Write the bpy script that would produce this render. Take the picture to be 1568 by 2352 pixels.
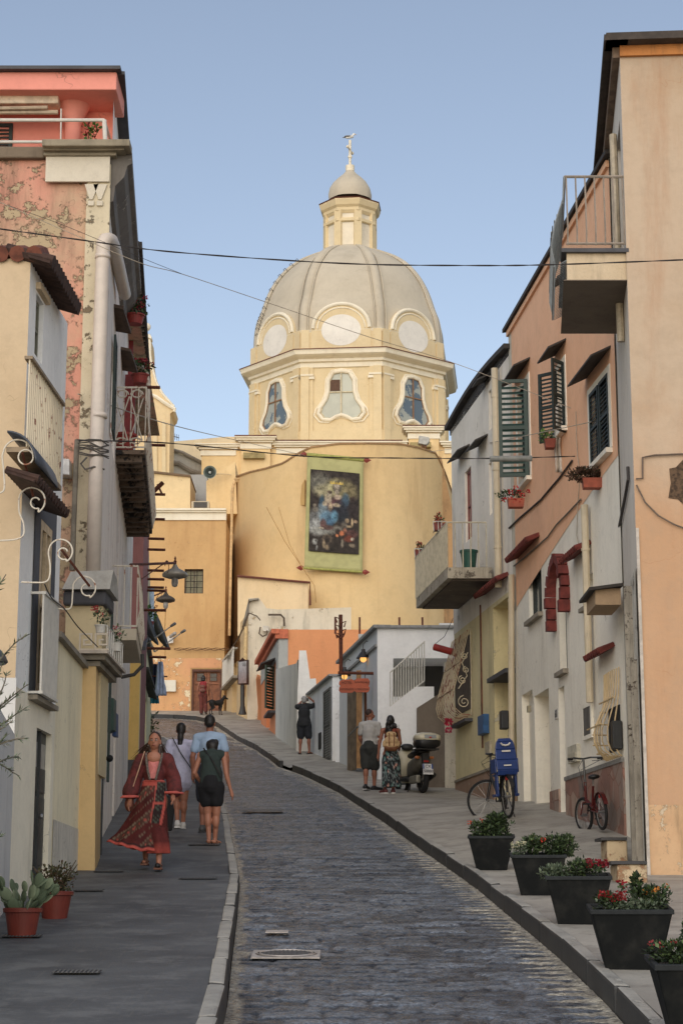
import bpy, math, random
from mathutils import Vector as V, noise as N
random.seed(7)
R = math.radians
for o in list(bpy.data.objects): bpy.data.objects.remove(o)
scene = bpy.context.scene
col = scene.collection
# ---------------------------------------------------------------- camera, light
F = 4300.; TH = math.atan(924/4300); SN = math.sin(TH); CS = math.cos(TH); EZ = 1.5
cd = bpy.data.cameras.new('camera'); cam = bpy.data.objects.new('camera', cd); col.objects.link(cam)
cam.location = (0, 0, EZ); cam.rotation_euler = (R(90)+TH, 0, 0)
cd.sensor_fit = 'VERTICAL'; cd.sensor_height = 36; cd.lens = 36*F/2352; cd.clip_end = 5000; cd.clip_start = .1
scene.camera = cam
w = bpy.data.worlds.new('World'); scene.world = w; w.use_nodes = True
nt = w.node_tree; bg = nt.nodes['Background']
sk = nt.nodes.new('ShaderNodeTexSky'); sk.sky_type = 'NISHITA'; sk.sun_disc = False
SUN_EL, SUN_AZ = 30, 190          # low sun behind the camera, a little to the left
sk.sun_elevation = R(SUN_EL); sk.sun_rotation = R(SUN_AZ); sk.air_density = 1.0; sk.dust_density = 1; sk.ozone_density = 1
hs = nt.nodes.new('ShaderNodeHueSaturation'); hs.inputs['Saturation'].default_value = .74; hs.inputs['Value'].default_value = .88; nt.links.new(sk.outputs[0], hs.inputs['Color']); nt.links.new(hs.outputs[0], bg.inputs[0]); bg.inputs[1].default_value = .15
sd = bpy.data.lights.new('sun', 'SUN'); sd.energy = 1.5; sd.angle = R(90); sd.color = (1, .88, .76)
sun = bpy.data.objects.new('sun', sd); col.objects.link(sun)
az = R(SUN_AZ); el = R(SUN_EL)
sdir = V((math.sin(az)*math.cos(el), math.cos(az)*math.cos(el), math.sin(el)))
sun.rotation_euler = (-sdir).to_track_quat('-Z', 'Y').to_euler()
scene.view_settings.view_transform = 'Standard'; scene.view_settings.look = 'None'
scene.view_settings.exposure = 0.26; scene.view_settings.gamma = 1
scene.render.engine = 'CYCLES'; scene.cycles.max_bounces = 9; scene.cycles.diffuse_bounces = 7
# ---------------------------------------------------------------- surveying helpers
PROF = [(-60, -3.5), (-20, -1.2), (0, 0), (10, .85), (22.7, 2.0), (39.3, 4.06), (54, 6.1), (77, 9.7), (82, 9.95), (400, 10)]
def zg(Y):
    for (a, b), (c, d) in zip(PROF, PROF[1:]):
        if Y <= c: return b+(d-b)*(Y-a)/(c-a)
    return PROF[-1][1]
def at(x, y, Y):
    t = (1176-y)/F; h = Y*(t*CS+SN)/(CS-t*SN); c = Y*CS+h*SN
    return V(((x-784)/F*c, Y, EZ+h))
def atX(x, y, X):
    a = (x-784)/F; c = X/a; t = (1176-y)/F
    Y = c*(CS-t*SN); return V((X, Y, EZ+c*(t*CS+SN)))
def lin(c):
    g_ = sum(c)/3; c = [g_+(v-g_)*.86 for v in c]
    return tuple(((v/255/12.92) if v/255 <= .04045 else ((v/255+.055)/1.055)**2.4) for v in c)
# ---------------------------------------------------------------- materials
MC = {}
def newmat(name):
    m = bpy.data.materials.new(name); m.use_nodes = True; MC[name] = m
    return m, m.node_tree.nodes, m.node_tree.links, m.node_tree.nodes['Principled BSDF']
def noise_n(nd, lk, scale, detail=6, vec=None, rough=.6):
    n = nd.new('ShaderNodeTexNoise'); n.inputs['Scale'].default_value = scale; n.inputs['Detail'].default_value = detail
    n.inputs['Roughness'].default_value = rough
    if vec is not None: lk.new(vec, n.inputs['Vector'])
    return n.outputs['Fac']
def ramp(nd, lk, fac, a, b):
    r = nd.new('ShaderNodeMapRange'); r.inputs[1].default_value = a; r.inputs[2].default_value = b
    r.interpolation_type = 'SMOOTHSTEP'; lk.new(fac, r.inputs[0]); return r.outputs[0]
def mixc(nd, lk, f, a, b, mode='MIX'):
    m = nd.new('ShaderNodeMix'); m.data_type = 'RGBA'; m.blend_type = mode
    for s, v in ((m.inputs[0], f), (m.inputs[6], a), (m.inputs[7], b)):
        if isinstance(v, (int, float)): s.default_value = v
        elif isinstance(v, tuple): s.default_value = (*v, 1)
        else: lk.new(v, s)
    return m.outputs[2]
def mul(nd, lk, a, b):
    m = nd.new('ShaderNodeMath'); m.operation = 'MULTIPLY'
    for s, v in ((m.inputs[0], a), (m.inputs[1], b)):
        if isinstance(v, (int, float)): s.default_value = v
        else: lk.new(v, s)
    return m.outputs[0]
def bump(nd, lk, h, st, dist, bs):
    b = nd.new('ShaderNodeBump'); b.inputs['Strength'].default_value = st; b.inputs['Distance'].default_value = dist
    lk.new(h, b.inputs['Height']); lk.new(b.outputs[0], bs.inputs['Normal'])
def scaled(nd, lk, sx, sy, sz):
    g = nd.new('ShaderNodeNewGeometry'); m = nd.new('ShaderNodeMapping'); m.inputs['Scale'].default_value = (sx, sy, sz)
    lk.new(g.outputs['Position'], m.inputs['Vector']); return m.outputs[0]
def plaster(name, c, c2=None, peel=None, pa=.1, streak=.35, sc=1., bm=.35, stain=(70, 60, 48), rough=.9, mott=.55, zmix=None):
    if name in MC: return MC[name]
    m, nd, lk, bs = newmat(name); c = lin(c); c2 = lin(c2) if c2 else tuple(v*.78 for v in c)
    P = scaled(nd, lk, 1, 1, 1); S = scaled(nd, lk, 1.5, 1.5, .22)
    big = noise_n(nd, lk, .8*sc, 8, P, .65); fine = noise_n(nd, lk, 22*sc, 4, P, .6); st = noise_n(nd, lk, 1.3*sc, 7, S, .7)
    x = mixc(nd, lk, mul(nd, lk, ramp(nd, lk, big, .38, .66), mott), c, c2)
    if zmix:
        sz = nd.new('ShaderNodeSeparateXYZ'); lk.new(P, sz.inputs[0]); za_ = nd.new('ShaderNodeMath'); za_.operation = 'MULTIPLY_ADD'; lk.new(big, za_.inputs[0]); za_.inputs[1].default_value = -4; lk.new(sz.outputs[2], za_.inputs[2])
        x = mixc(nd, lk, mul(nd, lk, ramp(nd, lk, za_.outputs[0], zmix[0], zmix[1]), .8), x, lin(zmix[2]))
    x = mixc(nd, lk, mul(nd, lk, ramp(nd, lk, st, .50, .74), streak), x, lin(stain))
    x = mixc(nd, lk, mul(nd, lk, ramp(nd, lk, fine, .35, .75), .12), x, tuple(v*.6 for v in c))
    med = noise_n(nd, lk, 4.5*sc, 5, P, .7); x = mixc(nd, lk, mul(nd, lk, ramp(nd, lk, med, .45, .72), .22), x, tuple(v*.62 for v in c))
    cr = nd.new('ShaderNodeTexVoronoi'); cr.feature = 'DISTANCE_TO_EDGE'; cr.inputs['Scale'].default_value = 1.5*sc; w_ = nd.new('ShaderNodeVectorMath'); w_.operation = 'ADD'
    ns = nd.new('ShaderNodeTexNoise'); ns.inputs['Scale'].default_value = 3.5; lk.new(P, ns.inputs['Vector']); lk.new(P, w_.inputs[0]); lk.new(ns.outputs['Color'], w_.inputs[1]); lk.new(w_.outputs[0], cr.inputs['Vector'])
    k_ = mul(nd, lk, ramp(nd, lk, cr.outputs['Distance'], .008, .003), ramp(nd, lk, big, .52, .6)); x = mixc(nd, lk, mul(nd, lk, k_, .4), x, lin(stain))
    mm = nd.new('ShaderNodeMath'); mm.operation = 'ADD'; lk.new(mul(nd, lk, fine, .4), mm.inputs[0]); lk.new(med, mm.inputs[1]); fine = mm.outputs[0]
    h = fine
    if peel:
        pn = noise_n(nd, lk, 1.7*sc, 12, P, .68); t = .5+(.5-pa)*.27
        pf = noise_n(nd, lk, 8*sc, 8, P, .75); pm = nd.new('ShaderNodeMix'); pm.inputs[0].default_value = .38; lk.new(pn, pm.inputs[2]); lk.new(pf, pm.inputs[3]); pn = pm.outputs[0]
        k = ramp(nd, lk, pn, t, t+.018); x = mixc(nd, lk, k, x, lin(peel))
        k2 = ramp(nd, lk, pn, t-.02, t); edge = nd.new('ShaderNodeMath'); edge.operation = 'SUBTRACT'
        lk.new(k2, edge.inputs[0]); lk.new(k, edge.inputs[1])
        x = mixc(nd, lk, mul(nd, lk, edge.outputs[0], .45), x, lin(stain))
        s = nd.new('ShaderNodeMath'); s.operation = 'SUBTRACT'; lk.new(mul(nd, lk, fine, .35), s.inputs[0]); lk.new(k, s.inputs[1]); h = s.outputs[0]
    lk.new(x, bs.inputs['Base Color']); bs.inputs['Roughness'].default_value = rough
    bump(nd, lk, h, bm, .02, bs); return m
def mat(name, c, rough=.6, metal=0, var=.25, sc=8, bm=.15, c2=None, t=(.42, .62), emit=0, trans=0):
    if name in MC: return MC[name]
    m, nd, lk, bs = newmat(name); c = lin(c); c2 = lin(c2) if c2 else tuple(v*(1-var) for v in c)
    P = scaled(nd, lk, 1, 1, 1); n = noise_n(nd, lk, sc, 7, P)
    lk.new(mixc(nd, lk, ramp(nd, lk, n, *t), c, c2), bs.inputs['Base Color'])
    bs.inputs['Roughness'].default_value = rough; bs.inputs['Metallic'].default_value = metal
    if bm: bump(nd, lk, n, bm, .01, bs)
    if emit: bs.inputs['Emission Color'].default_value = (*c, 1); bs.inputs['Emission Strength'].default_value = emit
    if trans: bs.inputs['Transmission Weight'].default_value = trans
    return m
def vmat(name, rough=.8, var=.2, sc=20, bm=.2, spec=.3):
    if name in MC: return MC[name]
    m, nd, lk, bs = newmat(name); a = nd.new('ShaderNodeVertexColor'); a.layer_name = 'Col'
    P = scaled(nd, lk, 1, 1, 1); n = noise_n(nd, lk, sc, 6, P)
    g = nd.new('ShaderNodeMapRange'); g.inputs[1].default_value = .3; g.inputs[2].default_value = .7
    g.inputs[3].default_value = 1-var; g.inputs[4].default_value = 1+var; lk.new(n, g.inputs[0])
    vm = nd.new('ShaderNodeVectorMath'); vm.operation = 'SCALE'; lk.new(a.outputs[0], vm.inputs[0]); lk.new(g.outputs[0], vm.inputs['Scale'])
    lk.new(vm.outputs[0], bs.inputs['Base Color']); bs.inputs['Roughness'].default_value = rough
    bs.inputs['Specular IOR Level'].default_value = spec
    bump(nd, lk, n, bm, .01, bs); return m
# ---------------------------------------------------------------- mesh builder
WORLD = {}
class MB:
    def __init__(s): s.v = []; s.f = []; s.c = []
    def add(s, vs, fs, c=None):
        b = len(s.v); s.v += [V(p) for p in vs]; s.f += [[b+i for i in f] for f in fs]
        s.c += (c if isinstance(c, list) else [c or (1, 1, 1)]*len(vs)); return s
    def quad(s, a, b, c, d): return s.add([a, b, c, d], [[0, 1, 2, 3]])
    def poly(s, p, c=None): return s.add(p, [list(range(len(p)))], c)
    def obox(s, o, a, b, c, col=None):
        o, a, b, c = V(o), V(a), V(b), V(c)
        vs = [o, o+a, o+a+b, o+b, o+c, o+a+c, o+a+b+c, o+b+c]
        return s.add(vs, [[0, 3, 2, 1], [4, 5, 6, 7], [0, 1, 5, 4], [1, 2, 6, 5], [2, 3, 7, 6], [3, 0, 4, 7]], col)
    def box(s, x0, x1, y0, y1, z0, z1, col=None): return s.obox((x0, y0, z0), (x1-x0, 0, 0), (0, y1-y0, 0), (0, 0, z1-z0), col)
    def prism(s, pts, ex, col=None):
        pts = [V(p) for p in pts]; ex = V(ex); n = len(pts)
        return s.add(pts+[p+ex for p in pts], [list(range(n))[::-1], list(range(n, 2*n))]+[[i, (i+1) % n, n+(i+1) % n, n+i] for i in range(n)], col)
    def tube(s, pts, r, n=6, caps=True, col=None, closed=False):
        pts = [V(p) for p in pts]; m = len(pts); rs = r if isinstance(r, (list, tuple)) else [r]*m
        vs = []; prev = None
        for i, p in enumerate(pts):
            if closed: d = pts[(i+1) % m]-pts[i-1]
            else: d = pts[min(i+1, m-1)]-pts[max(i-1, 0)]
            d = d.normalized() if d.length > 1e-9 else V((0, 0, 1))
            if prev is None: u = d.cross(V((0, 0, 1)) if abs(d.z) < .9 else V((0, 1, 0))).normalized()
            else:
                u = prev-d*prev.dot(d); u = u.normalized() if u.length > 1e-6 else prev
            prev = u; q = d.cross(u)
            vs += [p+(u*math.cos(2*math.pi*k/n)+q*math.sin(2*math.pi*k/n))*rs[i] for k in range(n)]
        fs = [[i*n+k, i*n+(k+1) % n, (i+1)*n+(k+1) % n, (i+1)*n+k] for i in range(m-1) for k in range(n)]
        if closed: fs += [[(m-1)*n+k, (m-1)*n+(k+1) % n, (k+1) % n, k] for k in range(n)]
        elif caps: fs += [list(range(n))[::-1], [(m-1)*n+k for k in range(n)]]
        return s.add(vs, fs, col)
    def loft(s, rings, n=16, caps=True, cf=None):
        # ring: (centre, rx, ry) or (centre, rx, ry, fn(angle)->factor); rings lie in local XY planes
        vs = []; cs = []
        for i, r in enumerate(rings):
            c = V(r[0]); fn = r[3] if len(r) > 3 else None
            for k in range(n):
                a = 2*math.pi*k/n; f = fn(a) if fn else 1
                p = c+V((math.cos(a)*r[1]*f, math.sin(a)*r[2]*f, 0)); vs.append(p)
                if cf: cs.append(cf(p, a, i/(len(rings)-1)))
        m = len(rings)
        fs = [[i*n+k, i*n+(k+1) % n, (i+1)*n+(k+1) % n, (i+1)*n+k] for i in range(m-1) for k in range(n)]
        if caps: fs += [list(range(n))[::-1], [(m-1)*n+k for k in range(n)]]
        return s.add(vs, fs, cs if cf else None)
    def lathe(s, prof, c, n=16, caps=True, col=None, ax=None):
        c = V(c); q = V((0, 0, 1)).rotation_difference(V(ax)) if ax else None
        vs = []
        for r, z in prof:
            for k in range(n):
                p = V((r*math.cos(2*math.pi*k/n), r*math.sin(2*math.pi*k/n), z))
                vs.append(c+(q @ p if q else p))
        m = len(prof)
        fs = [[i*n+k, i*n+(k+1) % n, (i+1)*n+(k+1) % n, (i+1)*n+k] for i in range(m-1) for k in range(n)]
        if caps: fs += [list(range(n))[::-1], [(m-1)*n+k for k in range(n)]]
        return s.add(vs, fs, col)
    def ell(s, c, rx, ry, rz, n=10, m=7, col=None, rot=None):
        c = V(c); vs = []
        for i in range(m+1):
            t = math.pi*i/m
            for k in range(n):
                a = 2*math.pi*k/n; p = V((rx*math.sin(t)*math.cos(a), ry*math.sin(t)*math.sin(a), -rz*math.cos(t)))
                if rot: p = rot @ p
                vs.append(c+p)
        fs = [[i*n+k, i*n+(k+1) % n, (i+1)*n+(k+1) % n, (i+1)*n+k] for i in range(m) for k in range(n)]
        return s.add(vs, fs, col)
    def cap(s, p, q, r1, r2, n=10, col=None):       # tapered capsule
        p, q = V(p), V(q); d = q-p; L = d.length or 1e-4; rt = V((0, 0, 1)).rotation_difference(d)
        prof = [(r1*math.sin(a), -r1*math.cos(a)) for a in (.05, .5, 1.0, 1.5)]+[(r2*math.sin(a), L-r2*math.cos(a)) for a in (1.6, 2.1, 2.6, 3.09)]
        vs = [p+rt @ V((r*math.cos(2*math.pi*k/n), r*math.sin(2*math.pi*k/n), z)) for r, z in prof for k in range(n)]; m = len(prof)
        fs = [[i*n+k, i*n+(k+1) % n, (i+1)*n+(k+1) % n, (i+1)*n+k] for i in range(m-1) for k in range(n)]+[list(range(n))[::-1], [(m-1)*n+k for k in range(n)]]
        return s.add(vs, fs, col)
    def leaf(s, p, d, up, L, W, col=None):
        p, d = V(p), V(d).normalized(); sd_ = d.cross(V(up)); sd_ = sd_.normalized() if sd_.length > 1e-4 else V((1, 0, 0))
        return s.add([p, p+d*L*.45+sd_*W/2, p+d*L, p+d*L*.45-sd_*W/2], [[0, 1, 2, 3]], col)
    def build(s, name, m, parent=None, smooth=False, local=False, bevel=0, remesh=0, vc=False, solid=0):
        me = bpy.data.meshes.new(name); off = V((0, 0, 0))
        if parent is not None and not local:
            r = parent
            while r.parent: r = r.parent
            off = V(WORLD.get(r.name, (0, 0, 0)))
        me.from_pydata([tuple(p-off) for p in s.v], [], s.f)
        if vc:
            a = me.color_attributes.new('Col', 'FLOAT_COLOR', 'POINT')
            for i, c in enumerate(s.c): a.data[i].color = (*c[:3], 1)
        if isinstance(m, list):
            for q in m: me.materials.append(q)
        else: me.materials.append(m)
        if smooth: me.polygons.foreach_set('use_smooth', [True]*len(me.polygons))
        o = bpy.data.objects.new(name, me); col.objects.link(o)
        if parent is not None: o.parent = parent
        if bevel:
            b = o.modifiers.new('b', 'BEVEL'); b.width = bevel; b.segments = 2; b.limit_method = 'ANGLE'; b.angle_limit = R(50)
        if solid:
            b = o.modifiers.new('s', 'SOLIDIFY'); b.thickness = solid
        if remesh:
            b = o.modifiers.new('r', 'REMESH'); b.mode = 'VOXEL'; b.voxel_size = remesh; b.use_smooth_shade = True
            b = o.modifiers.new('m', 'SMOOTH'); b.iterations = 2
        return o
def tag(o, label=None, cat=None, group=None, kind=None):
    if label: o['label'] = label
    if cat: o['category'] = cat
    if group: o['group'] = group
    if kind: o['kind'] = kind
    return o
def thing(name, label, cat, loc=(0, 0, 0), rz=0, group=None, local=False):
    o = bpy.data.objects.new(name, None); col.objects.link(o); o.location = loc; o.rotation_euler = (0, 0, rz)
    o.empty_display_size = .1
    if not local: WORLD[o.name] = tuple(loc)
    return tag(o, label, cat, group)
def dup(root, loc, rz=0, label=None, group=None, scale=None):
    def cp(o, par):
        c = o.copy(); col.objects.link(c)
        if par is not None: c.parent = par
        for k in list(o.children): cp(k, c)
        return c
    r = cp(root, None); r.location = loc; r.rotation_euler = (0, 0, rz)
    if scale: r.scale = scale
    tag(r, label, None, group); return r
# ---------------------------------------------------------------- wall frames
class Wall:
    def __init__(s, p0, p1, side):      # side: sign of the outward normal's X ('R' walls -1, 'L' walls +1, 0 = facing the camera)
        s.p0 = V((p0[0], p0[1], 0)); d = V((p1[0]-p0[0], p1[1]-p0[1], 0)); s.L = d.length; s.u = d.normalized()
        n = V((s.u.y, -s.u.x, 0))
        if (side and n.x*side < 0) or (not side and n.y > 0): n = -n
        s.n = n
    def pt(s, a, z, out=0): return s.p0+s.u*a+s.n*out+V((0, 0, z))
    def px(s, x, y, out=0):
        t = (1176-y)/F; dr = V(((x-784)/F, CS-t*SN, SN+t*CS)); C = V((0, 0, EZ))
        k = ((s.p0+s.n*out)-C).dot(s.n)/dr.dot(s.n); p = C+dr*k
        return (p-s.p0).dot(s.u), p.z
    def r4(s, x0, yt, yb, x1, y1=None, out=0):
        a, z1 = s.px(x0, yt, out); a2, z0 = s.px(x0, yb, out); b, _ = s.px(x1, y1 if y1 is not None else (yt+yb)/2, out)
        a = (a+a2)/2; return (min(a, b), max(a, b), min(z0, z1), max(z0, z1))
    def box(s, mb, a0, a1, z0, z1, o0, o1, col=None):
        return mb.obox(s.pt(a0, z0, o0), s.u*(a1-a0), s.n*(o1-o0), V((0, 0, z1-z0)), col)
    def sheet(s, mb, a0, a1, z0, z1, holes=(), rev=.2, out=0, seg=0):
        A = sorted({a0, a1, *[h[0] for h in holes], *[h[1] for h in holes]}); Z = sorted({z0, z1, *[h[2] for h in holes], *[h[3] for h in holes]})
        A = [a for a in A if a0 <= a <= a1]; Z = [z for z in Z if z0 <= z <= z1]
        for i in range(len(A)-1):
            for j in range(len(Z)-1):
                ca, cz = (A[i]+A[i+1])/2, (Z[j]+Z[j+1])/2
                if any(h[0] < ca < h[1] and h[2] < cz < h[3] for h in holes): continue
                mb.quad(s.pt(A[i], Z[j], out), s.pt(A[i+1], Z[j], out), s.pt(A[i+1], Z[j+1], out), s.pt(A[i], Z[j+1], out))
        for h in holes:
            a, b, c, d = h[:4]; rv = h[4] if len(h) > 4 else rev; i_ = out-rv
            mb.quad(s.pt(a, c, out), s.pt(a, d, out), s.pt(a, d, i_), s.pt(a, c, i_)); mb.quad(s.pt(b, c, out), s.pt(b, d, out), s.pt(b, d, i_), s.pt(b, c, i_))
            mb.quad(s.pt(a, d, out), s.pt(b, d, out), s.pt(b, d, i_), s.pt(a, d, i_)); mb.quad(s.pt(a, c, out), s.pt(b, c, out), s.pt(b, c, i_), s.pt(a, c, i_))
            if len(h) > 5: mb.quad(s.pt(a, c, i_), s.pt(b, c, i_), s.pt(b, d, i_), s.pt(a, d, i_))
        return mb
glass = mat('window_glass', (40, 46, 50), .12, 0, .3, 2, 0)
glassl = mat('pale_glass', (176, 178, 158), .25, 0, .15, .8, 0)
def window(W, r, parent, fm, gm=None, rev=.12, bars=(1, 1), fw=.05, sill=None, name='window', curtain=None):
    a, b, c, d = r; f = MB(); o0, o1 = -rev, -rev+.05
    W.box(f, a, a+fw, c, d, o0, o1); W.box(f, b-fw, b, c, d, o0, o1); W.box(f, a+fw, b-fw, d-fw, d, o0, o1); W.box(f, a+fw, b-fw, c, c+fw, o0, o1)
    for i in range(bars[0]):
        x = a+(b-a)*(i+1)/(bars[0]+1); W.box(f, x-.02, x+.02, c+fw, d-fw, o0, o1+.004)
    for i in range(bars[1]):
        z = c+(d-c)*(i+1)/(bars[1]+1); W.box(f, a+fw, b-fw, z-.015, z+.015, o0+.003, o1+.002)
    o = f.build(name, fm, parent); g = MB(); W.box(g, a+fw*.5, b-fw*.5, c+fw*.5, d-fw*.5, o0-.03, o0+.015); g.build('pane', gm or glass, o)
    if sill: g = MB(); W.box(g, a-.06, b+.06, c-.07, c, -.02, .09); g.build('sill', sill, o)
    return o
def shutter(mb, o, ax, h, nrm, wd, louv=14, th=.035, fr=.05):   # louvred leaf: origin, width direction, height, normal
    o, ax, nrm = V(o), V(ax).normalized(), V(nrm).normalized(); z = V((0, 0, 1))
    mb.obox(o, ax*fr, nrm*th, z*h); mb.obox(o+ax*(wd-fr), ax*fr, nrm*th, z*h)
    for k in (0, .5, 1): mb.obox(o+ax*fr+z*(k*(h-fr)), ax*(wd-2*fr), nrm*th, z*fr)
    for k in range(louv):
        q = fr+(h-2*fr)*(k+.5)/louv; s_ = (h-2*fr)/louv
        mb.obox(o+ax*fr+z*(q-s_*.3)+nrm*.004, ax*(wd-2*fr), nrm*(th-.01)+z*(-s_*.45), z*.012)
def awning(W, r, parent, m, out=.35, drop=.12, th=.03, name='awning'):
    a, b, z = r; f = MB(); p = [W.pt(a, z, -.02), W.pt(b, z, -.02), W.pt(b, z-drop, out), W.pt(a, z-drop, out)]
    f.prism(p, (0, 0, th)); return f.build(name, m, parent)
def tile_awning(W, r, parent, m, out=.26, drop=.10, name='tile_hood'):
    a, b, z = r; f = MB(); n = max(3, int((b-a)/.12)); st = (b-a)/n
    f.prism([W.pt(a, z-.02, 0), W.pt(b, z-.02, 0), W.pt(b, z-drop-.02, out-.03), W.pt(a, z-drop-.02, out-.03)], (0, 0, .025))
    for i in range(n):
        q = a+st*(i+.5); f.tube([W.pt(q, z+.02, 0), W.pt(q, z-drop*.5+.02, out*.5), W.pt(q, z-drop+.02, out)], [st*.30, st*.33, st*.36], 7)
    return f.build(name, m, parent)
def pipe(name, pts, r, m, label, parent=None, clips=3):
    f = MB().tube(pts, r, 10)
    for k in range(clips):
        i = (k+1)*(len(pts)-1)/(clips+1); j = min(int(i), len(pts)-2); p = V(pts[j]).lerp(V(pts[j+1]), i-j); d = (V(pts[j+1])-V(pts[j])).normalized()
        f.tube([p-d*.02, p+d*.02], r*1.18, 10)
    o = f.build(name, m, parent, smooth=False)
    if parent is None: tag(o, label, 'drainpipe')
    return o
def foliage(mb, c, rx, ry, rz, n, L=.05, W=.03, cols=((40, 62, 30), (60, 84, 42), (30, 46, 26)), up=.3, shell=.45):
    for _ in range(n):
        while 1:
            p = V((random.uniform(-1, 1), random.uniform(-1, 1), random.uniform(-1, 1)))
            if p.length < 1: break
        d = p.normalized()*.8+V((random.uniform(-1, 1), random.uniform(-1, 1), random.uniform(-1, 1)+up))
        k = .75+.5*N.noise(V(c)*3+p*2.2); q = V(c)+V((p.x*rx, p.y*ry, p.z*rz))*k
        co = lin(random.choice(cols)); f = random.uniform(.7, 1.25)
        mb.leaf(q, d, (random.uniform(-1, 1), random.uniform(-1, 1), 1), L*random.uniform(.6, 1.3), W*random.uniform(.7, 1.2), tuple(v*f for v in co))
leafm = vmat('foliage', .6, .2, 30, .1)
def flower(mb, c, r, colr, n=14):
    for _ in range(n):
        d = V((random.uniform(-1, 1), random.uniform(-1, 1), random.uniform(-.6, 1))); co = lin(colr); f = random.uniform(.7, 1.2)
        mb.leaf(V(c)+d*r*.5, d, (random.random(), 1, random.random()), r*.7, r*.6, tuple(v*f for v in co))
# ================================================================ ground, road, pavements
PR = [(-.62, 1.55, -6), (-.64, 1.62, 4), (-.68, 1.69, 10.8), (-.74, 1.72, 12.6), (-.86, 1.71, 15.2), (-1.0, 1.64, 18.4), (-1.2, 1.55, 22.6), (-1.52, 1.17, 26.8),
      (-1.9, .74, 32), (-2.6, 0, 39.8), (-3.1, -.88, 45.4), (-3.35, -1.24, 47.2), (-3.6, -1.63, 48.9)]
def edge(Y, k):
    for a, b in zip(PR, PR[1:]):
        if Y <= b[2]: t = max(0, (Y-a[2])/(b[2]-a[2])); return a[k]+(b[k]-a[k])*t
    return PR[-1][k]
PAIRS = [(V((edge(Y, 0), Y, 0)), V((edge(Y, 1), Y, 0))) for Y in [-6, 0, 4, 8]]
y = 9.0
while y < 48.8:
    PAIRS.append((V((edge(y, 0), y, 0)), V((edge(y, 1), y, 0)))); y += .034 if y < 26 else .06 if y < 36 else .1
FAR = [((-3.6, 48.9), (-1.63, 48.9)), ((-4.1, 52.5), (-2.02, 52.5)), ((-4.7, 56), (-2.52, 56.1)), ((-5.5, 59.5), (-3.36, 60.6)), ((-6.6, 62.5), (-3.95, 64.5)), ((-7.8, 64.5), (-4.49, 68)),
       ((-9.5, 66), (-5.0, 70.6)), ((-11, 67), (-5.63, 72.5)), ((-13, 67.6), (-6.6, 73.6)), ((-16, 68), (-7.6, 74.1)), ((-22, 68.5), (-14, 74.6)), ((-40, 69), (-40, 75))]
for (a, b), (c, d) in zip(FAR, FAR[1:]):
    for k in range(12): PAIRS.append((V((*a, 0)).lerp(V((*c, 0)), k/12), V((*b, 0)).lerp(V((*d, 0)), k/12)))
mb = MB(); NX = 64
cA, cB, cC = lin((70, 78, 90)), lin((28, 33, 39)), lin((128, 138, 148)); cem = lin((196, 188, 166)); cem2 = lin((138, 130, 114))  # cC: palest sett tone, brightened so the colour carries bluish glints
for (a, b) in PAIRS:
    for k in range(NX+1):
        p = a.lerp(b, k/NX); W_ = (b-a).length; d = W_*(1-k/NX); dl = W_*k/NX
        yy = p.y+.10*N.noise((p.x*1.1, p.y*.35, 0))+.07*N.noise((p.x*3.5, p.y*1.6, 3)); row = math.floor(yy/.26); f = yy/.26-row
        xs = (p.x+N.noise((row*3.7, 0, 0))*2)/.42; xi = math.floor(xs); g = xs-xi
        hs = N.noise((row*7.3, xi*5.1, 1.7)); e = max(abs(2*f-1)**5, abs(2*g-1)**9)
        tlt = N.noise((row*2.3, xi*9.1, 8.2)); z = .010*(1-e)+.010*hs+.022*tlt*(f-.5)+.006*N.noise((p.x*9, p.y*9, 0))+.004*N.noise((p.x*26, p.y*26, 5))
        if e > .62: z -= .008
        t = .5+.8*hs+.5*N.noise((p.x*7, p.y*7, 2)); t = min(1, max(0, t)); c = [cB[i]+(cC[i]-cB[i])*t*.55+(cA[i]-cB[i])*.5*t for i in range(3)]
        if e > .55+.5*abs(N.noise((p.x*5, p.y*3, 6))): c = [v*.2 for v in c]
        tooth = .07+.40*max(0, 1-abs(2*((p.y+.03*N.noise((p.x*3, p.y, 9)))/.30 % 1)-1)*1.5)**.8*(.75+.5*N.noise((p.y*.9, 2, 2)))+.03*N.noise((p.y*9, 1, 1)); tl = .08+.09*N.noise((p.y*2.1, 4, 1))
        if d < tooth or dl < tl:
            z = z*.3+.007; q = .5+.9*N.noise((p.x*8, p.y*5, 7)); q = min(1, max(0, q)); c = [cem2[i]+(cem[i]-cem2[i])*q for i in range(3)]
            if dl < tl: c = [v*.62 for v in c]
        p.z = zg(p.y)-.165+z; mb.v.append(p); mb.c.append(tuple(c))
for i in range(len(PAIRS)-1):
    for k in range(NX): j = i*(NX+1)+k; mb.f.append([j, j+1, j+NX+2, j+NX+1])
m = vmat('basalt_setts', .42, .9, 27, .9, .7)
bs = m.node_tree.nodes['Principled BSDF']; bs.inputs['Roughness'].default_value = .3
nd, lk = m.node_tree.nodes, m.node_tree.links; P = scaled(nd, lk, 1, 1, 1); rn = noise_n(nd, lk, 22, 6, P, .7)
rr = nd.new('ShaderNodeMapRange'); rr.inputs[1].default_value = .38; rr.inputs[2].default_value = .62; rr.inputs[3].default_value = .12; rr.inputs[4].default_value = .6; lk.new(rn, rr.inputs[0]); lk.new(rr.outputs[0], bs.inputs['Roughness'])
for n_ in nd:
    if n_.type == 'BUMP': n_.inputs['Distance'].default_value = .035
tag(mb.build('road', m, vc=True, smooth=True), kind='structure')

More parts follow.
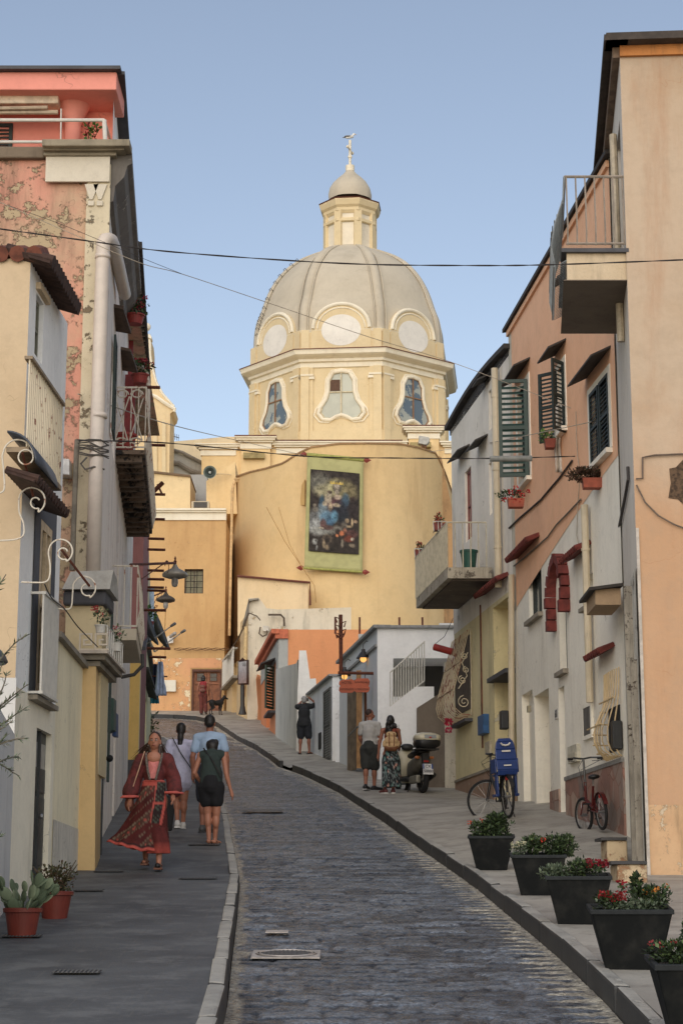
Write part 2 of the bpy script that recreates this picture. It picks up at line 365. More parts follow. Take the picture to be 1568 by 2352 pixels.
def ground_mat(name, c, c2, joint, sx, sy, jc, js=.012, bm=.3, stain=(60, 58, 52), sa=.5, off=.5):
    m, nd, lk, bs = newmat(name); P = scaled(nd, lk, 1, 1, 1)
    x = mixc(nd, lk, ramp(nd, lk, noise_n(nd, lk, .9, 8, P), .36, .66), lin(c), lin(c2))
    x = mixc(nd, lk, mul(nd, lk, ramp(nd, lk, noise_n(nd, lk, 1.9, 10, P, .72), .47, .62), sa), x, lin(stain))
    fn = noise_n(nd, lk, 60, 4, P); x = mixc(nd, lk, mul(nd, lk, ramp(nd, lk, fn, .3, .75), .3), x, tuple(v*.5 for v in lin(c)))
    if joint:
        b = nd.new('ShaderNodeTexBrick'); b.inputs['Scale'].default_value = 1; b.inputs['Brick Width'].default_value = sx; b.inputs['Row Height'].default_value = sy
        b.inputs['Mortar Size'].default_value = js; b.inputs['Mortar Smooth'].default_value = .4; b.offset = off; b.inputs['Color1'].default_value = (0, 0, 0, 1); b.inputs['Color2'].default_value = (.35, .35, .35, 1); b.inputs['Mortar'].default_value = (1, 1, 1, 1)
        lk.new(P, b.inputs['Vector']); x = mixc(nd, lk, mul(nd, lk, b.outputs['Fac'], .7), x, lin(jc)); x = mixc(nd, lk, mul(nd, lk, b.outputs['Color'], .18), x, (0, 0, 0))
    lk.new(x, bs.inputs['Base Color']); bs.inputs['Roughness'].default_value = .62; bump(nd, lk, fn, bm, .01, bs); return m
ML = ground_mat('pavement_slabs', (84, 87, 88), (60, 62, 64), True, .8, .42, (96, 96, 92), .006, sa=.6, stain=(112, 114, 112))
MR = ground_mat('pavement_concrete', (174, 168, 154), (146, 140, 128), False, 1, 1, (60, 60, 60), sa=.55, stain=(108, 102, 92))
def cross(X, Y):
    f = max(0, min(1, (Y-22.6)/3, (36-Y)/4)); return f*.085*max(0, X-edge(Y, 1)-KW)
KW = .11
def strip(name, pa, pb, m, n=14):
    mb = MB()
    for a, b in zip(pa, pb):
        for k in range(n+1):
            p = V(a).lerp(V(b), k/n); p.z = zg(p.y)+(a[2] if k == 0 else 0)+.006*N.noise((p.x*1.3, p.y*.8, 1))*(k > 0)+(cross(p.x, p.y) if name[0] == 'r' else 0); mb.v.append(p); mb.c.append((1, 1, 1))
    for i in range(len(pa)-1):
        for k in range(n): j = i*(n+1)+k; mb.f.append([j, j+1, j+n+2, j+n+1])
    return tag(mb.build(name, m, smooth=True), kind='structure')
ys = [-6+i*.9 for i in range(62)]
ys = [y_ for y_ in ys if y_ < 48.5]
KW = .11
strip('left_pavement', [(edge(y_, 0)-KW, y_, 0) for y_ in ys]+[(a[0]-KW, a[1], 0) for a, b in FAR], [(-14, y_, 0) for y_ in ys]+[(-14, min(a[1], 56), 0) for a, b in FAR], ML)
outer = [(12, b[1], 0) for a, b in FAR[:6]]+[(12, 74, 0), (2, 84, 0), (-5, 84, 0), (-9, 84, 0), (-16, 84, 0), (-40, 84, 0)]
strip('right_pavement', [(edge(y_, 1)+KW, y_, -.12 if 47.3 < y_ < 49 else 0) for y_ in ys]+[(b[0]+KW, b[1], -.1 if i == 0 else 0) for i, (a, b) in enumerate(FAR)], [(15, y_, 0) for y_ in ys]+outer, MR)
mb = MB()
GY = [-60, -20, 0, 10, 22, 39, 54, 77, 90, 140, 400, 1500]; GX = [-900, -100, -20, 0, 20, 100, 900]
for gy in GY:
    for gx in GX: mb.v.append(V((gx, gy, zg(gy)-.55))); mb.c.append((1, 1, 1))
for i in range(len(GY)-1):
    for k in range(len(GX)-1): j = i*len(GX)+k; mb.f.append([j, j+1, j+len(GX)+1, j+len(GX)])
tag(mb.build('ground', mat('earth', (120, 108, 88), .95, sc=.2)), kind='structure')
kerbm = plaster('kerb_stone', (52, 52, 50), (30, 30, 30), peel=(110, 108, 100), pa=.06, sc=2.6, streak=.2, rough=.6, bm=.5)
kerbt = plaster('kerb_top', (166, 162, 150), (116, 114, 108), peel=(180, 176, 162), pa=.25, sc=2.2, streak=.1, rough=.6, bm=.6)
def kerb(name, pts, side):
    mb = MB(); L = 0; acc = []
    P = [V((p[0], p[1], 0)) for p in pts]
    for a, b in zip(P, P[1:]):
        n = max(1, int((b-a).length/.72))
        for k in range(n):
            q0 = a.lerp(b, (k+.012)/n); q1 = a.lerp(b, (k+1-.012)/n); u = (b-a).normalized(); s_ = V((u.y, -u.x, 0))*side
            j = random.uniform(-.008, .008); w_ = KW+.012
            bl = [q0+V((0, 0, zg(q0.y)-.3)), q1+V((0, 0, zg(q1.y)-.3)), q1-s_*w_+V((0, 0, zg(q1.y)-.3)), q0-s_*w_+V((0, 0, zg(q0.y)-.3))]
            tp = [q0-s_*.012+V((0, 0, zg(q0.y)+.012+j)), q1-s_*.012+V((0, 0, zg(q1.y)+.012+j)), q1-s_*w_+V((0, 0, zg(q1.y)+.014+j)), q0-s_*w_+V((0, 0, zg(q0.y)+.014+j))]
            mb.add(bl+tp, [[0, 3, 2, 1], [4, 5, 6, 7], [0, 1, 5, 4], [1, 2, 6, 5], [2, 3, 7, 6], [3, 0, 4, 7]])
    for q in mb.v: q += V((random.uniform(-1, 1), random.uniform(-1, 1), random.uniform(-1, 1)))*.008
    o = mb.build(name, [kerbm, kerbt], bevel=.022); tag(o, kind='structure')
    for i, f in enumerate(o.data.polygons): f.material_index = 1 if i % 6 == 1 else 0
def res(k, y0, y1, st=1.4):
    n = int((y1-y0)/st); return [(edge(y0+(y1-y0)*i/n, k), y0+(y1-y0)*i/n) for i in range(n+1)]
kerb('left_kerb', res(0, -6, 48.9)+[a for a, b in FAR[1:]], 1)
kerb('right_kerb', res(1, -6, 47.2), -1)
kerb('upper_kerb', [b for a, b in FAR], -1)
# drain covers and manholes
iron = mat('cast_iron', (58, 58, 60), .45, .4, .3, 30)
pale_metal = mat('worn_bright_iron', (176, 168, 160), .4, .3, .3, 14)
def drain(x0, x1, y, label, n=11, w_=.16):
    k = 0
    lo, hi = 3, 60
    for _ in range(50):
        m_ = (lo+hi)/2; lo, hi = (m_, hi) if at(x0, y, m_)[2] > zg(m_) else (lo, m_)
    a = at(x0, y, lo); b = at(x1, y, lo); z = zg(lo)+.014; mb = MB(); L = b.x-a.x
    sl = zg(a.y+w_)-zg(a.y)
    mb.obox((a.x, a.y, z), (L, 0, 0), (0, w_, sl), (0, 0, .003))
    o = mb.build('drain_cover', mat('drain_dark', (34, 35, 36), .6)); tag(o, label, 'drain cover', 'slotted drain covers in the left pavement')
    mb = MB()
    for i in range(n): mb.obox((a.x+L*(i+.2)/n, a.y+.01, z+.003), (L/n*.45, 0, 0), (0, w_-.02, sl*.9), (0, 0, .004))
    mb.build('slot_bar', mat('drain_bar', (92, 92, 90), .6), o)
drain(118, 228, 2240, 'slotted drain cover nearest the camera in the grey left pavement')
drain(168, 236, 2049, 'slotted drain cover beside the second terracotta pot')
drain(410, 497, 2021, 'slotted drain cover near the kerb in front of the woman in red')
drain(214, 282, 2005, 'slotted drain cover at the foot of the yellow pillar')
drain(432, 505, 1943, 'slotted drain cover under the feet of the woman in black shorts')
drain(0, 92, 2156, 'slotted drain cover partly under the cactus pot')
def hitY(x, y):
    lo, hi = 3, 76
    for _ in range(50):
        m_ = (lo+hi)/2; lo, hi = (m_, hi) if at(x, y, m_)[2] > zg(m_)-.155 else (lo, m_)
    return at(x, y, lo)
c0 = hitY(640, 2196); z0 = c0.z+.012; sl = .088
t = thing('manhole_cover', 'round cast iron manhole cover in a pale square frame in the road', 'manhole cover', (c0.x+.06, c0.y, z0))
def slp(x, y_, dz=0): return V((c0.x+.06+x, c0.y+y_, z0+.008+dz+y_*sl))
mb = MB(); n = 40; r0, r1 = .19, .245
sq = lambda a: min(1/abs(math.cos(a)) if abs(math.cos(a)) > .01 else 9, 1/abs(math.sin(a)) if abs(math.sin(a)) > .01 else 9)
mb.v = []; 
for k in range(n):
    a = 2*math.pi*k/n; mb.v += [slp(r1*math.cos(a), r1*math.sin(a)), slp(.27*sq(a)*math.cos(a), .27*sq(a)*math.sin(a))]; mb.c += [(1, 1, 1)]*2
mb.f = [[2*k, 2*k+1, (2*k+3) % (2*n), (2*k+2) % (2*n)] for k in range(n)]
mb.build('frame', pale_metal, t, solid=.01)
mb = MB()
for rr in (.235, .21): mb.tube([slp(rr*math.cos(2*math.pi*k/32), rr*math.sin(2*math.pi*k/32), .004) for k in range(32)], .006, 6, closed=True)
mb.build('rim', pale_metal, t)
mb = MB().poly([slp(.2*math.cos(2*math.pi*k/32), .2*math.sin(2*math.pi*k/32), .002) for k in range(32)])
for k in range(-5, 6):
    h_ = math.sqrt(max(.0, .19**2-(k*.034)**2)); mb.obox(slp(k*.034, -h_, .003), (.014, 0, 0), (0, 2*h_, 2*h_*sl), (0, 0, .005))
mb.build('lid', iron, t)
c1 = hitY(634, 2146)
mb = MB().obox((c1.x-.09, c1.y-.12, c1.z+.014), (.2, 0, 0), (0, .2, .018), (0, 0, .006)); tag(mb.build('small_hatch', pale_metal), 'small pale square hatch cover set in the dark setts', 'hatch cover')
c1 = hitY(600, 1866); mb = MB().obox((c1.x-.35, c1.y-.25, c1.z+.014), (.75, 0, 0), (0, .5, .05), (0, 0, .006)); tag(mb.build('dark_hatch', iron), 'dark rectangular iron cover in the middle of the road', 'hatch cover')
# ================================================================ church
YEL = plaster('church_yellow', (224, 190, 138), (212, 172, 114), peel=(214, 190, 150), pa=.05, streak=.28, stain=(150, 100, 50), sc=.5)
YEL2 = plaster('apse_yellow', (224, 190, 132), (214, 176, 114), streak=.30, stain=(150, 104, 58), sc=.4)
CRM = plaster('drum_cream', (222, 200, 154), (212, 188, 138), streak=.12, stain=(170, 120, 66), sc=.5)
WHT = plaster('moulding_white', (236, 226, 200), (224, 210, 176), streak=.2, stain=(170, 120, 66), sc=.8)
DOM = plaster('dome_grey', (196, 184, 160), (180, 168, 144), streak=.25, stain=(130, 118, 96), sc=.35)
CRM2 = plaster('nave_cream', (234, 202, 144), (224, 186, 124), streak=.22, stain=(160, 112, 62), sc=.5)
RUST = mat('rust_edge', (112, 58, 40), .8, sc=14)
ch = thing('domed_church', 'pale yellow church with grey octagonal dome and lantern at the top of the street', 'church', (0, 90, 9.5))
def zz(y, Y): return at(784, y, Y).z
def xx(x, y, Y): return at(x, y, Y).x
# plain front wall with the door
Wf = Wall((-20, 77.5), (-4.87, 77.5), 0)
def fr(W, x0, y0, x1, y1): # pixel rectangle on a frontal wall -> s0,s1,z0,z1
    return W.r4(x0, y0, y1, x1)
hd = fr(Wf, 440, 1537, 509, 1645); hw = fr(Wf, 424, 1307, 467, 1363)
zc = zz(1195, 77.5); mb = MB(); Wf.sheet(mb, 0, Wf.L, 8.5, zc, [(hd[0], hd[1], 8.6, hd[3], .35), (hw[0], hw[1], hw[2], hw[3], .3)])
mb.quad(Wf.pt(Wf.L, 8.5), Wf.pt(Wf.L, zc), Wf.pt(Wf.L, zc, -6), Wf.pt(Wf.L, 8.5, -6)); mb.quad(Wf.pt(0, zc), Wf.pt(Wf.L, zc), Wf.pt(Wf.L, zc, -8), Wf.pt(0, zc, -8))
mb.build('front_wall', plaster('front_ochre', (208, 164, 104), (196, 150, 92), peel=(226, 200, 156), pa=.09, streak=.3, stain=(150, 92, 44), sc=.5), ch)
mb = MB(); Wf.sheet(mb, 9.5, Wf.L-.1, 8.6, zz(1512, 77.5), [(hd[0]-.05, hd[1]+.05, 8.7, hd[3]+.05, .0)], out=.03)
mb.build('lower_patch', plaster('lower_ochre', (220, 156, 108), (214, 170, 104), peel=(226, 208, 168), pa=.34, streak=.3, stain=(140, 90, 50), sc=.45), ch)
mb = MB()
for y0, y1, o in ((1195, 1178, .06), (1178, 1174, .16), (1174, 1170, .24)): Wf.box(mb, 0, Wf.L+.0, zz(y0, 77.5), zz(y1, 77.5), -.3, o)
mb.build('string_cornice', WHT, ch)
# apse
prof = [(528, 1112), (545, 1096), (575, 1086), (610, 1078), (650, 1066), (685, 1043), (715, 1029), (780, 1021), (850, 1020), (920, 1022), (965, 1031), (1000, 1043), (1020, 1085), (1060, 1200)]
def topy(x):
    for a, b in zip(prof, prof[1:]):
        if x <= b[0]: return a[1]+(b[1]-a[1])*max(0, (x-a[0])/(b[0]-a[0]))
    return prof[-1][1]
mb = MB(); n = 90; ring = []
for k in range(n+1):
    a = math.pi*(1+k/n); X, Y = .12+4.98*math.cos(a), 83+7*math.sin(a); z = 20
    for _ in range(4): c = Y*CS+(z-EZ)*SN; x = 784+F*X/c; z = at(x, topy(x), Y).z
    ring.append((X, Y, z))
for k, (X, Y, z) in enumerate(ring):
    for q in range(13): mb.v.append(V((X, Y, 8.5+(z-8.5)*q/12))); mb.c.append((1, 1, 1))
for k in range(n):
    for q in range(12): j = k*13+q; mb.f.append([j, j+13, j+14, j+1])
mb.build('apse_wall', YEL2, ch, smooth=True)
mb = MB()
for (a, b) in zip(ring, ring[1:]):
    a, b = V(a), V(b); ca = V((.12, 83, 0)); da = (V((a.x, a.y, 0))-ca).normalized(); db = (V((b.x, b.y, 0))-ca).normalized()
    mb.add([a-da*.5, b-db*.5, b+db*.05, a+da*.05, a-da*.5+V((0, 0, .07)), b-db*.5+V((0, 0, .07)), b+db*.05+V((0, 0, .07)), a+da*.05+V((0, 0, .07))],
           [[0, 1, 2, 3], [4, 5, 6, 7], [3, 2, 6, 7], [0, 1, 5, 4]])
mb.build('apse_coping', plaster('coping_old', (170, 130, 84), (120, 90, 60), streak=.6, sc=1.5), ch)
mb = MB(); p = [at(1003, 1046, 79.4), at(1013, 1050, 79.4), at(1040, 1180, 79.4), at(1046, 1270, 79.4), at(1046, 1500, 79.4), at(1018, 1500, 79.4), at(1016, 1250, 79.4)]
mb.prism(p, (0, 2.5, 0)); mb.build('buttress', plaster('buttress_shaded_stain', (176, 136, 88), (120, 92, 62), peel=(150, 130, 104), pa=.2, streak=.6, sc=1.), ch)  # darker colour paints in the shadow on this wall edge, with stain streaks over it
mb = MB()   # flat pilaster patch and lower cream annexe at apse foot
mb.prism([at(546, 1326, 74.9), at(708, 1340, 74.9), at(708, 1460, 74.9), at(546, 1460, 74.9)], (0, 4, 0))
mb.build('annexe', plaster('annexe_cream', (230, 200, 152), (222, 188, 134), streak=.15, sc=.6), ch)
mb = MB().tube([at(545, 1323, 74.8), at(712, 1338, 74.8), at(712, 1390, 74.8)], .05, 6); mb.build('annexe_trim', RUST, ch)
mb = MB(); mb.prism([at(700, 1100, 76.2), at(692, 1115, 76.5), at(684, 1150, 76.6), at(686, 1160, 76.6), at(700, 1160, 76.2)], (0, 1, 0)); mb.build('blind_arch', plaster('blind', (206, 164, 96), streak=.1), ch)
# nave
Wn = Wall((-6.6, 86), (5.6, 86), 0); zt = zz(1016, 86); mb = MB(); Wn.box(mb, 0, Wn.L, 9, zt, -9, 0)
a = fr(Wn, 938, 985, 1007, 1060); Wn.box(mb, a[0], a[1], a[2], a[3], -.9, .25); b = fr(Wn, 554, 1008, 621, 1130); Wn.box(mb, b[0], b[1], b[2], b[3], -.9, .25)
mb.build('nave_wall', CRM2, ch)
mb = MB()
def corn(W, s0, s1, zt_, o0, d=-.3):
    for h0, h1, o in ((.0, .07, .30), (.07, .17, .24), (.17, .26, .14), (.30, .55, .05)): W.box(mb, s0-o, s1+o, zt_-h1, zt_-h0, d, o0+o)
corn(Wn, 0, b[0]-.3, zt-.1, 0); corn(Wn, b[0], b[1], b[3], .25, -.6); corn(Wn, b[1]+.32, a[0]-.32, zt, 0); corn(Wn, a[0], a[1], a[3], .25, -.6); corn(Wn, a[1]+.32, Wn.L, zt, 0)
mb.build('nave_cornice', WHT, ch)
mb = MB(); Wn.box(mb, b[1]+.3, a[0]-.3, zt+.002, zt+.05, -.3, .32); Wn.box(mb, a[0]-.3, a[1]+.3, a[3]+.002, a[3]+.05, -.6, .57); Wn.box(mb, b[0]-.3, b[1]+.3, b[3]+.002, b[3]+.05, -.6, .57)
mb.build('tile_edge', RUST, ch)
# old stone blocks on the nave
mb = MB(); q = fr(Wn, 560, 1045, 608, 1058); Wn.box(mb, q[0], q[1], q[2], q[3], -.2, .5); q = fr(Wn, 940, 1024, 988, 1034); Wn.box(mb, q[0], q[1], q[2], q[3], -.2, .7)
mb.build('stone_stub', plaster('stub', (170, 150, 96), (110, 96, 60), streak=.6, sc=3), ch)
# drum
DC = V((at(804, 780, 95).x, 95, 0)); PH = R(5.5); RD = 5.3
def octo(mb, rz, n=8, blend=None):
    vs = []; m_ = len(rz)
    for r, z in rz:
        for k in range(n):
            a = -math.pi/2-PH+math.pi/8+2*math.pi*k/8 if n == 8 else -math.pi/2-PH+2*math.pi*k/n
            rr = r
            if n != 8:
                q = (a+math.pi/2+PH+math.pi/8) % (math.pi/4)-math.pi/8; rr = r*(1-blend+blend*math.cos(math.pi/8)/math.cos(q))
            vs.append(DC+V((rr*math.cos(a), rr*math.sin(a), z)))
    fs = [[i*n+k, i*n+(k+1) % n, (i+1)*n+(k+1) % n, (i+1)*n+k] for i in range(m_-1) for k in range(n)]+[[(m_-1)*n+k for k in range(n)]]
    return mb.add(vs, fs)
Yf = 95-RD*math.cos(math.pi/8)
zb, zw0, zc0, zc1, za = zz(1030, Yf), zz(1000, Yf), zz(843, Yf), zz(802, Yf-.4), zz(757, Yf)
drum = MB(); octo(drum, [(RD, zb), (RD, zc0)]); octo(drum, [(RD*.985, zc1-.2), (RD*.985, za)])
octo(drum, [(RD+.12, zb), (RD+.12, zb+.9)]); do = drum.build('drum', CRM, ch)
mb = MB(); H = zc1-zc0
octo(mb, [(RD, zc0-.02), (RD+.08, zc0), (RD+.08, zc0+H*.3), (RD+.22, zc0+H*.34), (RD+.24, zc0+H*.5), (RD+.5, zc0+H*.62), (RD+.62, zc0+H*.7), (RD+.66, zc0+H*.88), (RD+.7, zc0+H*.96), (RD-.1, zc0+H)])
mb.build('drum_cornice', WHT, do)
mb = MB(); octo(mb, [(RD+.68, zc0+H*.965), (RD+.72, zc0+H*.97), (RD+.72, zc0+H*.985+.03), (RD-.1, zc0+H+.05)]); mb.build('tile_edge', RUST, do)
mb = MB(); octo(mb, [(RD-.1, za-.18), (RD+.06, za-.12), (RD+.12, za), (RD-.05, za+.06)]); mb.build('attic_moulding', WHT, do)
# pilasters and windows per visible face
pear = [(0, 15), (48, 25), (74, 75), (76, 145), (90, 195), (122, 245), (130, 280), (104, 316), (62, 320), (30, 300), (0, 290)]
pear = pear+[(-a_, b_) for a_, b_ in pear[-2:0:-1]]
fw_ = 2*RD*math.sin(math.pi/8)
sash = mat('window_frame_pale', (206, 190, 150), .7)
for k, lab in ((-1, 'left'), (0, 'mid'), (1, 'right'), (2, 'r2'), (-2, 'l2')):
    an = -math.pi/2-PH+k*math.pi/4; nrm = V((math.cos(an), math.sin(an), 0)); u = V((-nrm.y, nrm.x, 0)); ap = RD*math.cos(math.pi/8)
    def P_(s_, z, o): return DC+nrm*(ap+o)+u*s_+V((0, 0, z))
    mb = MB()
    for sgn in (-1, 1):
        for (s0, s1, o, ) in ((fw_/2-.42, fw_/2-.0, .17), (fw_/2-.62, fw_/2-.42, .08)):
            mb.obox(P_(sgn*s0, zb, 0), u*sgn*(s1-s0), nrm*o, V((0, 0, zc0-zb)))
            mb.obox(P_(sgn*s0, zc1, 0), u*sgn*(s1-s0), nrm*o*.7, V((0, 0, za-zc1)))
    mb.build('pilaster', CRM, do)
    mb = MB()
    for sgn in (-1, 1):
        mb.obox(P_(sgn*(fw_/2-.68), zc0-.62, .0), u*sgn*.68, nrm*.16, V((0, 0, .14))); mb.obox(P_(sgn*(fw_/2-.64), zc0-.46, .0), u*sgn*.64, nrm*.20, V((0, 0, .09)))
    mb.build('capital', WHT, do)
    if abs(k) > 1: continue
    sc_ = .0078; zc_ = (zz(965, Yf)+zz(852, Yf))/2
    def Q(p_, o, s_=1): return P_(p_[0]*sc_*s_, zc_+(168-p_[1])*sc_*s_, o)
    g = MB().poly([Q(p_, .03) for p_ in pear]); wo = g.build('pear_window', glassl if k == 0 else mat('window_glass_blue', (92, 108, 120), .15, 0, .45, .9, 0, c2=(160, 164, 152), t=(.5, .53)), do)
    n_ = len(pear); pp = []
    for i in range(n_):
        a_, b_ = pear[i], pear[(i+1) % n_]; pp += [a_, ((a_[0]+b_[0])/2, (a_[1]+b_[1])/2)]
    f = MB().tube([Q((p_[0]*1.13, 165+(p_[1]-165)*1.06), .05) for p_ in pp], .10, 8, closed=True); f.build('surround', WHT, wo)
    f = MB().tube([Q((p_[0]*1.34, 165+(p_[1]-165)*1.16), .02) for p_ in pp], .045, 6, closed=True); f.build('surround', WHT, wo)
    f = MB().tube([Q(p_, .05) for p_ in pp], .035, 6, closed=True)
    f.obox(Q((-4, 290), .035), u*8*sc_, nrm*.05, V((0, 0, 275*sc_))); f.obox(Q((-76, 150), .035), u*152*sc_, nrm*.05, V((0, 0, 7*sc_)))
    f.build('mullion', sash if k == 0 else mat('sash_brown', (150, 110, 76), .7), wo)
    if k == 0: MB().obox(Q((-70, 138), .045), u*62*sc_, nrm*.01, V((0, 0, 75*sc_))).build('boarded_pane', mat('board_brown', (96, 66, 46), .8), wo)
    # attic medallion with arched hood
    zm = (zz(720, Yf)+zz(776, Yf))/2-.25; mb = MB(); r_ = .92
    arc = [P_(-1.5, zc1, .0)]+[P_(-1.5*math.cos(t_*math.pi/20), zm+.1+1.35*math.sin(t_*math.pi/20), .0) for t_ in range(21)]+[P_(1.5, zc1, .0)]
    mb.prism(arc, nrm*.10-nrm*0); mb.prism([p_-nrm*1.6 for p_ in arc], nrm*1.6); mo = mb.build('dormer_plate', CRM, do)
    mb = MB().tube([P_(-1.42*math.cos(t_*math.pi/20), zm+.1+1.28*math.sin(t_*math.pi/20), .10) for t_ in range(21)], .10, 8)
    mb.tube([P_(-1.2*math.cos(t_*math.pi/20), zm+.1+1.08*math.sin(t_*math.pi/20), .10) for t_ in range(21)], .04, 8); mb.build('arched_hood', WHT, mo)
    mb = MB().poly([P_(1.0*math.cos(t_*math.pi/16), zm+.82*math.sin(t_*math.pi/16), .112) for t_ in range(32)]); mb.build('medallion', plaster('medallion_white', (232, 226, 212), streak=.1), mo)
# dome shell with ribs
sil = [(5.12, 790), (5.02, 765), (4.82, 743), (4.38, 692), (3.74, 650), (2.92, 618), (2.1, 597), (1.4, 582), (1.2, 574)]
pr = [(r, zz(y_, 95)) for r, y_ in sil]; pr = [(5.15, za-.3)]+[p_ for p_ in pr if p_[1] > za-.25]
fine = []
for i in range(len(pr)-1):
    for t_ in range(5):
        p0_, p1_, p2_, p3_ = pr[max(i-1, 0)], pr[i], pr[i+1], pr[min(i+2, len(pr)-1)]; t = t_/5
        fine.append(tuple(.5*(2*p1_[j]+(p2_[j]-p0_[j])*t+(2*p0_[j]-5*p1_[j]+4*p2_[j]-p3_[j])*t*t+(3*p1_[j]-p0_[j]-3*p2_[j]+p3_[j])*t**3) for j in (0, 1)))
fine.append(pr[-1])
mb = MB(); octo(mb, fine, 64, .5); dm = mb.build('dome', DOM, ch, smooth=True)
for k in range(8):
    a = -math.pi/2-PH+math.pi/8+k*math.pi/4; d_ = V((math.cos(a), math.sin(a), 0)); sd2 = V((-d_.y, d_.x, 0)); mb = MB()
    for off in (-.3, .3): mb.tube([DC+d_*(r*1.0+.01)+sd2*off*min(1, r/3.4)+V((0, 0, z_)) for r, z_ in fine], .035, 5)
    mb.tube([DC+d_*(r-.2)+V((0, 0, z_)) for r, z_ in fine], [.30*min(1, r/3.4) for r, z_ in fine], 8); mb.build('rib', DOM, dm, smooth=True)
for k in range(14):
    i = 4+k*2; r, z_ = fine[min(i, len(fine)-3)]; a = math.pi+R(20); d_ = V((math.cos(a), math.sin(a)*1, 0)); p_ = DC+d_*(r*.985)+V((0, 0, z_))
    s2 = V((-d_.y, d_.x, 0))*.14; MB().tube([p_-s2, p_-s2+d_*.16+V((0, 0, .16)), p_+s2+d_*.16+V((0, 0, .16)), p_+s2], .018, 5).build('step_rung', mat('rung_metal', (110, 108, 104), .6, .4), dm)
# lantern
lz0, lz1, lz2 = zz(590, 94), zz(483, 94), zz(461, 94)
mb = MB(); octo(mb, [(1.36, lz0), (1.36, lz1)]); lo_ = mb.build('lantern', plaster('lantern_white', (228, 216, 190), streak=.15), ch)
mb = MB()
for k in range(8):
    a = -math.pi/2-PH+math.pi/8+k*math.pi/4; d_ = V((math.cos(a), math.sin(a), 0)); s2 = V((-d_.y, d_.x, 0))
    mb.obox(DC+d_*1.2-s2*.2+V((0, 0, lz0)), s2*.4, d_*.24, V((0, 0, lz1-lz0)))
    mb.obox(DC+d_*1.2-s2*.26+V((0, 0, lz0+.1)), s2*.52, d_*.3, V((0, 0, .25)))
mb.build('lantern_pilaster', CRM, lo_)
mb = MB(); h = lz2-lz1
octo(mb, [(1.4, lz1-.75), (1.5, lz1-.7), (1.5, lz1-.55), (1.4, lz1-.5)]); octo(mb, [(1.38, lz1-.25), (1.5, lz1-.1), (1.5, lz1+h*.1), (1.62, lz1+h*.3), (1.72, lz1+h*.8), (1.66, lz2), (1.0, lz2+.05)]); mb.build('lantern_cornice', CRM, lo_)
mb = MB(); octo(mb, [(1.69, lz2-.05), (1.75, lz2), (1.6, lz2+.06), (1.0, lz2+.07)]); mb.build('tile_edge', RUST, lo_)
oc = [(51, 463), (52, 450), (49, 437), (41, 424), (29, 412), (17, 402), (10, 394), (9, 390)]
mb = MB(); octo(mb, [(r/43.2, zz(y_, 95)) for r, y_ in oc], 32, .5); co = mb.build('lantern_cap', DOM, ch, smooth=True)
zt_ = zz(394, 95); zt2 = zz(381, 95); MB().lathe([(.24, zt_), (.24, zt2)], DC, 14).build('cap_stub', WHT, co)
zx = zz(322, 95); mb = MB().tube([DC+V((0, 0, zt2)), DC+V((0, 0, zx))], .07, 8)
zm = zt2+(zx-zt2)*.62; a = V((.25, .9, 0)).normalized(); mb.tube([DC+V((0, 0, zm))-a*.45, DC+V((0, 0, zm))+a*.45], .05, 6)
for s_ in (-1, 1): mb.ell(DC+V((0, 0, zm))+a*.47*s_, .09, .09, .09, 8, 5)
mb.ell(DC+V((0, 0, zt2+.35*(zx-zt2))), .12, .12, .14, 8, 5); mb.build('cross', WHT, co)
# gull on the cross
g = thing('seagull', 'white and grey seagull perched on top of the church cross', 'seagull', tuple(DC+V((0, 0, zx))))
b_ = DC+V((-.02, 0, zx+.16)); mb = MB().loft([], 3) if 0 else MB()
mb.cap(b_+V((-.16, 0, -.02)), b_+V((.12, 0, .05)), .06, .10, 10); mb.cap(b_+V((.12, 0, .06)), b_+V((.22, 0, .16)), .07, .055, 8); mb.ell(b_+V((.24, 0, .19)), .075, .06, .06, 8, 6)
mb.build('body', mat('gull_white', (226, 224, 216), .8), g, remesh=.02)
MB().ell(b_+V((-.08, -.02, .05)), .22, .11, .055, 10, 6).ell(b_+V((-.27, 0, 0)), .13, .05, .025, 8, 5).build('wing', mat('gull_grey', (122, 122, 122), .8), g)
MB().cap(b_+V((.3, 0, .18)), b_+V((.37, 0, .155)), .018, .008, 6).build('beak', mat('gull_beak', (206, 160, 60), .6), g)
# left scroll facade of the neighbouring church front
Y0 = 83; pts = [(250, 745), (322, 762), (343, 768), (345, 790), (345, 815), (350, 845), (360, 880), (374, 905), (400, 934), (397, 945), (391, 950), (389, 1090), (250, 1090)]
sf = thing('scrolled_gable', 'cream church gable with a sweeping curved shoulder behind the left roofs', 'church gable', (-8, 83, 9.5))
mb = MB().prism([at(x, y_, Y0) for x, y_ in pts], (0, 2.2, 0)); mb.prism([at(x, y_, Y0+.3) for x, y_ in ((250, 1080), (389, 1080), (389, 1640), (250, 1640))], (0, 3, 0)); mb.build('wall', plaster('gable_cream', (226, 200, 150), (214, 186, 136), streak=.25, stain=(160, 110, 60), sc=.6), sf)
mb = MB()
for x in (352, 372): mb.prism([at(x, 960, Y0-.1), at(x+9, 968, Y0-.1), at(x+9, 1090, Y0-.1), at(x, 1090, Y0-.1)], (0, .09, 0))
mb.build('pilaster', CRM, sf)
mb = MB().tube([at(x, y_, Y0-.05) for x, y_ in ((343, 905), (360, 912), (378, 925), (402, 940), (400, 946))], .09, 6); mb.tube([at(x, y_, Y0) for x, y_ in pts[2:9]], .06, 6)
mb.prism([at(320, 760, Y0-.15), at(348, 772, Y0-.15), at(348, 778, Y0-.15), at(320, 768, Y0-.15)], (0, .6, 0)); mb.build('coping', WHT, sf)
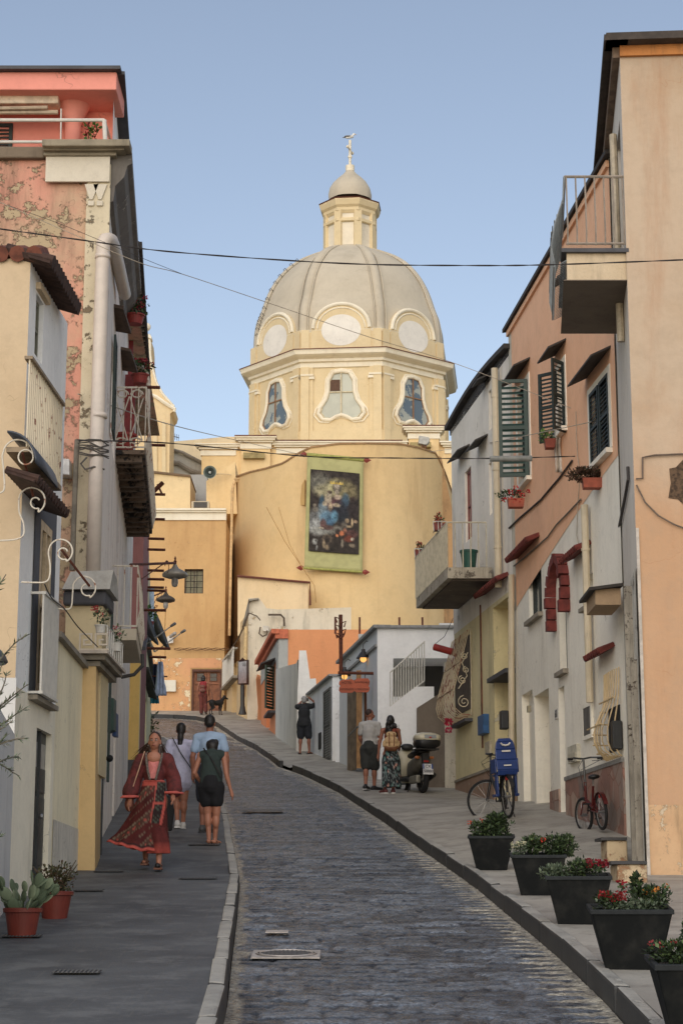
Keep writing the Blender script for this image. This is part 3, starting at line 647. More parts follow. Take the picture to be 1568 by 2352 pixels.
MB().ell(at(337, 751, Y0+.3), .2, .2, .2, 12, 8).build('ball_finial', WHT, sf)
# roofs and walls between gable and nave
an = thing('sacristy_block', 'jumble of cream and grey church annexes left of the dome', 'building', (-6, 88, 9.5))
MB().prism([at(388, 1012, 91), at(400, 1014, 91), at(520, 1003, 91), at(560, 1003, 91), at(600, 1020, 91), at(600, 1400, 91), at(388, 1400, 91)], (0, 4, 0)).build('rear_wall', plaster('rear_cream', (226, 204, 162), streak=.2, sc=.6), an)
MB().prism([at(394, 1036, 87), at(440, 1052, 87), at(510, 1091, 87), at(512, 1170, 87), at(394, 1170, 87)], (0, 2, 0)).build('gabled_wall', plaster('gab_grey', (188, 184, 172), streak=.3, sc=1), an)
MB().tube([at(392, 1032, 86.9), at(420, 1040, 86.9), at(470, 1066, 86.9), at(512, 1091, 86.9)], .09, 6).tube([at(392, 1062, 86.9), at(410, 1064, 86.9), at(440, 1082, 86.9), at(464, 1090, 86.9)], .12, 6).build('roof_edge', plaster('roofedge_grey', (150, 140, 124)), an)
MB().prism([at(370, 1085, 80.2), at(416, 1089, 80.2), at(437, 1091, 80.2), at(437, 1180, 80.2), at(340, 1180, 80.2), at(340, 1085, 80.2)], (0, 3, 0)).build('stair_box', plaster('stair_cream', (234, 206, 152), streak=.2, sc=.6), an)
MB().prism([at(340, 1080, 80.1), at(438, 1091, 80.1), at(438, 1095, 80.1), at(340, 1085, 80.1)], (0, 3.2, 0)).build('parapet_cap', plaster('cap_brown', (120, 96, 70)), an)
MB().prism([at(474, 1105, 80.6), at(484, 1098, 80.6), at(540, 1060, 80.6), at(545, 1180, 80.6), at(474, 1180, 80.6)], (0, 4.5, 0)).build('side_wall', CRM2, an)
MB().prism([at(437, 1090, 84), at(476, 1090, 84), at(476, 1180, 84), at(437, 1180, 84)], (0, 1, 0)).build('recess_wall', plaster('recess_grey', (160, 160, 156), streak=.3), an)
mb = MB(); pts_ = [at(505, 1055, 88), at(513, 1052, 88), at(550, 1074, 88)]
for k in range(12): p_ = at(506+k*4, 1054+k*1.7, 86.5); mb.tube([p_, p_+V((0, 0, .75))], .014, 4)
mb.tube([at(506, 1033, 86.5), at(552, 1058, 86.5)], .02, 4); mb.build('stair_railing', mat('rail_grey', (130, 120, 104), .7), an)
t = thing('air_conditioner', 'small air conditioning unit on the church ledge below the loudspeaker', 'air conditioner', tuple(at(461, 1168, 79.5)))
MB().prism([at(440, 1151, 79.5), at(481, 1151, 79.5), at(481, 1168, 79.5), at(440, 1168, 79.5)], (0, .4, 0)).build('casing', plaster('ac_beige', (206, 190, 156)), t, bevel=.02)
MB().prism([at(445, 1153, 79.48), at(476, 1153, 79.48), at(476, 1166, 79.48), at(445, 1166, 79.48)], (0, .01, 0)).build('grille', mat('ac_dark', (70, 66, 60)), t)
# loudspeaker horn
t = thing('loudspeaker', 'grey green horn loudspeaker on the church wall', 'loudspeaker', tuple(at(483, 1087, 80.4)))
p_ = at(483, 1087, 80.0); MB().lathe([(.29, -.28), (.27, -.27), (.15, -.1), (.08, .05), (.07, .2)], p_, 24, False, ax=(0, 1, .05)).build('horn', mat('horn_green', (128, 142, 132), .5), t, smooth=True)
MB().lathe([(.0, -.02), (.2, -.2), (.21, -.29), (.20, -.29), (.06, -.06)], p_+V((0, -.004, 0)), 24, False, ax=(0, 1, .05)).build('horn_throat', mat('horn_dark', (60, 72, 68), .5), t, smooth=True)
MB().ell(p_+V((0, -.12, 0)), .07, .09, .07).build('driver', mat('horn_pale', (190, 196, 190), .5), t)
MB().tube([p_+V((.05, .2, 0)), p_+V((.5, .35, .05)), p_+V((.9, .5, .05))], .025, 5).build('bracket', mat('beige_conduit', (216, 190, 140)), t)
# door, barred window
t = thing('wooden_door', 'tall brown double wooden door with two barred panes in the ochre wall', 'door', tuple(Wf.pt((hd[0]+hd[1])/2, 9.6)))
wd = mat('door_wood', (142, 84, 52), .7, var=.35, sc=6); wdk = mat('door_wood_dark', (92, 52, 32), .7, var=.3, sc=9)
mid = (hd[0]+hd[1])/2; zt_ = hd[3]; mb = MB()
for s0, s1 in ((hd[0]+.07, mid-.01), (mid+.01, hd[1]-.07)): 
    Wf.box(mb, s0, s1, 9.4, zt_-.1, -.2, -.14)
    n_ = 4
    for i in range(n_+1): x_ = s0+.08+(s1-s0-.16)*i/n_; Wf.box(mb, x_-.012, x_+.012, 9.5, zt_-.62, -.14, -.125)
    Wf.box(mb, s0, s1, zt_-.62, zt_-.52, -.14, -.10); Wf.box(mb, s0, s0+.1, 9.4, zt_-.1, -.139, -.11); Wf.box(mb, s1-.1, s1, 9.4, zt_-.1, -.139, -.11)
mb.build('door_leaf', wd, t)
mb = MB(); Wf.box(mb, hd[0], hd[0]+.07, 9.4, zt_, -.25, .02); Wf.box(mb, hd[1]-.07, hd[1], 9.4, zt_, -.25, .02); Wf.box(mb, hd[0]+.07, hd[1]-.07, zt_-.1, zt_, -.25, .02); mb.build('door_frame', wdk, t)
mb = MB(); g2 = MB()
for s0, s1 in ((hd[0]+.22, mid-.14), (mid+.14, hd[1]-.22)):
    Wf.box(mb, s0, s1, zt_-.48, zt_-.16, -.13, -.12)
    for i in range(5): x_ = s0+(s1-s0)*i/4; Wf.box(g2, x_-.008, x_+.008, zt_-.48, zt_-.16, -.12, -.1)
    for i in range(3): z_ = zt_-.48+.32*i/2; Wf.box(g2, s0, s1, z_-.008, z_+.008, -.12, -.105)
mb.build('door_pane', mat('door_glass', (70, 74, 62), .3), t); g2.build('pane_grille', wdk, t)
t = thing('barred_window', 'small square barred window high in the ochre wall', 'window', tuple(Wf.pt(hw[0], hw[2])))
window(Wf, hw, t, mat('win_brown', (90, 70, 54)), mat('win_dusty', (124, 118, 84), .5, sc=4), rev=.25, bars=(1, 0), name='casement')
mb = MB()
for i in range(4): x_ = hw[0]+(hw[1]-hw[0])*i/3; mb.tube([Wf.pt(x_, hw[2], -.05), Wf.pt(x_, hw[3], -.05)], .016, 5)
for i in range(5): z_ = hw[2]+(hw[3]-hw[2])*i/4; mb.tube([Wf.pt(hw[0], z_, -.04), Wf.pt(hw[1], z_, -.04)], .014, 5)
mb.build('iron_grille', mat('iron_black', (46, 40, 36), .6, .5), t)
ochp = mat('ochre_pipe', (216, 172, 112), .6)
pipe('drainpipe', [at(543, 1100, 77.1), at(537, 1112, 77.1), at(534, 1128, 77.1), at(530, 1300, 77.1), at(527, 1460, 77.1)], .06, ochp, 'tall ochre drainpipe between the flat church wall and the curved apse')
MB_ = MB().lathe([(.06, 0), (.12, .14), (.12, .18)], at(544, 1108, 77.1), 10); tag(MB_.build('rainwater_hopper', ochp), 'ochre hopper at the top of the tall church drainpipe', 'hopper')
o = MB().prism([at(373, 1562, 77.3), at(404, 1562, 77.3), at(404, 1588, 77.3), at(373, 1588, 77.3)], (0, .15, 0)).build('blank_plaque', plaster('plaque', (222, 216, 196))); tag(o, 'blank cream rectangular plaque on the peeling ochre wall', 'plaque')
# cable run along ochre wall
mb = MB()
for dy in (0, 2, 4): mb.tube([at(x, 1489+dy+math.sin(x*.3+dy)*1.2, 77.3) for x in range(400, 532, 6)], .012, 4)
tag(mb.build('cable_run', mat('old_cable', (120, 84, 54), .8)), 'bundle of thin cables sagging along the ochre church wall', 'cable')
t = thing('cctv_camera', 'small white camera and junction box on the ochre church wall', 'camera', tuple(at(398, 1460, 77.3)))
MB().prism([at(384, 1462, 77.2), at(398, 1458, 77.2), at(398, 1476, 77.2), at(384, 1478, 77.2)], (0, .15, 0)).build('junction_box', mat('box_white', (214, 208, 196)), t)
MB().cap(at(392, 1462, 76.8), at(402, 1455, 76.6), .07, .08).build('camera_head', mat('cam_grey', (150, 146, 140)), t)
# aerial
t = thing('rooftop_aerial', 'thin television aerial on the church roof against the sky', 'aerial', tuple(at(396, 1030, 90)))
mb = MB().tube([at(397, 1030, 90), at(397, 992, 90)], .03, 5); mb.tube([at(386, 998, 90), at(412, 1006, 90)], .02, 4)
for k in range(6): p_ = at(390+k*4, 999+k*1.3, 90); mb.tube([p_+V((0, 0, -.16)), p_+V((0, 0, .16))], .012, 4)
mb.build('mast', mat('aerial_metal', (110, 112, 116), .5, .5), t)
t = thing('floodlight', 'small grey floodlight on a bracket above the curved yellow apse wall', 'floodlight', tuple(at(975, 1030, 78)))
MB().prism([at(962, 1000, 78), at(985, 1004, 78), at(987, 1013, 78), at(978, 1022, 78), at(960, 1018, 78)], (0, .4, 0)).build('lamp_head', mat('flood_grey', (170, 168, 158), .5), t, bevel=.03)
MB().tube([at(970, 1020, 78.1), at(968, 1040, 78.1)], .03, 5).tube([at(976, 1022, 78.1), at(978, 1042, 78.1)], .03, 5).build('bracket', RUST, t)
# banner
bw = Wall((at(700, 1180, 75.6).x, 75.6), (at(835, 1190, 75.2).x, 75.2), 0)
t = thing('painted_banner', 'long green fabric banner printed with a dark painting of a seated mother and child', 'banner', tuple(bw.pt(bw.L/2, 14)))
tl, tr, bl, br = at(706, 1046, 75.9), at(834, 1058, 75.9), at(699, 1306, 75.9), at(832, 1315, 75.9)
mb = MB(); nx, ny = 16, 30; Pg = lambda u_, v_, o=0: tl.lerp(tr, u_).lerp(bl.lerp(br, u_), v_)+V((0, -.12-.05*math.sin(u_*3.1)*math.sin(v_*5)-o, 0))
for j in range(ny+1):
    for i in range(nx+1): mb.v.append(Pg(i/nx, j/ny)); mb.c.append((1, 1, 1))
mb.f = [[j*(nx+1)+i, j*(nx+1)+i+1, (j+1)*(nx+1)+i+1, (j+1)*(nx+1)+i] for j in range(ny) for i in range(nx)]
mb.build('green_cloth', mat('banner_green', (172, 168, 108), .85, var=.12, sc=3), t, smooth=True, solid=.02)
BL = [(.5, .5, .9, .9, (58, 50, 44), 1), (.2, .16, .22, .12, (120, 118, 104), .9), (.62, .22, .3, .12, (150, 140, 96), .9), (.3, .26, .22, .08, (166, 158, 120), .9), (.82, .25, .14, .1, (120, 108, 76), .8), (.5, .2, .12, .1, (176, 168, 120), .9),
      (.1, .62, .2, .12, (120, 122, 120), .9), (.16, .7, .2, .1, (160, 162, 158), .95), (.28, .74, .24, .05, (150, 150, 140), .8), (.56, .72, .09, .05, (140, 136, 124), .9), (.7, .66, .06, .05, (120, 110, 96), .9),
      (.55, .44, .2, .1, (96, 60, 66), 1), (.72, .36, .08, .09, (66, 92, 112), 1), (.25, .42, .06, .1, (52, 80, 100), 1), (.62, .5, .18, .12, (40, 46, 54), 1), (.28, .52, .12, .1, (134, 150, 156), 1), (.34, .58, .12, .08, (88, 124, 148), 1), (.5, .56, .07, .07, (96, 146, 172), 1), (.42, .63, .08, .05, (70, 104, 132), 1),
      (.28, .66, .06, .06, (98, 66, 62), 1), (.38, .70, .1, .03, (90, 62, 58), .9), (.24, .71, .05, .012, (190, 176, 150), 1), (.55, .2, .085, .075, (72, 66, 60), 1), (.54, .195, .055, .05, (178, 164, 142), 1), (.545, .26, .04, .03, (170, 156, 136), 1),
      (.4, .28, .045, .035, (170, 158, 136), 1), (.395, .265, .05, .02, (80, 66, 54), 1), (.37, .35, .07, .06, (182, 166, 140), 1), (.3, .41, .05, .03, (184, 166, 136), 1), (.42, .44, .04, .05, (180, 160, 128), 1), (.54, .42, .08, .025, (186, 166, 134), 1), (.56, .32, .08, .03, (180, 160, 140), .9),
      (.1, .41, .05, .03, (60, 50, 44), 1), (.1, .44, .04, .02, (140, 130, 112), .9), (.12, .49, .06, .03, (130, 122, 106), .8), (.86, .33, .05, .03, (66, 50, 44), 1), (.88, .45, .1, .12, (52, 44, 44), .9), (.76, .6, .04, .03, (160, 136, 104), 1), (.86, .62, .025, .05, (190, 164, 124), 1), (.8, .67, .05, .015, (190, 164, 124), 1), (.93, .6, .04, .02, (180, 150, 116), .9),
      (.58, .75, .06, .04, (50, 40, 36), 1), (.56, .79, .03, .02, (220, 130, 80), 1), (.66, .76, .05, .03, (214, 120, 76), 1), (.72, .72, .04, .03, (170, 110, 84), 1), (.85, .76, .12, .05, (92, 58, 54), .9), (.8, .82, .1, .04, (120, 56, 40), .9), (.87, .82, .035, .02, (190, 180, 160), 1), (.67, .88, .03, .05, (150, 138, 118), .9), (.86, .9, .06, .02, (150, 134, 110), .9), (.36, .84, .09, .06, (120, 104, 84), .9), (.36, .85, .06, .05, (56, 48, 42), 1), (.3, .9, .03, .05, (160, 140, 108), .9), (.37, .94, .05, .03, (150, 130, 100), .9), (.12, .88, .05, .035, (176, 178, 172), 1), (.14, .87, .02, .015, (90, 86, 80), 1), (.16, .95, .02, .03, (150, 150, 144), 1), (.5, .93, .1, .05, (50, 44, 38), .9)]
mb = MB(); nx, ny = 110, 180
for j in range(ny+1):
    for i in range(nx+1):
        u_, v_ = i/nx, j/ny; c = [44, 40, 38]; uu = u_+.012*N.noise((u_*14, v_*20, 0)); vv = v_+.009*N.noise((u_*14, v_*20, 5))
        for bx, by, rx, ry, cc, s_ in BL:
            d = ((uu-bx)/rx)**2+((vv-by)/ry)**2
            if d < 1.9: k = s_*min(1, max(0, (1.7-d)/1.3))*.9; c = [c[q]+(cc[q]-c[q])*k for q in range(3)]
        if .13 < v_ < .165 and .4 < u_ < .67 and (v_ > .148 or int(u_*48) % 3): c = [196, 166, 78]
        g_ = .8+.5*N.noise((u_*12, v_*20, 2))+.4*N.noise((u_*30, v_*48, 2))+.2*N.noise((u_*70, v_*110, 2)); e_ = 1 if 0 < i < nx and 0 < j < ny else .4
        mb.v.append(Pg(.065+.87*u_, .13+.72*v_, .09)); mb.c.append(tuple(q*g_*e_ for q in lin(c)))
mb.f = [[j*(nx+1)+i, j*(nx+1)+i+1, (j+1)*(nx+1)+i+1, (j+1)*(nx+1)+i] for j in range(ny) for i in range(nx)]
mb.build('printed_picture', vmat('print', .8, .05, 10, 0), t, vc=True, smooth=True)
mb = MB().tube([Pg(-.01, 0), Pg(1.01, 0)], .09, 8); mb.tube([Pg(-.02, 1), Pg(1.0, 1)], .05, 8); mb.build('roller', mat('banner_roll', (160, 160, 78), .85), t)
red = mat('finial_red', (140, 50, 34), .6)
for u_, v_ in ((-.06, .0), (1.06, .0), (-.06, 1), (1.05, 1)): p_ = Pg(u_, v_); mb = MB().add([p_+V((-.2, 0, 0)), p_+V((0, 0, .12)), p_+V((.2, 0, 0)), p_+V((0, 0, -.12)), p_+V((0, -.05, 0)), p_+V((0, .05, 0))], [[0, 1, 4], [1, 2, 4], [2, 3, 4], [3, 0, 4], [1, 0, 5], [2, 1, 5], [3, 2, 5], [0, 3, 5]]); mb.build('diamond_finial', red, t)
rope = mat('rope_tan', (190, 140, 74), .8)
o = MB().tube([at(612, 1165, 76.4), at(655, 1245, 76), at(694, 1303, 75.6)], .014, 4).tube([at(640, 1165, 76.3), at(665, 1250, 76), at(694, 1303, 75.6)], .010, 4).tube([at(694, 1303, 75.6), at(722, 1345, 75.4), at(726, 1385, 75.4)], .014, 4).build('guy_rope', rope); tag(o, 'tan guy ropes running from the apse wall to the banner corner', 'rope')
# ================================================================ left side of the street
grey = mat('slate_grey', (72, 72, 76), .7, sc=3); dark = mat('dark_void', (26, 26, 26), .9)
terra = mat('terracotta_tile', (124, 66, 46), .85, var=.4, sc=9, bm=.4); terra_r = mat('red_tile', (122, 46, 36), .8, var=.35, sc=9, bm=.4); dktile = mat('old_dark_tile', (72, 48, 38), .9, var=.4, sc=9, bm=.4)
whmet = mat('white_metal', (206, 202, 190), .5, var=.1); whrust = mat('rusty_white_metal', (196, 188, 170), .6, var=.3, sc=9, c2=(130, 72, 46), t=(.55, .64)); rustm = mat('rusty_iron', (110, 56, 36), .75, .2, .4, 12)
conc = plaster('balcony_concrete', (150, 140, 122), (110, 100, 86), streak=.5, sc=2)
def bars(mb, W, a0, a1, z0, z1, out, n, r=.009, rail=.014):
    for i in range(n+1): a = a0+(a1-a0)*i/n; mb.tube([W.pt(a, z0, out), W.pt(a, z1, out)], r, 4)
    for z in (z0, z1): mb.tube([W.pt(a0, z, out), W.pt(a1, z, out)], rail, 5)
# --- cream house nearest
XC = at(71, 600, 18.2).x
h1 = thing('cream_house', 'cream house with a tiled eave at the left edge, nearest the camera', 'house', (-3.2, 18.2, 1.6))
W1 = Wall((-9, 18.2), (XC, 18.2), 0); S1 = Wall((XC, 18.2), (-3.10, 20.3), 1)
CR1 = plaster('near_cream', (206, 180, 142), (196, 168, 128), streak=.18, stain=(120, 100, 76), sc=.8)
GRY = plaster('side_greywhite', (244, 242, 236), (230, 230, 226), streak=.25, stain=(120, 116, 108), sc=.8)
BEI = plaster('side_beige', (240, 230, 204), (226, 216, 188), streak=.3, stain=(110, 100, 80), sc=.9)
ztop = at(71, 598, 18.2).z; zwh = at(37, 1557, 18.2).z
mb = MB(); W1.sheet(mb, 0, W1.L, zwh, ztop+.02); mb.quad(W1.pt(0, ztop), W1.pt(W1.L, ztop), S1.pt(S1.L, ztop), V((-9, 24, ztop))); mb.build('front_wall', CR1, h1)
mb = MB(); W1.sheet(mb, 0, W1.L+.012, 1.0, zwh, out=.012); mb.build('white_base', plaster('white_base', (206, 204, 198), (190, 190, 188), streak=.3, stain=(130, 124, 112)), h1)
wu = S1.r4(82, 668, 815, 100, 745, 0); dn = S1.r4(79, 1668, 1995, 114, 1850); wl = S1.r4(87, 1185, 1590, 113, 1400)
zsp = S1.px(60, 1590)[1]
mb = MB(); S1.sheet(mb, 0, S1.L, zsp, ztop, [wu, (wl[0], wl[1], max(wl[2], zsp+.01), wl[3])], rev=.12); mb.quad(S1.pt(S1.L, 1), S1.pt(S1.L, ztop), V((-9, 20.3, ztop)), V((-9, 20.3, 1))); mb.build('side_wall', GRY, h1)
mb = MB(); S1.sheet(mb, 0, S1.L, 1, zsp, [(dn[0], dn[1], 1.2, dn[3])], rev=.1, out=.004); mb.build('lower_side_wall', BEI, h1)
window(S1, wu, h1, mat('green_grey_frame', (120, 118, 96)), glass, rev=.1, bars=(0, 1), name='upper_window')
mb = MB(); S1.box(mb, wu[0]-.04, wu[1]+.1, wu[3]+.03, wu[3]+.1, 0, .05); mb.build('window_hood', CR1, h1)
# dark painted surround and tall french window with cream frames
mb = MB(); S1.sheet(mb, wl[0]-.32, wl[1]+.22, wl[2]-.1, wl[3]+.35, [(wl[0]-.02, wl[1]+.02, wl[2], wl[3])], rev=.1, out=.012); mb.build('painted_surround', mat('surround_grey', (84, 86, 92), .85, sc=2), h1)
fo = window(S1, wl, h1, mat('cream_joinery', (206, 178, 136)), glass, rev=.04, bars=(1, 1), fw=.09, name='french_window')
# balcony grille of white slats (bulging flat)
g0 = S1.px(104, 1362, .14); g1 = S1.px(136, 1410, .14); zb_ = S1.px(96, 1590, .14)[1]
mb = MB(); n = 13
for i in range(n): a = g0[0]+(g1[0]-g0[0])*i/(n-1); S1.box(mb, a-.022, a+.022, zb_, g0[1], .12, .14)
mb.build('balcony_slat', whmet, h1, None)
mb = MB()
for z in (g0[1], zb_): S1.box(mb, g0[0]-.03, g1[0]+.03, z-.015, z+.015, .11, .155); S1.box(mb, g0[0]-.03, g0[0], z-.012, z+.012, 0, .11); S1.box(mb, g1[0], g1[0]+.03, z-.012, z+.012, 0, .11)
mb.build('balcony_rail', whmet, h1)
S1.box(MB(), 0, 1, 0, 1, 0, 1)
mb = MB(); S1.box(mb, wl[0]-.34, wl[1]+.2, zb_-.07, zb_-.02, 0, .1); mb.build('balcony_sill', conc, h1)
# door
mb = MB(); S1.box(mb, dn[0], dn[1], 1.2, dn[3], -.1, -.06); m_ = (dn[0]+dn[1])/2
S1.box(mb, m_-.02, m_+.02, 1.2, dn[3], -.06, -.03)
for a, b in ((dn[0]+.05, m_-.05), (m_+.05, dn[1]-.05)):
    for z0_, z1_ in ((2.0, 2.7), (2.75, 3.0)): S1.box(mb, a, b, z0_, z1_, -.06, -.045)
do_ = mb.build('dark_door', mat('door_green_black', (50, 54, 54), .5, sc=4), h1)
mb = MB(); S1.box(mb, dn[0]+.08, m_-.08, dn[3]-.5, dn[3]-.12, -.06, -.05); S1.box(mb, m_+.08, dn[1]-.08, dn[3]-.5, dn[3]-.12, -.06, -.05); mb.build('pane', mat('milky_pane', (140, 140, 136), .3), do_)
MB().ell(S1.pt(m_+.05, 2.5, -.01), .02, .03, .03).build('handle', mat('chrome', (180, 180, 180), .3, .9), do_)
# tile eave: row of barrel tiles running across the front and the side
mb = MB(); r = .075
for i in range(14):
    X = XC+.04-i*.17; mb.tube([V((X, 18.14, ztop+.05)), V((X, 18.6, ztop+.22))], .085, 8)
mb.build('front_tile_row', terra, h1)
mb = MB(); a = 0
while a < 1.55:
    mb.tube([S1.pt(a, ztop+.12, -.25), S1.pt(a, ztop+.04, .02), S1.pt(a, ztop-.02, .24)], .07, 8); a += .125
mb.prism([S1.pt(-.1, ztop+.0, 0), S1.pt(1.6, ztop+.0, 0), S1.pt(1.6, ztop-.07, .22), S1.pt(-.1, ztop-.07, .22)], (0, 0, .03)); mb.build('side_tile_row', dktile, h1)
# upper balcony railing along the side with flat iron bars
b0 = S1.px(70, 826, .2); b1 = S1.px(143, 955, .2); zl = S1.px(66, 1030, .2)[1]
mb = MB()
for i in range(20): a = b0[0]+(b1[0]-b0[0])*i/19; S1.box(mb, a-.012, a+.012, zl, b0[1], .19, .205)
mb.build('upper_balcony_bars', mat('cream_rust_bars', (206, 190, 158), .6, var=.3, sc=7, c2=(120, 66, 40), t=(.58, .66)), h1)
mb = MB(); S1.box(mb, b0[0]-.03, b1[0]+.02, b0[1], b0[1]+.03, .15, .23); S1.box(mb, b0[0], b1[0], zl-.05, zl, 0, .22); mb.build('upper_balcony_rail', mat('old_cream_iron', (150, 128, 98), .7, var=.3), h1)
# curved sheet canopy and tiled hood under it
c0_, c1_ = S1.px(58, 1045, .2), S1.px(112, 1108, .2)
mb = MB(); n = 10
for i in range(n+1):
    t_ = i/n*1.5; mb.v += [S1.pt(c0_[0], c0_[1]-.1+.36*math.cos(t_)*.9, .02+.28*math.sin(t_)), S1.pt(c1_[0]-.1, c0_[1]-.1+.36*math.cos(t_)*.9, .02+.28*math.sin(t_))]; mb.c += [(1, 1, 1)]*2
mb.f = [[2*i, 2*i+1, 2*i+3, 2*i+2] for i in range(n)]; mb.build('curved_canopy', mat('canopy_blue_grey', (70, 76, 86), .5, .3, sc=3), h1, solid=.02, smooth=True)
zh = S1.px(88, 1112, .2)[1]; tile_awning(S1, (c0_[0]+.05, c1_[0]+.55, zh), h1, dktile, .32, .1)
# white boundary wall toward the camera
wb = thing('white_side_wall', 'white painted wall behind the cactus pot at the lower left edge', 'wall', (-2.9, 16, 1.4))
Wb = Wall((-2.55, 13.0), (-3.16, 18.18), 1); mb = MB(); Wb.box(mb, 0, Wb.L, 0.7, 3.2, -.3, 0); mb.build('wall', plaster('white_base2', (206, 204, 198), (186, 186, 184), streak=.3, stain=(130, 124, 112)), wb)
# --- yard wall, yellow pillar with meander balcony
yw = thing('yard_wall', 'yellowish plaster wall with a stone coping and a battered yellow corner pillar', 'wall', (-3.1, 21, 1.8))
SY = Wall((-3.10, 20.3), (-3.16, 22.8), 1); YB = plaster('yard_yellow', (246, 232, 192), (234, 220, 180), streak=.35, stain=(116, 106, 84), sc=.9, peel=(150, 140, 120), pa=.04)
mb = MB(); SY.sheet(mb, 0, SY.L, 1, 4.44); mb.quad(SY.pt(0, 4.44), SY.pt(SY.L, 4.44), SY.pt(SY.L, 4.44, -.3), SY.pt(0, 4.44, -.3)); mb.build('wall', YB, yw)
mb = MB(); SY.sheet(mb, .1, SY.L, 1, 2.5, out=.006); mb.build('weathered_base', plaster('weathered', (214, 206, 188), (188, 180, 164), streak=.6, sc=2, peel=(206, 196, 170), pa=.2), yw)
mb = MB(); SY.box(mb, -.2, SY.L, 4.44, 4.5, -.35, .07); mb.build('coping', conc, yw)
zp = at(200, 1530, 22.8).z
mb = MB(); b_ = [(-3.34, 22.8), (-2.93, 22.8), (-3.08, 24.4), (-3.4, 24.4)]; t_ = [(-3.3, 22.8), (-3.0, 22.8), (-3.12, 24.4), (-3.4, 24.4)]
mb.add([(*p_, 1.2) for p_ in b_]+[(*p_, zp) for p_ in t_], [[0, 1, 5, 4], [1, 2, 6, 5], [2, 3, 7, 6], [3, 0, 4, 7], [4, 5, 6, 7]]); mb.build('pillar', plaster('pillar_yellow', (214, 178, 118), (202, 166, 110), streak=.3, stain=(150, 110, 60), peel=(196, 182, 154), pa=.08, sc=1), yw)
mb = MB()
for z_, o_ in ((zp, .02), (zp+.07, .09)): mb.box(-3.3, -2.97+o_, 22.8-o_, 24.5, z_, z_+.06)
mb.build('balcony_slab', conc, yw)
MB().box(-3.3, -2.84, 22.62, 24.6, zp+.135, zp+.17).build('marble_slab', mat('slab_marble', (190, 176, 158), .5, sc=3), yw)
# meander panel (square spirals cut in concrete)
mb = MB(); zq = zp+.18; Y_ = 22.68
def bar(x0, x1, z0, z1): mb.box(-3.2+x0, -3.2+x1, Y_, Y_+.03, zq+z0, zq+z1)
for o_ in (0, .19):
    for a in ((.0, .18, .0, .02), (.0, .02, .02, .19), (.0, .16, .19, .21), (.14, .16, .06, .19), (.05, .14, .06, .08), (.05, .07, .08, .14), (.07, .11, .12, .14)): bar(o_+a[0], o_+a[1], a[2], a[3])
mb.build('meander_panel', plaster('meander_cream', (214, 200, 176)), yw)
mb = MB()
for i in range(9): mb.tube([V((-2.86, 22.7+i*.2, zq)), V((-2.86, 22.7+i*.2, zq+.3))], .01, 5)
mb.tube([V((-2.86, 22.68, zq+.3)), V((-2.86, 24.4, zq+.3))], .012, 5); mb.build('side_railing', whmet, yw)
def potplant(name, label, c, r, h, potc, n, cols, fl=None, group=None, spread=1.6, H=.25, taper=.75, sub='pot', L=.05):
    t = thing(name, label, 'potted plant', tuple(c), 0, group); c = V(c)
    MB().lathe([(r*taper, 0), (r*.97, h*.86), (r*1.08, h*.86), (r*1.1, h), (r*.95, h), (r*.9, h*.86)], c, 20).build(sub, potc, t, smooth=False)
    mb = MB(); foliage(mb, c+V((0, 0, h+H*.45)), r*spread, r*spread, H*.6, n, L, L*.6, cols)
    mb.build('foliage', leafm, t, vc=True)
    if fl:
        mb = MB()
        for q in range(fl[1]): flower(mb, c+V((random.uniform(-1, 1)*r*spread*.8, -random.random()*r*.8, h+H*random.uniform(.4, 1.05))), fl[2], fl[0])
        mb.build('blossoms', leafm, t, vc=True)
    return t
terp = mat('terracotta_pot', (150, 66, 46), .7, sc=5)
GC = ((54, 74, 42), (74, 96, 54), (40, 56, 34)); SC = ((110, 120, 84), (84, 98, 66), (64, 80, 52))
potplant('potted_carnations', 'small pot of pink flowers on the meander balcony, the nearer one', V((-2.95, 22.75, zq+.22)), .07, .1, whmet, 90, SC, ((196, 74, 76), 5, .035), 'small flower pots on the meander balcony', 1.7, .22)
potplant('potted_carnations', 'small pot of pink flowers hanging further back on the meander balcony rail', V((-2.84, 23.5, zq+.1)), .07, .1, whmet, 90, SC, ((196, 90, 110), 3, .03), 'small flower pots on the meander balcony', 1.8, .22)
# chimney-like cream block with grey cap behind the yard wall
cb = thing('capped_gatepost', 'big cream block with a dark band and a weathered sloping stone cap', 'gatepost', (-3.2, 23.6, 4.4))
a = at(150, 1460, 23.4); b = at(235, 1460, 23.4); zt_ = at(190, 1388, 23.4).z
MB().box(a.x, b.x, 23.4, 24.15, 3.2, zt_).build('block', plaster('block_cream', (212, 192, 146), (202, 180, 134), streak=.12, sc=.8), cb)
mb = MB().box(a.x-.03, b.x+.05, 23.32, 24.15, zt_-.02, zt_+.16); mb.build('dark_band', grey, cb, bevel=.03)
p0_, p1_ = at(147, 1388, 23.3), at(250, 1378, 23.3); zz_ = zt_+.17
mb = MB().add([(p0_.x-.02, 23.25, zz_), (b.x+.1, 23.25, zz_), (b.x+.1, 24.2, zz_), (p0_.x-.02, 24.2, zz_), (p0_.x+.06, 23.4, zz_+.25), (b.x+.12, 23.4, zz_+.27), (b.x+.08, 24.2, zz_+.27), (p0_.x+.06, 24.2, zz_+.25)], [[0, 1, 5, 4], [1, 2, 6, 5], [4, 5, 6, 7], [3, 0, 4, 7], [2, 3, 7, 6], [0, 3, 2, 1]])
mb.build('stone_cap', plaster('cap_stone', (176, 172, 160), (130, 126, 116), streak=.3, sc=3), cb)
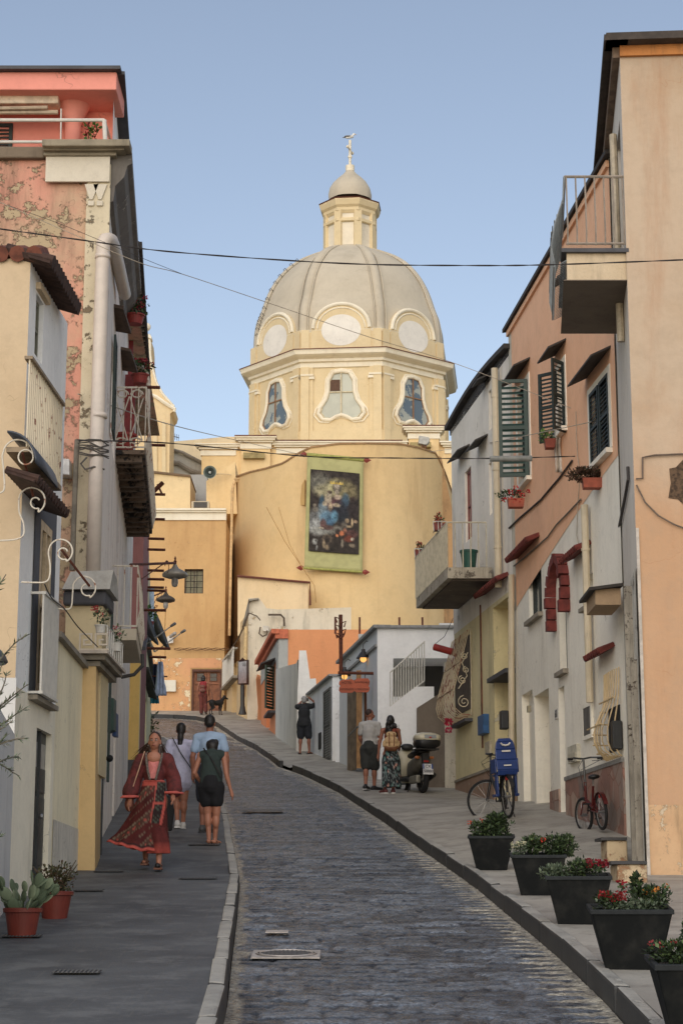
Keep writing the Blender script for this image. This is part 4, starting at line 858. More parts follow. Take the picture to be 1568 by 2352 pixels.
# --- old pink building
h2 = thing('old_pink_building', 'tall peeling pink building with stone corner strip, cornice and salmon roof storey', 'house', (-4, 24.3, 2))
Y2 = 24.3; X2 = at(252, 420, Y2).x; W2 = Wall((-9, Y2), (X2, Y2), 0)
PK = plaster('peeling_pink', (212, 142, 118), (190, 160, 126), peel=(176, 154, 118), pa=.42, streak=.75, mott=.95, stain=(84, 68, 48), sc=.75, bm=.8)
zt2_ = at(200, 350, Y2).z
mb = MB(); W2.sheet(mb, 0, W2.L, 1, zt2_); mb.quad(W2.pt(0, zt2_), W2.pt(W2.L, zt2_), V((-4, 40, zt2_)), V((-12, 40, zt2_))); mb.build('front_wall', PK, h2)
xa = at(193, 700, Y2).x
mb = MB(); W2.box(mb, xa+9, W2.L+.02, 1.2, zt2_-.2, 0, .06); mb.build('corner_strip', plaster('strip_stone', (206, 192, 160), (190, 174, 140), peel=(120, 104, 80), pa=.3, streak=.45, stain=(96, 82, 60), sc=1.6, bm=.8), h2)
q = fr(W2, 108, 366, 193, 423); mb = MB(); W2.box(mb, q[0], W2.L+.01, q[2], q[3], .06, .10); mb.build('frieze_panel', plaster('frieze', (210, 200, 178), (196, 184, 160), streak=.3, sc=2), h2)
mb = MB(); W2.box(mb, q[0]-.03, W2.L+.1, q[3], q[3]+.05, 0, .14); W2.box(mb, q[0]-.03, W2.L+.22, q[3]+.05, zt2_-.03, 0, .22); W2.box(mb, q[0]-.03, W2.L+.3, zt2_-.03, zt2_+.07, 0, .3); mb.build('cornice', plaster('cornice_stone', (150, 138, 114), (110, 100, 82), streak=.6, stain=(60, 54, 44), sc=2.4), h2, bevel=.02)
mb = MB(); W2.box(mb, 0, q[0]-.03, zt2_-.12, zt2_+.05, 0, .10); mb.build('left_coping', plaster('coping_l', (120, 104, 84), (90, 80, 64), streak=.6, sc=2), h2, bevel=.02)
for x_ in (211, 231):
    a = at(x_, 424, Y2-.07); mb = MB().prism([a+V((-.095, 0, 0)), a+V((.095, 0, 0)), a+V((.02, 0, -.22)), a+V((-.02, 0, -.22))], (0, -.015, 0)); mb.obox(a+V((-.04, -.02, -.31)), (.08, 0, 0), (0, .04, 0), (0, 0, .07)); mb.build('triglyph_drop', MC['frieze'], h2)
# penthouse
SAL = plaster('salmon', (240, 148, 128), (232, 140, 120), streak=.06, mott=.3, sc=.5); Yp = 25.1; Wp = Wall((-10, Yp), (at(263, 300, Yp).x, Yp), 0)
zf = at(130, 165, 24.35).z; zs = at(130, 206, 24.35).z; xr = at(268, 190, 24.35).x
mb = MB(); Wp.sheet(mb, 0, Wp.L, zt2_, zs+.05); mb.build('penthouse_wall', SAL, h2)
mb = MB().box(-10, xr, 24.35, 25.3, zs, zf); mb.build('penthouse_fascia', SAL, h2, bevel=.015)
S2p = Wall((Wp.pt(Wp.L, 0).x+.03, 24.7), (-3.62, 29.5), 1); mb = MB(); S2p.sheet(mb, 0, S2p.L, zt2_, zf); mb.build('penthouse_side', GRY, h2)
mb = MB().box(-10, xr+.06, 24.25, 24.6, zf, zf+.05); S2p.box(mb, -.3, S2p.L*.6, zf-.01, zf+.04, -.3, .16); mb.build('roof_edge', grey, h2)
mb = MB(); S2p.box(mb, 1.3, 2.1, zt2_+.1, zt2_+.6, 0, .18); mb.build('side_panel', mat('dark_panel', (56, 56, 56), .7), h2)
p_ = at(170, 232, 24.9); q_ = at(168, 340, 24.9)
mb = MB().lathe([(.30, 0), (.28, -.02), (.13, -.36), (.115, -.4), (.10, -1.5)], p_+V((0, 0, .04)), 20); mb.build('flared_downpipe', SAL, h2, smooth=True)
# rail, awning, louvred shutter, vine
t = thing('terrace_railing', 'white metal railing on the salmon roof terrace', 'railing', tuple(at(240, 340, 24.3)))
a, b = at(240, 276, 24.3), at(243, 340, 24.3); mb = MB().tube([b, a], .032, 8); mb.tube([a+V((-4, 0, -.0)), a], .026, 8); c = at(240, 326, 24.3); mb.tube([c+V((-4, 0, 0)), c], .022, 8)
mb.tube([a, a+V((.0, .9, 0))], .02, 6); mb.tube([c, c+V((.0, .9, 0))], .016, 6); mb.build('rail', whmet, t)
t = thing('folded_awning', 'rolled cream awning with folding arms under the salmon fascia', 'awning', tuple(at(60, 240, 24.8)))
a = at(138, 238, 24.7); MB().box(-8, a.x, 24.55, 24.8, a.z-.06, a.z+.08).build('cassette', mat('awning_cream', (226, 206, 176), .6), t, bevel=.02)
a = at(134, 258, 24.6); MB().tube([a+V((-3, 0, .0)), a], .035, 8).tube([at(110, 249, 24.55)+V((-2.5, 0, -.04)), at(110, 247, 24.55)], .03, 8).build('folding_arm', mat('arm_beige', (180, 160, 132), .5), t)
MB().tube([at(141, 250, 24.6), at(140, 338, 24.6)], .012, 5).build('crank_rod', whmet, t)
t = thing('louvred_shutter', 'dark green louvred shutter on the salmon terrace wall at the left edge', 'shutter', tuple(at(0, 340, 25)))
a = at(29, 338, Yp); mb = MB(); shutter(mb, V((a.x-.6, Yp-.0, zt2_+.02)), (1, 0, 0), at(29, 288, Yp).z-zt2_, (0, -1, 0), .6, 12); mb.build('leaf', mat('shutter_dkgreen', (30, 46, 42), .6), t)
t = thing('terrace_vine', 'small trailing vine with red leaves on the salmon terrace', 'potted plant', tuple(at(210, 338, 24.6)))
mb = MB(); foliage(mb, at(210, 303, 24.5), .13, .06, .14, 70, .07, .05, ((70, 110, 44), (96, 130, 56), (150, 40, 40))); foliage(mb, at(208, 336, 24.5), .2, .06, .05, 60, .05, .04, ((70, 90, 44), (150, 40, 40))); mb.tube([at(203, 338, 24.5), at(203, 320, 24.5), at(206, 300, 24.5)], .006, 4, col=lin((60, 50, 30))); mb.build('foliage', leafm, t, vc=True)
# street side of the pink building
S2 = Wall((X2, Y2), (-4.35, 38.4), 1); SP = plaster('side_strips', (232, 224, 212), (236, 230, 222), peel=(206, 160, 140), pa=.18, streak=.6, stain=(70, 64, 54), sc=1.2, bm=.7)
ze = zt2_+.0; Le = 5.6
sh1 = S2.r4(256, 758, 1018, 267, 888); sh2 = S2.r4(262, 1240, 1440, 275, 1340)
mb = MB(); S2.sheet(mb, 0, Le, 1, ze, [(sh1[0], sh1[1], sh1[2], sh1[3], .15, 1)]); S2.sheet(mb, Le, S2.L, 1, at(300, 565, 30).z-.1, [(6.5, 7.3, 2.2, 4.8, .2, 1), (9, 9.8, 8.9, 11.2, .2, 1)]); mb.build('street_wall', SP, h2)
mb = MB(); n = 12; f0 = []
prf = [(0, -.75), (.06, -.72), (.08, -.5), (.2, -.36), (.24, -.2), (.3, -.16), (.3, 0), (0, .03)]
for a in (-.02, Le): f0.append([S2.pt(a, ze+z_, o_) for o_, z_ in prf])
k_ = len(prf); mb.add(f0[0]+f0[1], [[i, (i+1) % k_, k_+(i+1) % k_, k_+i] for i in range(k_)]+[list(range(k_)), list(range(k_, 2*k_))]); mb.build('side_cornice', plaster('side_cornice', (112, 106, 98), (76, 72, 68), streak=.5, peel=(160, 152, 140), pa=.25, sc=2), h2)
# further eave with battens
er = at(322, 640, 33); zev = at(300, 560, 29.5).z; mb = MB()
S2.box(mb, 5.2, 13.5, zev, zev+.05, -.3, .26); S2.box(mb, 5.2, 13.5, zev-.07, zev+.04, .26, .31); mb.build('far_eave', mat('eave_dark', (56, 50, 46), .8), h2)
mb = MB()
for i in range(26): S2.box(mb, 5.3+i*.32, 5.36+i*.32, zev-.06, zev-.003, -.05, .26)
mb.build('eave_batten', mat('batten_cream', (160, 150, 130), .8), h2)
# vertical accents: dark green shutters, red panels, hoods
mb = MB(); n_ = 3
for a0, a1, z0, z1 in ((1.9, 2.5, sh1[2], sh1[3]), (3.3, 3.5, 3.4, 5.9)): shutter(mb, S2.pt(a0, z0, .03), S2.u, z1-z0, S2.n, a1-a0, 18)
mb.build('green_shutter', mat('old_green', (44, 60, 54), .7, var=.3), h2)
for i, (x0, y0, x1, y1, Y_) in enumerate(((258, 697, 288, 765, 26.6), (273, 795, 305, 850, 29.5))):
    a, b = at(x0, y0, Y_), at(x1-4, y0+6, Y_); MB().prism([a, b, b+V((.02, .9, -.1)), a+V((-.05, .9, -.1))], (0, 0, -.05)).build('wooden_hood', mat('hood_brown', (88, 68, 54), .85, var=.4, sc=6), h2)
for x0, x1, y0, y1, Y_ in ((294, 307, 757, 905, 33), (288, 312, 860, 1010, 31.5)):
    a, b = at(x0, y0, Y_), at(x1, y0, Y_); z_ = at(x0, y1, Y_).z; MB().box(a.x, b.x, Y_, Y_+.05, z_, a.z).build('red_panel', mat('dark_red_paint', (142, 40, 40), .6, sc=4), h2)
for x0, x1, y0, y1, Y_, c_ in ((244, 247, 560, 1320, 24.6, GRY),):
    pass
# big white downpipe with elbow
pp = [at(214, 1330, 24.0), at(222, 1050, 24.0), at(231, 760, 24.0), at(237, 570, 24.0), at(238, 557, 24.0), at(242, 551, 24.0), at(250, 550, 24.1), at(256, 553, 24.3), at(262, 568, 24.8), at(272, 610, 25.8), at(287, 676, 27.2)]
MBp = MB().tube(pp, .095, 14); MBp.tube([at(228.8, 955, 24)-V((0, 0, .03)), at(228.8, 955, 24)+V((0, 0, .03))], .105, 14); MBp.tube([at(236.5, 590, 24)-V((0, 0, .03)), at(236.5, 590, 24)+V((0, 0, .03))], .105, 14)
tag(MBp.build('drainpipe', mat('pipe_offwhite', (206, 192, 176), .5, var=.08), smooth=True), 'thick off-white drainpipe with an elbow running down the stone corner of the pink building', 'drainpipe')
mb = MB().tube([at(166, 1310, 24.1), at(172, 1150, 24.1), at(176, 1040, 24.1), at(178, 1010, 24.1)], .035, 8); tag(mb.build('conduit', mat('conduit_grey', (120, 112, 96), .7, var=.3)), 'grey cable conduit with rusty clips beside the white drainpipe', 'conduit')
mb = MB().tube([at(145, 790, 24.1), at(142, 900, 24.1), at(140, 950, 24.1)], .022, 6); tag(mb.build('white_conduit', whmet), 'short white vertical conduit high on the pink wall', 'conduit')
t = thing('meter_box', 'white meter box on the pink wall left of the pipes', 'box', tuple(at(148, 1090, 24)))
MB().prism([at(137, 1052, 24.05), at(160, 1054, 24.05), at(160, 1091, 24.05), at(137, 1089, 24.05)], (0, .24, 0)).build('case', mat('box_white2', (206, 204, 198), .5), t, bevel=.01)
mb = MB(); random.seed(3)
for k in range(9):
    y_ = 1010+k*4; mb.tube([at(180+random.uniform(-2, 4), y_, 23.95), at(205, y_+random.uniform(-6, 8), 23.9), at(232, y_+random.uniform(-4, 10), 23.9), at(250, y_+random.uniform(-2, 12), 24.1)], .009, 4)
mb.tube([at(200, 1050, 23.9), at(186, 1065, 23.9), at(196, 1078, 23.9), at(216, 1072, 23.9), at(240, 1078, 24)], .014, 5)
tag(mb.build('cable_tangle', mat('grey_cable', (90, 84, 76), .7)), 'tangle of cables wrapped around the corner strip behind the white drainpipe', 'cable')
# balconies on the street side
def Lbalc(label, Ya, Yb, xl, xo, ys, sth, ytop, under, rail_m, nn, scroll=False, bulge=.0, out_x=None):
    a = at(xl, ys, Ya); b = at(xo, ys, Ya); t = thing('iron_balcony', label, 'balcony', tuple(a)); z = a.z; zt = at(xl, ytop, Ya).z; dX = -.08*(Yb-Ya)
    zb2 = at(xl, ys+sth, Ya).z; d = V((dX, Yb-Ya, 0))
    MB().prism([V((a.x-.3, Ya, zb2)), V((b.x, Ya, zb2)), V((b.x, Ya, z)), V((a.x-.3, Ya, z))], d).build('slab', under, t)
    mb = MB(); n1 = max(4, int((b.x-a.x)/.11))
    def post(p, q):
        mb.tube([p, p.lerp(q, .5)+V((bulge, 0, 0))*0, q], .010, 5)
    for i in range(n1+1): x_ = a.x+(b.x-a.x)*i/n1; mb.tube([V((x_, Ya, z+.04)), V((x_, Ya, zt))], .010, 5)
    n2 = int((Yb-Ya)/.13)
    for i in range(n2+1):
        p_ = V((b.x, Ya, 0))+d*(i/n2); mb.tube([p_+V((0, 0, z+.04)), p_+V((bulge, 0, z+.3)), p_+V((0, 0, zt))], .010, 4)
    for z_ in (z+.04, zt): mb.tube([V((a.x, Ya, z_)), V((b.x, Ya, z_)), V((b.x, Ya, z_))+d], .016, 5)
    if scroll:
        for cx in (.35, .75):
            c_ = V((a.x+(b.x-a.x)*cx, Ya-.01, 0))
            for s_ in (-1, 1):
                mb.tube([c_+V((s_*.1*math.cos(k*.5)*(1-k*.05), 0, zt-.12+.09*math.sin(k*.5)*(1-k*.05))) for k in range(12)], .010, 4)
                mb.tube([c_+V((s_*.11, 0, zt-.15)), c_+V((-s_*.1, 0, z+.15))], .010, 4)
                mb.tube([c_+V((s_*.1*math.cos(k*.5)*(1-k*.05), 0, z+.13+.07*math.sin(k*.5)*(1-k*.05))) for k in range(12)], .010, 4)
    mb.build('railing', rail_m, t); return t, a, b, z, zt
rot = plaster('rotten_slab', (120, 100, 82), (70, 60, 52), peel=(36, 32, 30), pa=.4, streak=.2, sc=2.2, bm=1)
t, a, b, z, zt = Lbalc('upper rusty white balcony with a rotten dark underside on the left wall', 28.5, 34.8, 249, 333, 1033, 10, 890, rot, whrust, 8, True, .06)
mb = MB(); d = V((-.08*6.3, 6.3, 0))
for i in range(15): p_ = V((a.x-.1, 28.6, z-.07))+d*(i/15); mb.obox(p_, (b.x-a.x+.05, 0, 0), d.normalized()*.13, (0, 0, -.07-.04*random.random()))
mb.build('slab_rib', rot, t)
o = MB().lathe([(.13, 0), (.18, .25), (.2, .25), (.2, .29), (.16, .29)], V((a.x+.22, 28.8, z+.03)), 18).build('plant_pot', mat('red_pot', (168, 52, 44), .6)); tag(o, 'round red plastic pot on the upper rusty balcony', 'pot')
t, a, b, z, zt = Lbalc('lower rusty balcony with a smooth beige slab on the left wall', 28.5, 31.2, 253, 314, 1444, 26, 1300, plaster('slab_beige', (196, 184, 160), streak=.2), whrust, 6, False, .05)
MB().tube([V((b.x+.02, 29.2, z-.3)), V((b.x+.03, 29.2, z-.48)), V((b.x-.1, 29.2, z-.62)), V((b.x-.3, 29.2, z-.66))], .03, 8).build('drain_elbow', mat('dark_pipe', (60, 58, 56), .6), t)
# rusty clothes brackets sticking out of the left wall
BN = ['level with the scrolled balcony rail', 'second from the top, before the cream gable', 'carrying the slanting pulley arm', 'fourth from the top', 'just above the church string cornice', 'just below the church string cornice', 'directly above the large street lamp arm', 'directly below the large street lamp arm', 'level with the top of the barred window', 'thin one under the barred window top', 'below the small street lamp', 'behind the satellite dishes', 'lowest of them all'] 
k = 0
for x0, x1, y_, Y_ in ((322, 368, 889, 30.5), (345, 380, 1022, 34), (346, 380, 1135, 36), (346, 379, 1192, 37), (346, 378, 1237, 37.4), (345, 380, 1262, 38), (345, 377, 1310, 38), (345, 378, 1330, 38.3), (345, 377, 1349, 38.3), (344, 379, 1356, 38.5), (331, 382, 1401, 36), (345, 392, 1489, 38), (350, 382, 1509, 40)):
    a, b = at(x0-6, y_, Y_), at(x1, y_+1, Y_); mb = MB().tube([a, b], .028 if k else .03, 4)
    o = mb.build('clothes_bracket', rustm); tag(o, 'rusty bar on the left facades, '+BN[k], 'bracket', 'rusty bars sticking out of the left facades'); k += 1
o = MB().tube([at(352, 1130, 36), at(375, 1108, 36)], .045, 4).tube([at(362, 1112, 36), at(372, 1134, 36)], .02, 4).build('pulley_arm', rustm); tag(o, 'rusty slanting pulley arm above one of the wall brackets', 'bracket')
# hanging baskets
hb = mat('basket_red', (150, 48, 40), .6)
potplant('hanging_basket', 'upper hanging basket of red flowers under the left eave', at(310, 745, 30), .16, .16, hb, 200, GC, ((170, 40, 60), 12, .05), 'hanging baskets on the left facades', 1.6, .26, L=.07)
potplant('hanging_basket', 'lower hanging basket of red flowers beside the curved pipe', at(322, 882, 31), .15, .16, hb, 200, GC, ((150, 40, 50), 12, .05), 'hanging baskets on the left facades', 1.7, .26, L=.07)
o = MB().tube([at(285, 835, 31), at(310, 836, 31), at(328, 844, 31), at(338, 858, 31), at(341, 880, 31), at(341, 960, 31)], .035, 8).build('curved_pipe', whrust); tag(o, 'rusty white pipe curving out beside the lower hanging basket', 'pipe')
# --- rose, yellow and pale houses further up
h3 = thing('rose_house', 'narrow dusty rose house beyond the rusty balconies', 'house', (-4.3, 38, 4))
Wr = Wall((-4.75, 38.6), (-3.95, 38.6), 0); a = at(316, 1230, 36); b = at(331, 1440, 36)
MB().box(-6, at(329, 1300, 38.9).x, 38.9, 40, 3.5, at(320, 1150, 38.9).z).build('wall', plaster('rose', (150, 96, 92), streak=.2), h3)
h4 = thing('pale_tall_house', 'pale green and ochre house with a light blue pipe, seen edge-on before the church', 'house', (-4.8, 45, 5))
S4 = Wall((at(334, 1400, 44).x, 44), (at(346, 1400, 56).x, 56), 1); zt4 = at(340, 1180, 44).z
mb = MB(); S4.sheet(mb, 0, S4.L, 3, zt4); mb.quad(S4.pt(0, 3), S4.pt(0, zt4), V((-9, 44, zt4)), V((-9, 44, 3))); mb.build('wall', plaster('pale_green', (196, 190, 150), (206, 176, 110), streak=.3, sc=.8), h4)
MB().tube([at(347, 1350, 52), at(347, 1470, 52)], .09, 8).build('blue_pipe', mat('pale_blue', (160, 180, 200), .5), h4)
h5 = thing('yellow_house', 'low yellow house with dark base, curved parapet and slate hoods on the left', 'house', (-4.4, 38, 3.5))
S5 = Wall((at(320, 1650, 38.4).x, 38.4), (at(347, 1640, 50).x, 50), 1); W5 = Wall((-8, 38.4), (S5.p0.x, 38.4), 0)
z5 = at(300, 1493, 38.4).z; MU = plaster('mustard', (222, 184, 100), (212, 174, 94), streak=.12, sc=1); PY = plaster('pale_lemon', (228, 220, 170), (216, 206, 154), streak=.15, sc=1)
mb = MB(); W5.sheet(mb, 0, W5.L, at(300, 1745, 38.4).z, z5); mb.build('front_wall', MU, h5)
mb = MB(); W5.sheet(mb, 0, W5.L+.02, 2.5, at(300, 1745, 38.4).z, out=.015); S5.sheet(mb, 0, S5.L, 2.5, at(300, 1745, 38.4).z, out=.015); mb.build('dark_base', mat('base_grey', (78, 80, 84), .85, sc=2), h5)
d5 = S5.r4(326, 1560, 1760, 331, 1650); w5 = S5.r4(333, 1590, 1700, 336, 1650)
mb = MB(); N_ = 16; top = [(S5.L*i/N_, z5+(.75*math.sin(min(1, i/6)*1.57) if i < 6 else .75)-(.0 if i < 10 else 0)) for i in range(N_+1)]
S5.sheet(mb, 0, S5.L, 2.5, z5-.3, [(*d5, .2, 1), (*w5, .2, 1)])
for (a0, z0_), (a1, z1_) in zip(top, top[1:]): mb.quad(S5.pt(a0, z5-.3), S5.pt(a1, z5-.3), S5.pt(a1, z1_), S5.pt(a0, z0_))
mb.build('side_wall', PY, h5)
mb = MB()
for (a0, z0_), (a1, z1_) in zip(top, top[1:]): mb.obox(S5.pt(a0, z0_, -.1), S5.pt(a1, z1_, -.1)-S5.pt(a0, z0_, -.1), S5.n*.2, (0, 0, .07))
mb.build('parapet_edge', grey, h5)
slate = mat('slate_hood', (66, 66, 66), .8, var=.3, sc=4)
for x0, y0, x1, y1, Y_ in ((323, 1530, 345, 1552, 40.5), (332, 1560, 351, 1577, 43.5), (345, 1550, 360, 1590, 47)):
    a = at(x0, y0, Y_); b = at(x1-3, y0+2, Y_); MB().prism([a, b, b+V((0, 1.5, -.25)), a+V((-.05, 1.5, -.2))], (0, 0, -.05)).build('slate_hood', slate, h5)
pipe('drainpipe', [at(281, 1845, 37.8), at(280, 1650, 37.8), at(279, 1462, 37.8)], .05, mat('dark_red_pipe', (120, 40, 40), .5), 'dark red drainpipe at the edge of the yellow house')
# dark doorway zone next to meander pillar
dz = thing('recessed_doorway', 'tall dark doorway with a black knob beyond the yellow pillar', 'door', (-3.3, 25, 2.2))
S6 = Wall((-3.1, 24.4), (-3.5, 27.6), 1); mb = MB(); S6.box(mb, 0, S6.L, 1.4, 4.6, -.2, 0); mb.build('wall', GRY, dz)
q = (.35, 1.25, 1.4, 4.3); mb = MB(); S6.box(mb, q[0], q[1], 1.4, q[3], 0, .03); mb.build('door_leaf', mat('door_greyblack', (50, 50, 50), .6), dz); MB().ell(S6.pt(q[1]-.1, at(240, 1748, 26).z, .1), .05, .05, .05).build('knob', dark, dz)
t = thing('letter_boxes', 'green and blue boxes hung on the left wall', 'box', tuple(at(255, 1670, 28)))
MB().prism([at(245, 1600, 28.2), at(262, 1604, 28.2), at(262, 1676, 28.2), at(245, 1682, 28.2)], (0, .3, 0)).build('green_box', mat('box_green', (34, 66, 56), .5), t)
MB().prism([at(258, 1635, 28.6), at(267, 1637, 28.6), at(267, 1690, 28.6), at(258, 1690, 28.6)], (0, .3, 0)).build('blue_box', mat('box_blue', (30, 66, 120), .5), t)
# satellite dishes
for (x, y_, Y_, lab) in ((328, 1440, 41, 'grey satellite dish seen edge-on, the nearer of the two'), (357, 1455, 45, 'grey satellite dish seen edge-on, the farther of the two')):
    c_ = at(x, y_, Y_); t = thing('satellite_dish', lab, 'satellite dish', tuple(c_), 0, 'satellite dishes on the left'); ax = V((1, -.03, .38)).normalized()
    MB().lathe([(0, -.0), (.2, .03), (.38, .10), (.5, .17), (.5, .19), (.38, .13), (.2, .06), (0, .03)], c_, 24, False, ax=ax).build('dish', mat('dish_grey', (84, 86, 86), .95), t, smooth=True)
    MB().tube([c_+V((0, 0, -.45)), c_+ax*.7+V((0, 0, -.22))], .014, 6).tube([c_+V((0, 0, -.45)), c_-ax*.2], .03, 6).tube([c_-ax*.1, c_-ax*.1+V((-.5, 0, -.1))], .03, 6).build('arm', mat('arm_grey', (170, 168, 160), .5), t)
    MB().cap(c_+ax*.68+V((0, 0, -.22)), c_+ax*.76+V((0, 0, -.2)), .03, .035).build('receiver', mat('lnb', (120, 120, 120), .5), t)
# laundry
t = thing('laundry_line', 'small iron drying rack on the left with hangers', 'drying rack', tuple(at(365, 1555, 46)))
MB().tube([at(345, 1553, 46), at(385, 1554, 46)], .02, 5).tube([at(368, 1505, 46), at(372, 1552, 46)], .008, 4).build('rack', rustm, t)
def cloth(name, lab, x0, x1, y0, y1, Y_, m, tw=.0, flare=1.3):
    mb = MB(); nx, ny = 10, 12
    for j in range(ny+1):
        for i in range(nx+1):
            v_ = j/ny; u_ = (i/nx-.5)*((.35+.65*v_)*flare if tw else 1)+.5; p_ = at(x0+(x1-x0)*u_, y0+(y1-y0)*v_, Y_); p_.y += .06*math.sin(u_*17+v_*2); mb.v.append(p_); mb.c.append((1, 1, 1))
    mb.f = [[j*(nx+1)+i, j*(nx+1)+i+1, (j+1)*(nx+1)+i+1, (j+1)*(nx+1)+i] for j in range(ny) for i in range(nx)]
    o = mb.build(name, m, smooth=True, solid=.012); tag(o, lab, 'laundry'); return o
cloth('hung_shirt', 'pale blue shirt hung out to dry before the church wall', 358, 379, 1520, 1598, 45.8, mat('cloth_paleblue', (170, 186, 216), .9), 1)
cloth('hung_towel', 'teal towel hung below the drying rack', 346, 365, 1585, 1616, 46.1, mat('cloth_teal', (50, 136, 160), .9))
cloth('navy_garment', 'dark navy garment hung beside the pale blue shirt', 350, 364, 1525, 1588, 46.2, mat('cloth_navy', (40, 46, 76), .9), 1)
potplant('wall_plant', 'small green plant with red flowers behind the satellite dishes', at(342, 1440, 42.5), .12, .12, hb, 160, ((60, 100, 40), (80, 120, 56), (40, 70, 30)), ((170, 60, 40), 4, .04), None, 1.9, .4, L=.09)
o = MB(); foliage(o, at(341, 1668, 50), .35, .3, .45, 220, .1, .07, GC); o.tube([at(341, 1690, 50)-V((0, 0, .2)), at(341, 1668, 50)], .03, 5, col=lin((70, 56, 40))); tag(o.build('street_shrub', leafm, vc=True), 'small dark shrub at the left edge of the upper road', 'shrub')
# ================================================================ right side of the street
A_ = (3.54, 22.1)
PEA = plaster('peach', (192, 168, 140), (178, 148, 114), streak=.5, mott=.85, zmix=(6.3, 3.6, (194, 146, 104)), stain=(170, 108, 62), sc=.55, bm=.5)
hA = thing('peach_building', 'tall peach building with a stone-dark eave at the right edge', 'house', (3.6, 22.1, 1.9))
WA = Wall((A_[0], 22.1), (12, 21.5), 0); SA = Wall((A_[0], 22.1), (4.14, 28.1), -1); zA = at(1423, 112, 22.1).z
mb = MB(); WA.sheet(mb, 0, WA.L, 1.2, zA+.0); mb.build('front_wall', PEA, hA)
mb = MB(); SA.sheet(mb, 0, 3.5, 1.2, zA, [(.5, 1.5, zA-3.1, zA-.75, .15, 1)]); SA.sheet(mb, 3.5, SA.L, 9, zA); mb.quad(WA.pt(0, zA), WA.pt(WA.L, zA), V((12, 28, zA)), SA.pt(SA.L, zA)); mb.build('street_wall', plaster('A_side', (216, 208, 194), (202, 192, 176), streak=.35, stain=(120, 96, 70), sc=.8), hA)
mb = MB(); WA.box(mb, 0, WA.L, zA-.12, zA+.02, 0, .05); mb.build('stained_frieze', plaster('frieze_stain', (206, 130, 62), (176, 100, 44), streak=.5, sc=3), hA)
mb = MB(); WA.box(mb, -.18, WA.L, zA+.02, zA+.12, -.1, .22); SA.box(mb, -.22, SA.L, zA+.02, zA+.10, -.1, .2); mb.build('eave', mat('eave_slate', (74, 64, 56), .85, var=.35, sc=5), hA)
mb = MB(); SA.box(mb, 0, SA.L, zA-.12, zA+.02, 0, .09); mb.build('eave_soffit', mat('soffit_brown', (130, 106, 84), .85, var=.35, sc=5), hA)
q = WA.px(1505, 1150); zl_ = WA.px(1505, 1790)[1]
mb = MB().tube([SA.pt(.95, zA-3.6, .05), SA.pt(.85, zA-.8, .07)], .05, 8); tag(mb.build('drainpipe', mat('pipe_beige', (196, 180, 150), .5)), 'beige drainpipe dropping from the eave to the high balcony', 'drainpipe')
mb = MB(); shutter(mb, SA.pt(.5, zA-3.0, -.1), SA.u, 2.2, SA.n, 1.0, 20); mb.build('brown_shutter', mat('sh_brown', (80, 62, 50), .7), hA)
# worn lower side with flaking stone posts
mb = MB(); SA.sheet(mb, 0.02, 3.4, 1.2, at(1450, 1330, 23).z, out=.02); mb.build('flaking_side', plaster('flaking', (206, 200, 184), (184, 176, 158), peel=(96, 78, 62), pa=.26, streak=.6, sc=2.2, bm=.8), hA)
mb = MB(); WA.sheet(mb, .0, WA.L, 1.2, 2.75, out=.006); mb.build('damp_base', plaster('damp', (206, 166, 122), (190, 140, 96), peel=(198, 178, 148), pa=.3, streak=.6, stain=(104, 92, 62), sc=1.6), hA)
mb = MB(); WA.box(mb, 0, .035, 1.2, at(1470, 1210, 22).z, 0, .03); mb.build('corner_bead', mat('bead', (190, 180, 166), .8), hA)
# hole in the wall
a = WA.px(1563, 1110); mb = MB().poly([WA.pt(a[0]+.16*math.cos(k*.628)*(1+.25*math.sin(k*2.3)), a[1]+.26*math.sin(k*.628)*(1+.2*math.cos(k*3.1)), .008) for k in range(10)]); mb.build('plaster_hole', mat('hole_brown', (100, 76, 54), .95, var=.6, sc=20), hA)
# high balcony
Yn = 22.15; bz = at(1370, 577, Yn).z; xo = at(1300, 577, Yn).x; sl_ = at(1370, 644, Yn).z; t = thing('high_balcony', 'high concrete balcony with bulging mesh railing on the peach building', 'balcony', (3.2, 22.2, bz))
dX = .1
dpt = 2.15
mb = MB().prism([V((xo, Yn, sl_)), V((A_[0]+.02, Yn, sl_)), V((A_[0]+.02, Yn, bz-.03)), V((xo, Yn, bz-.03))], V((dX*dpt, dpt, 0))); mb.build('slab', plaster('slab_peachy', (206, 184, 150), (190, 166, 130), streak=.3, sc=2), t)
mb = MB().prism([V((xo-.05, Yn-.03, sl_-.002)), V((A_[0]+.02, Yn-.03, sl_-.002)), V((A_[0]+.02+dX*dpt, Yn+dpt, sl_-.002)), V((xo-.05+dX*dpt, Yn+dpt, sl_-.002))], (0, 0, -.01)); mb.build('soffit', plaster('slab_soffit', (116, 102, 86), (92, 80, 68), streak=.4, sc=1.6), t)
mb = MB().prism([V((xo-.07, Yn-.06, bz-.03)), V((A_[0]+.03, Yn-.06, bz-.03)), V((A_[0]+.03+dX*dpt, Yn+dpt, bz-.03)), V((xo-.07+dX*dpt, Yn+dpt, bz-.03))], (0, 0, .05)); mb.build('slate_edge', grey, t)
zr = at(1370, 406, Yn).z; mb = MB(); wb_ = A_[0]-xo
for i in range(7):
    x_ = xo+.02+wb_*i/6.3; mb.tube([V((x_, Yn, bz+.08)), V((x_, Yn-.03, bz+.3)), V((x_, Yn-.0, zr))], .011, 5)
mb.tube([V((xo, Yn, zr)), V((A_[0], Yn, zr))], .018, 6); mb.tube([V((xo, Yn, bz+.1)), V((A_[0], Yn, bz+.1))], .016, 6); mb.build('near_railing', mat('rail_beigegrey', (150, 136, 120), .6), t)
mb = MB()
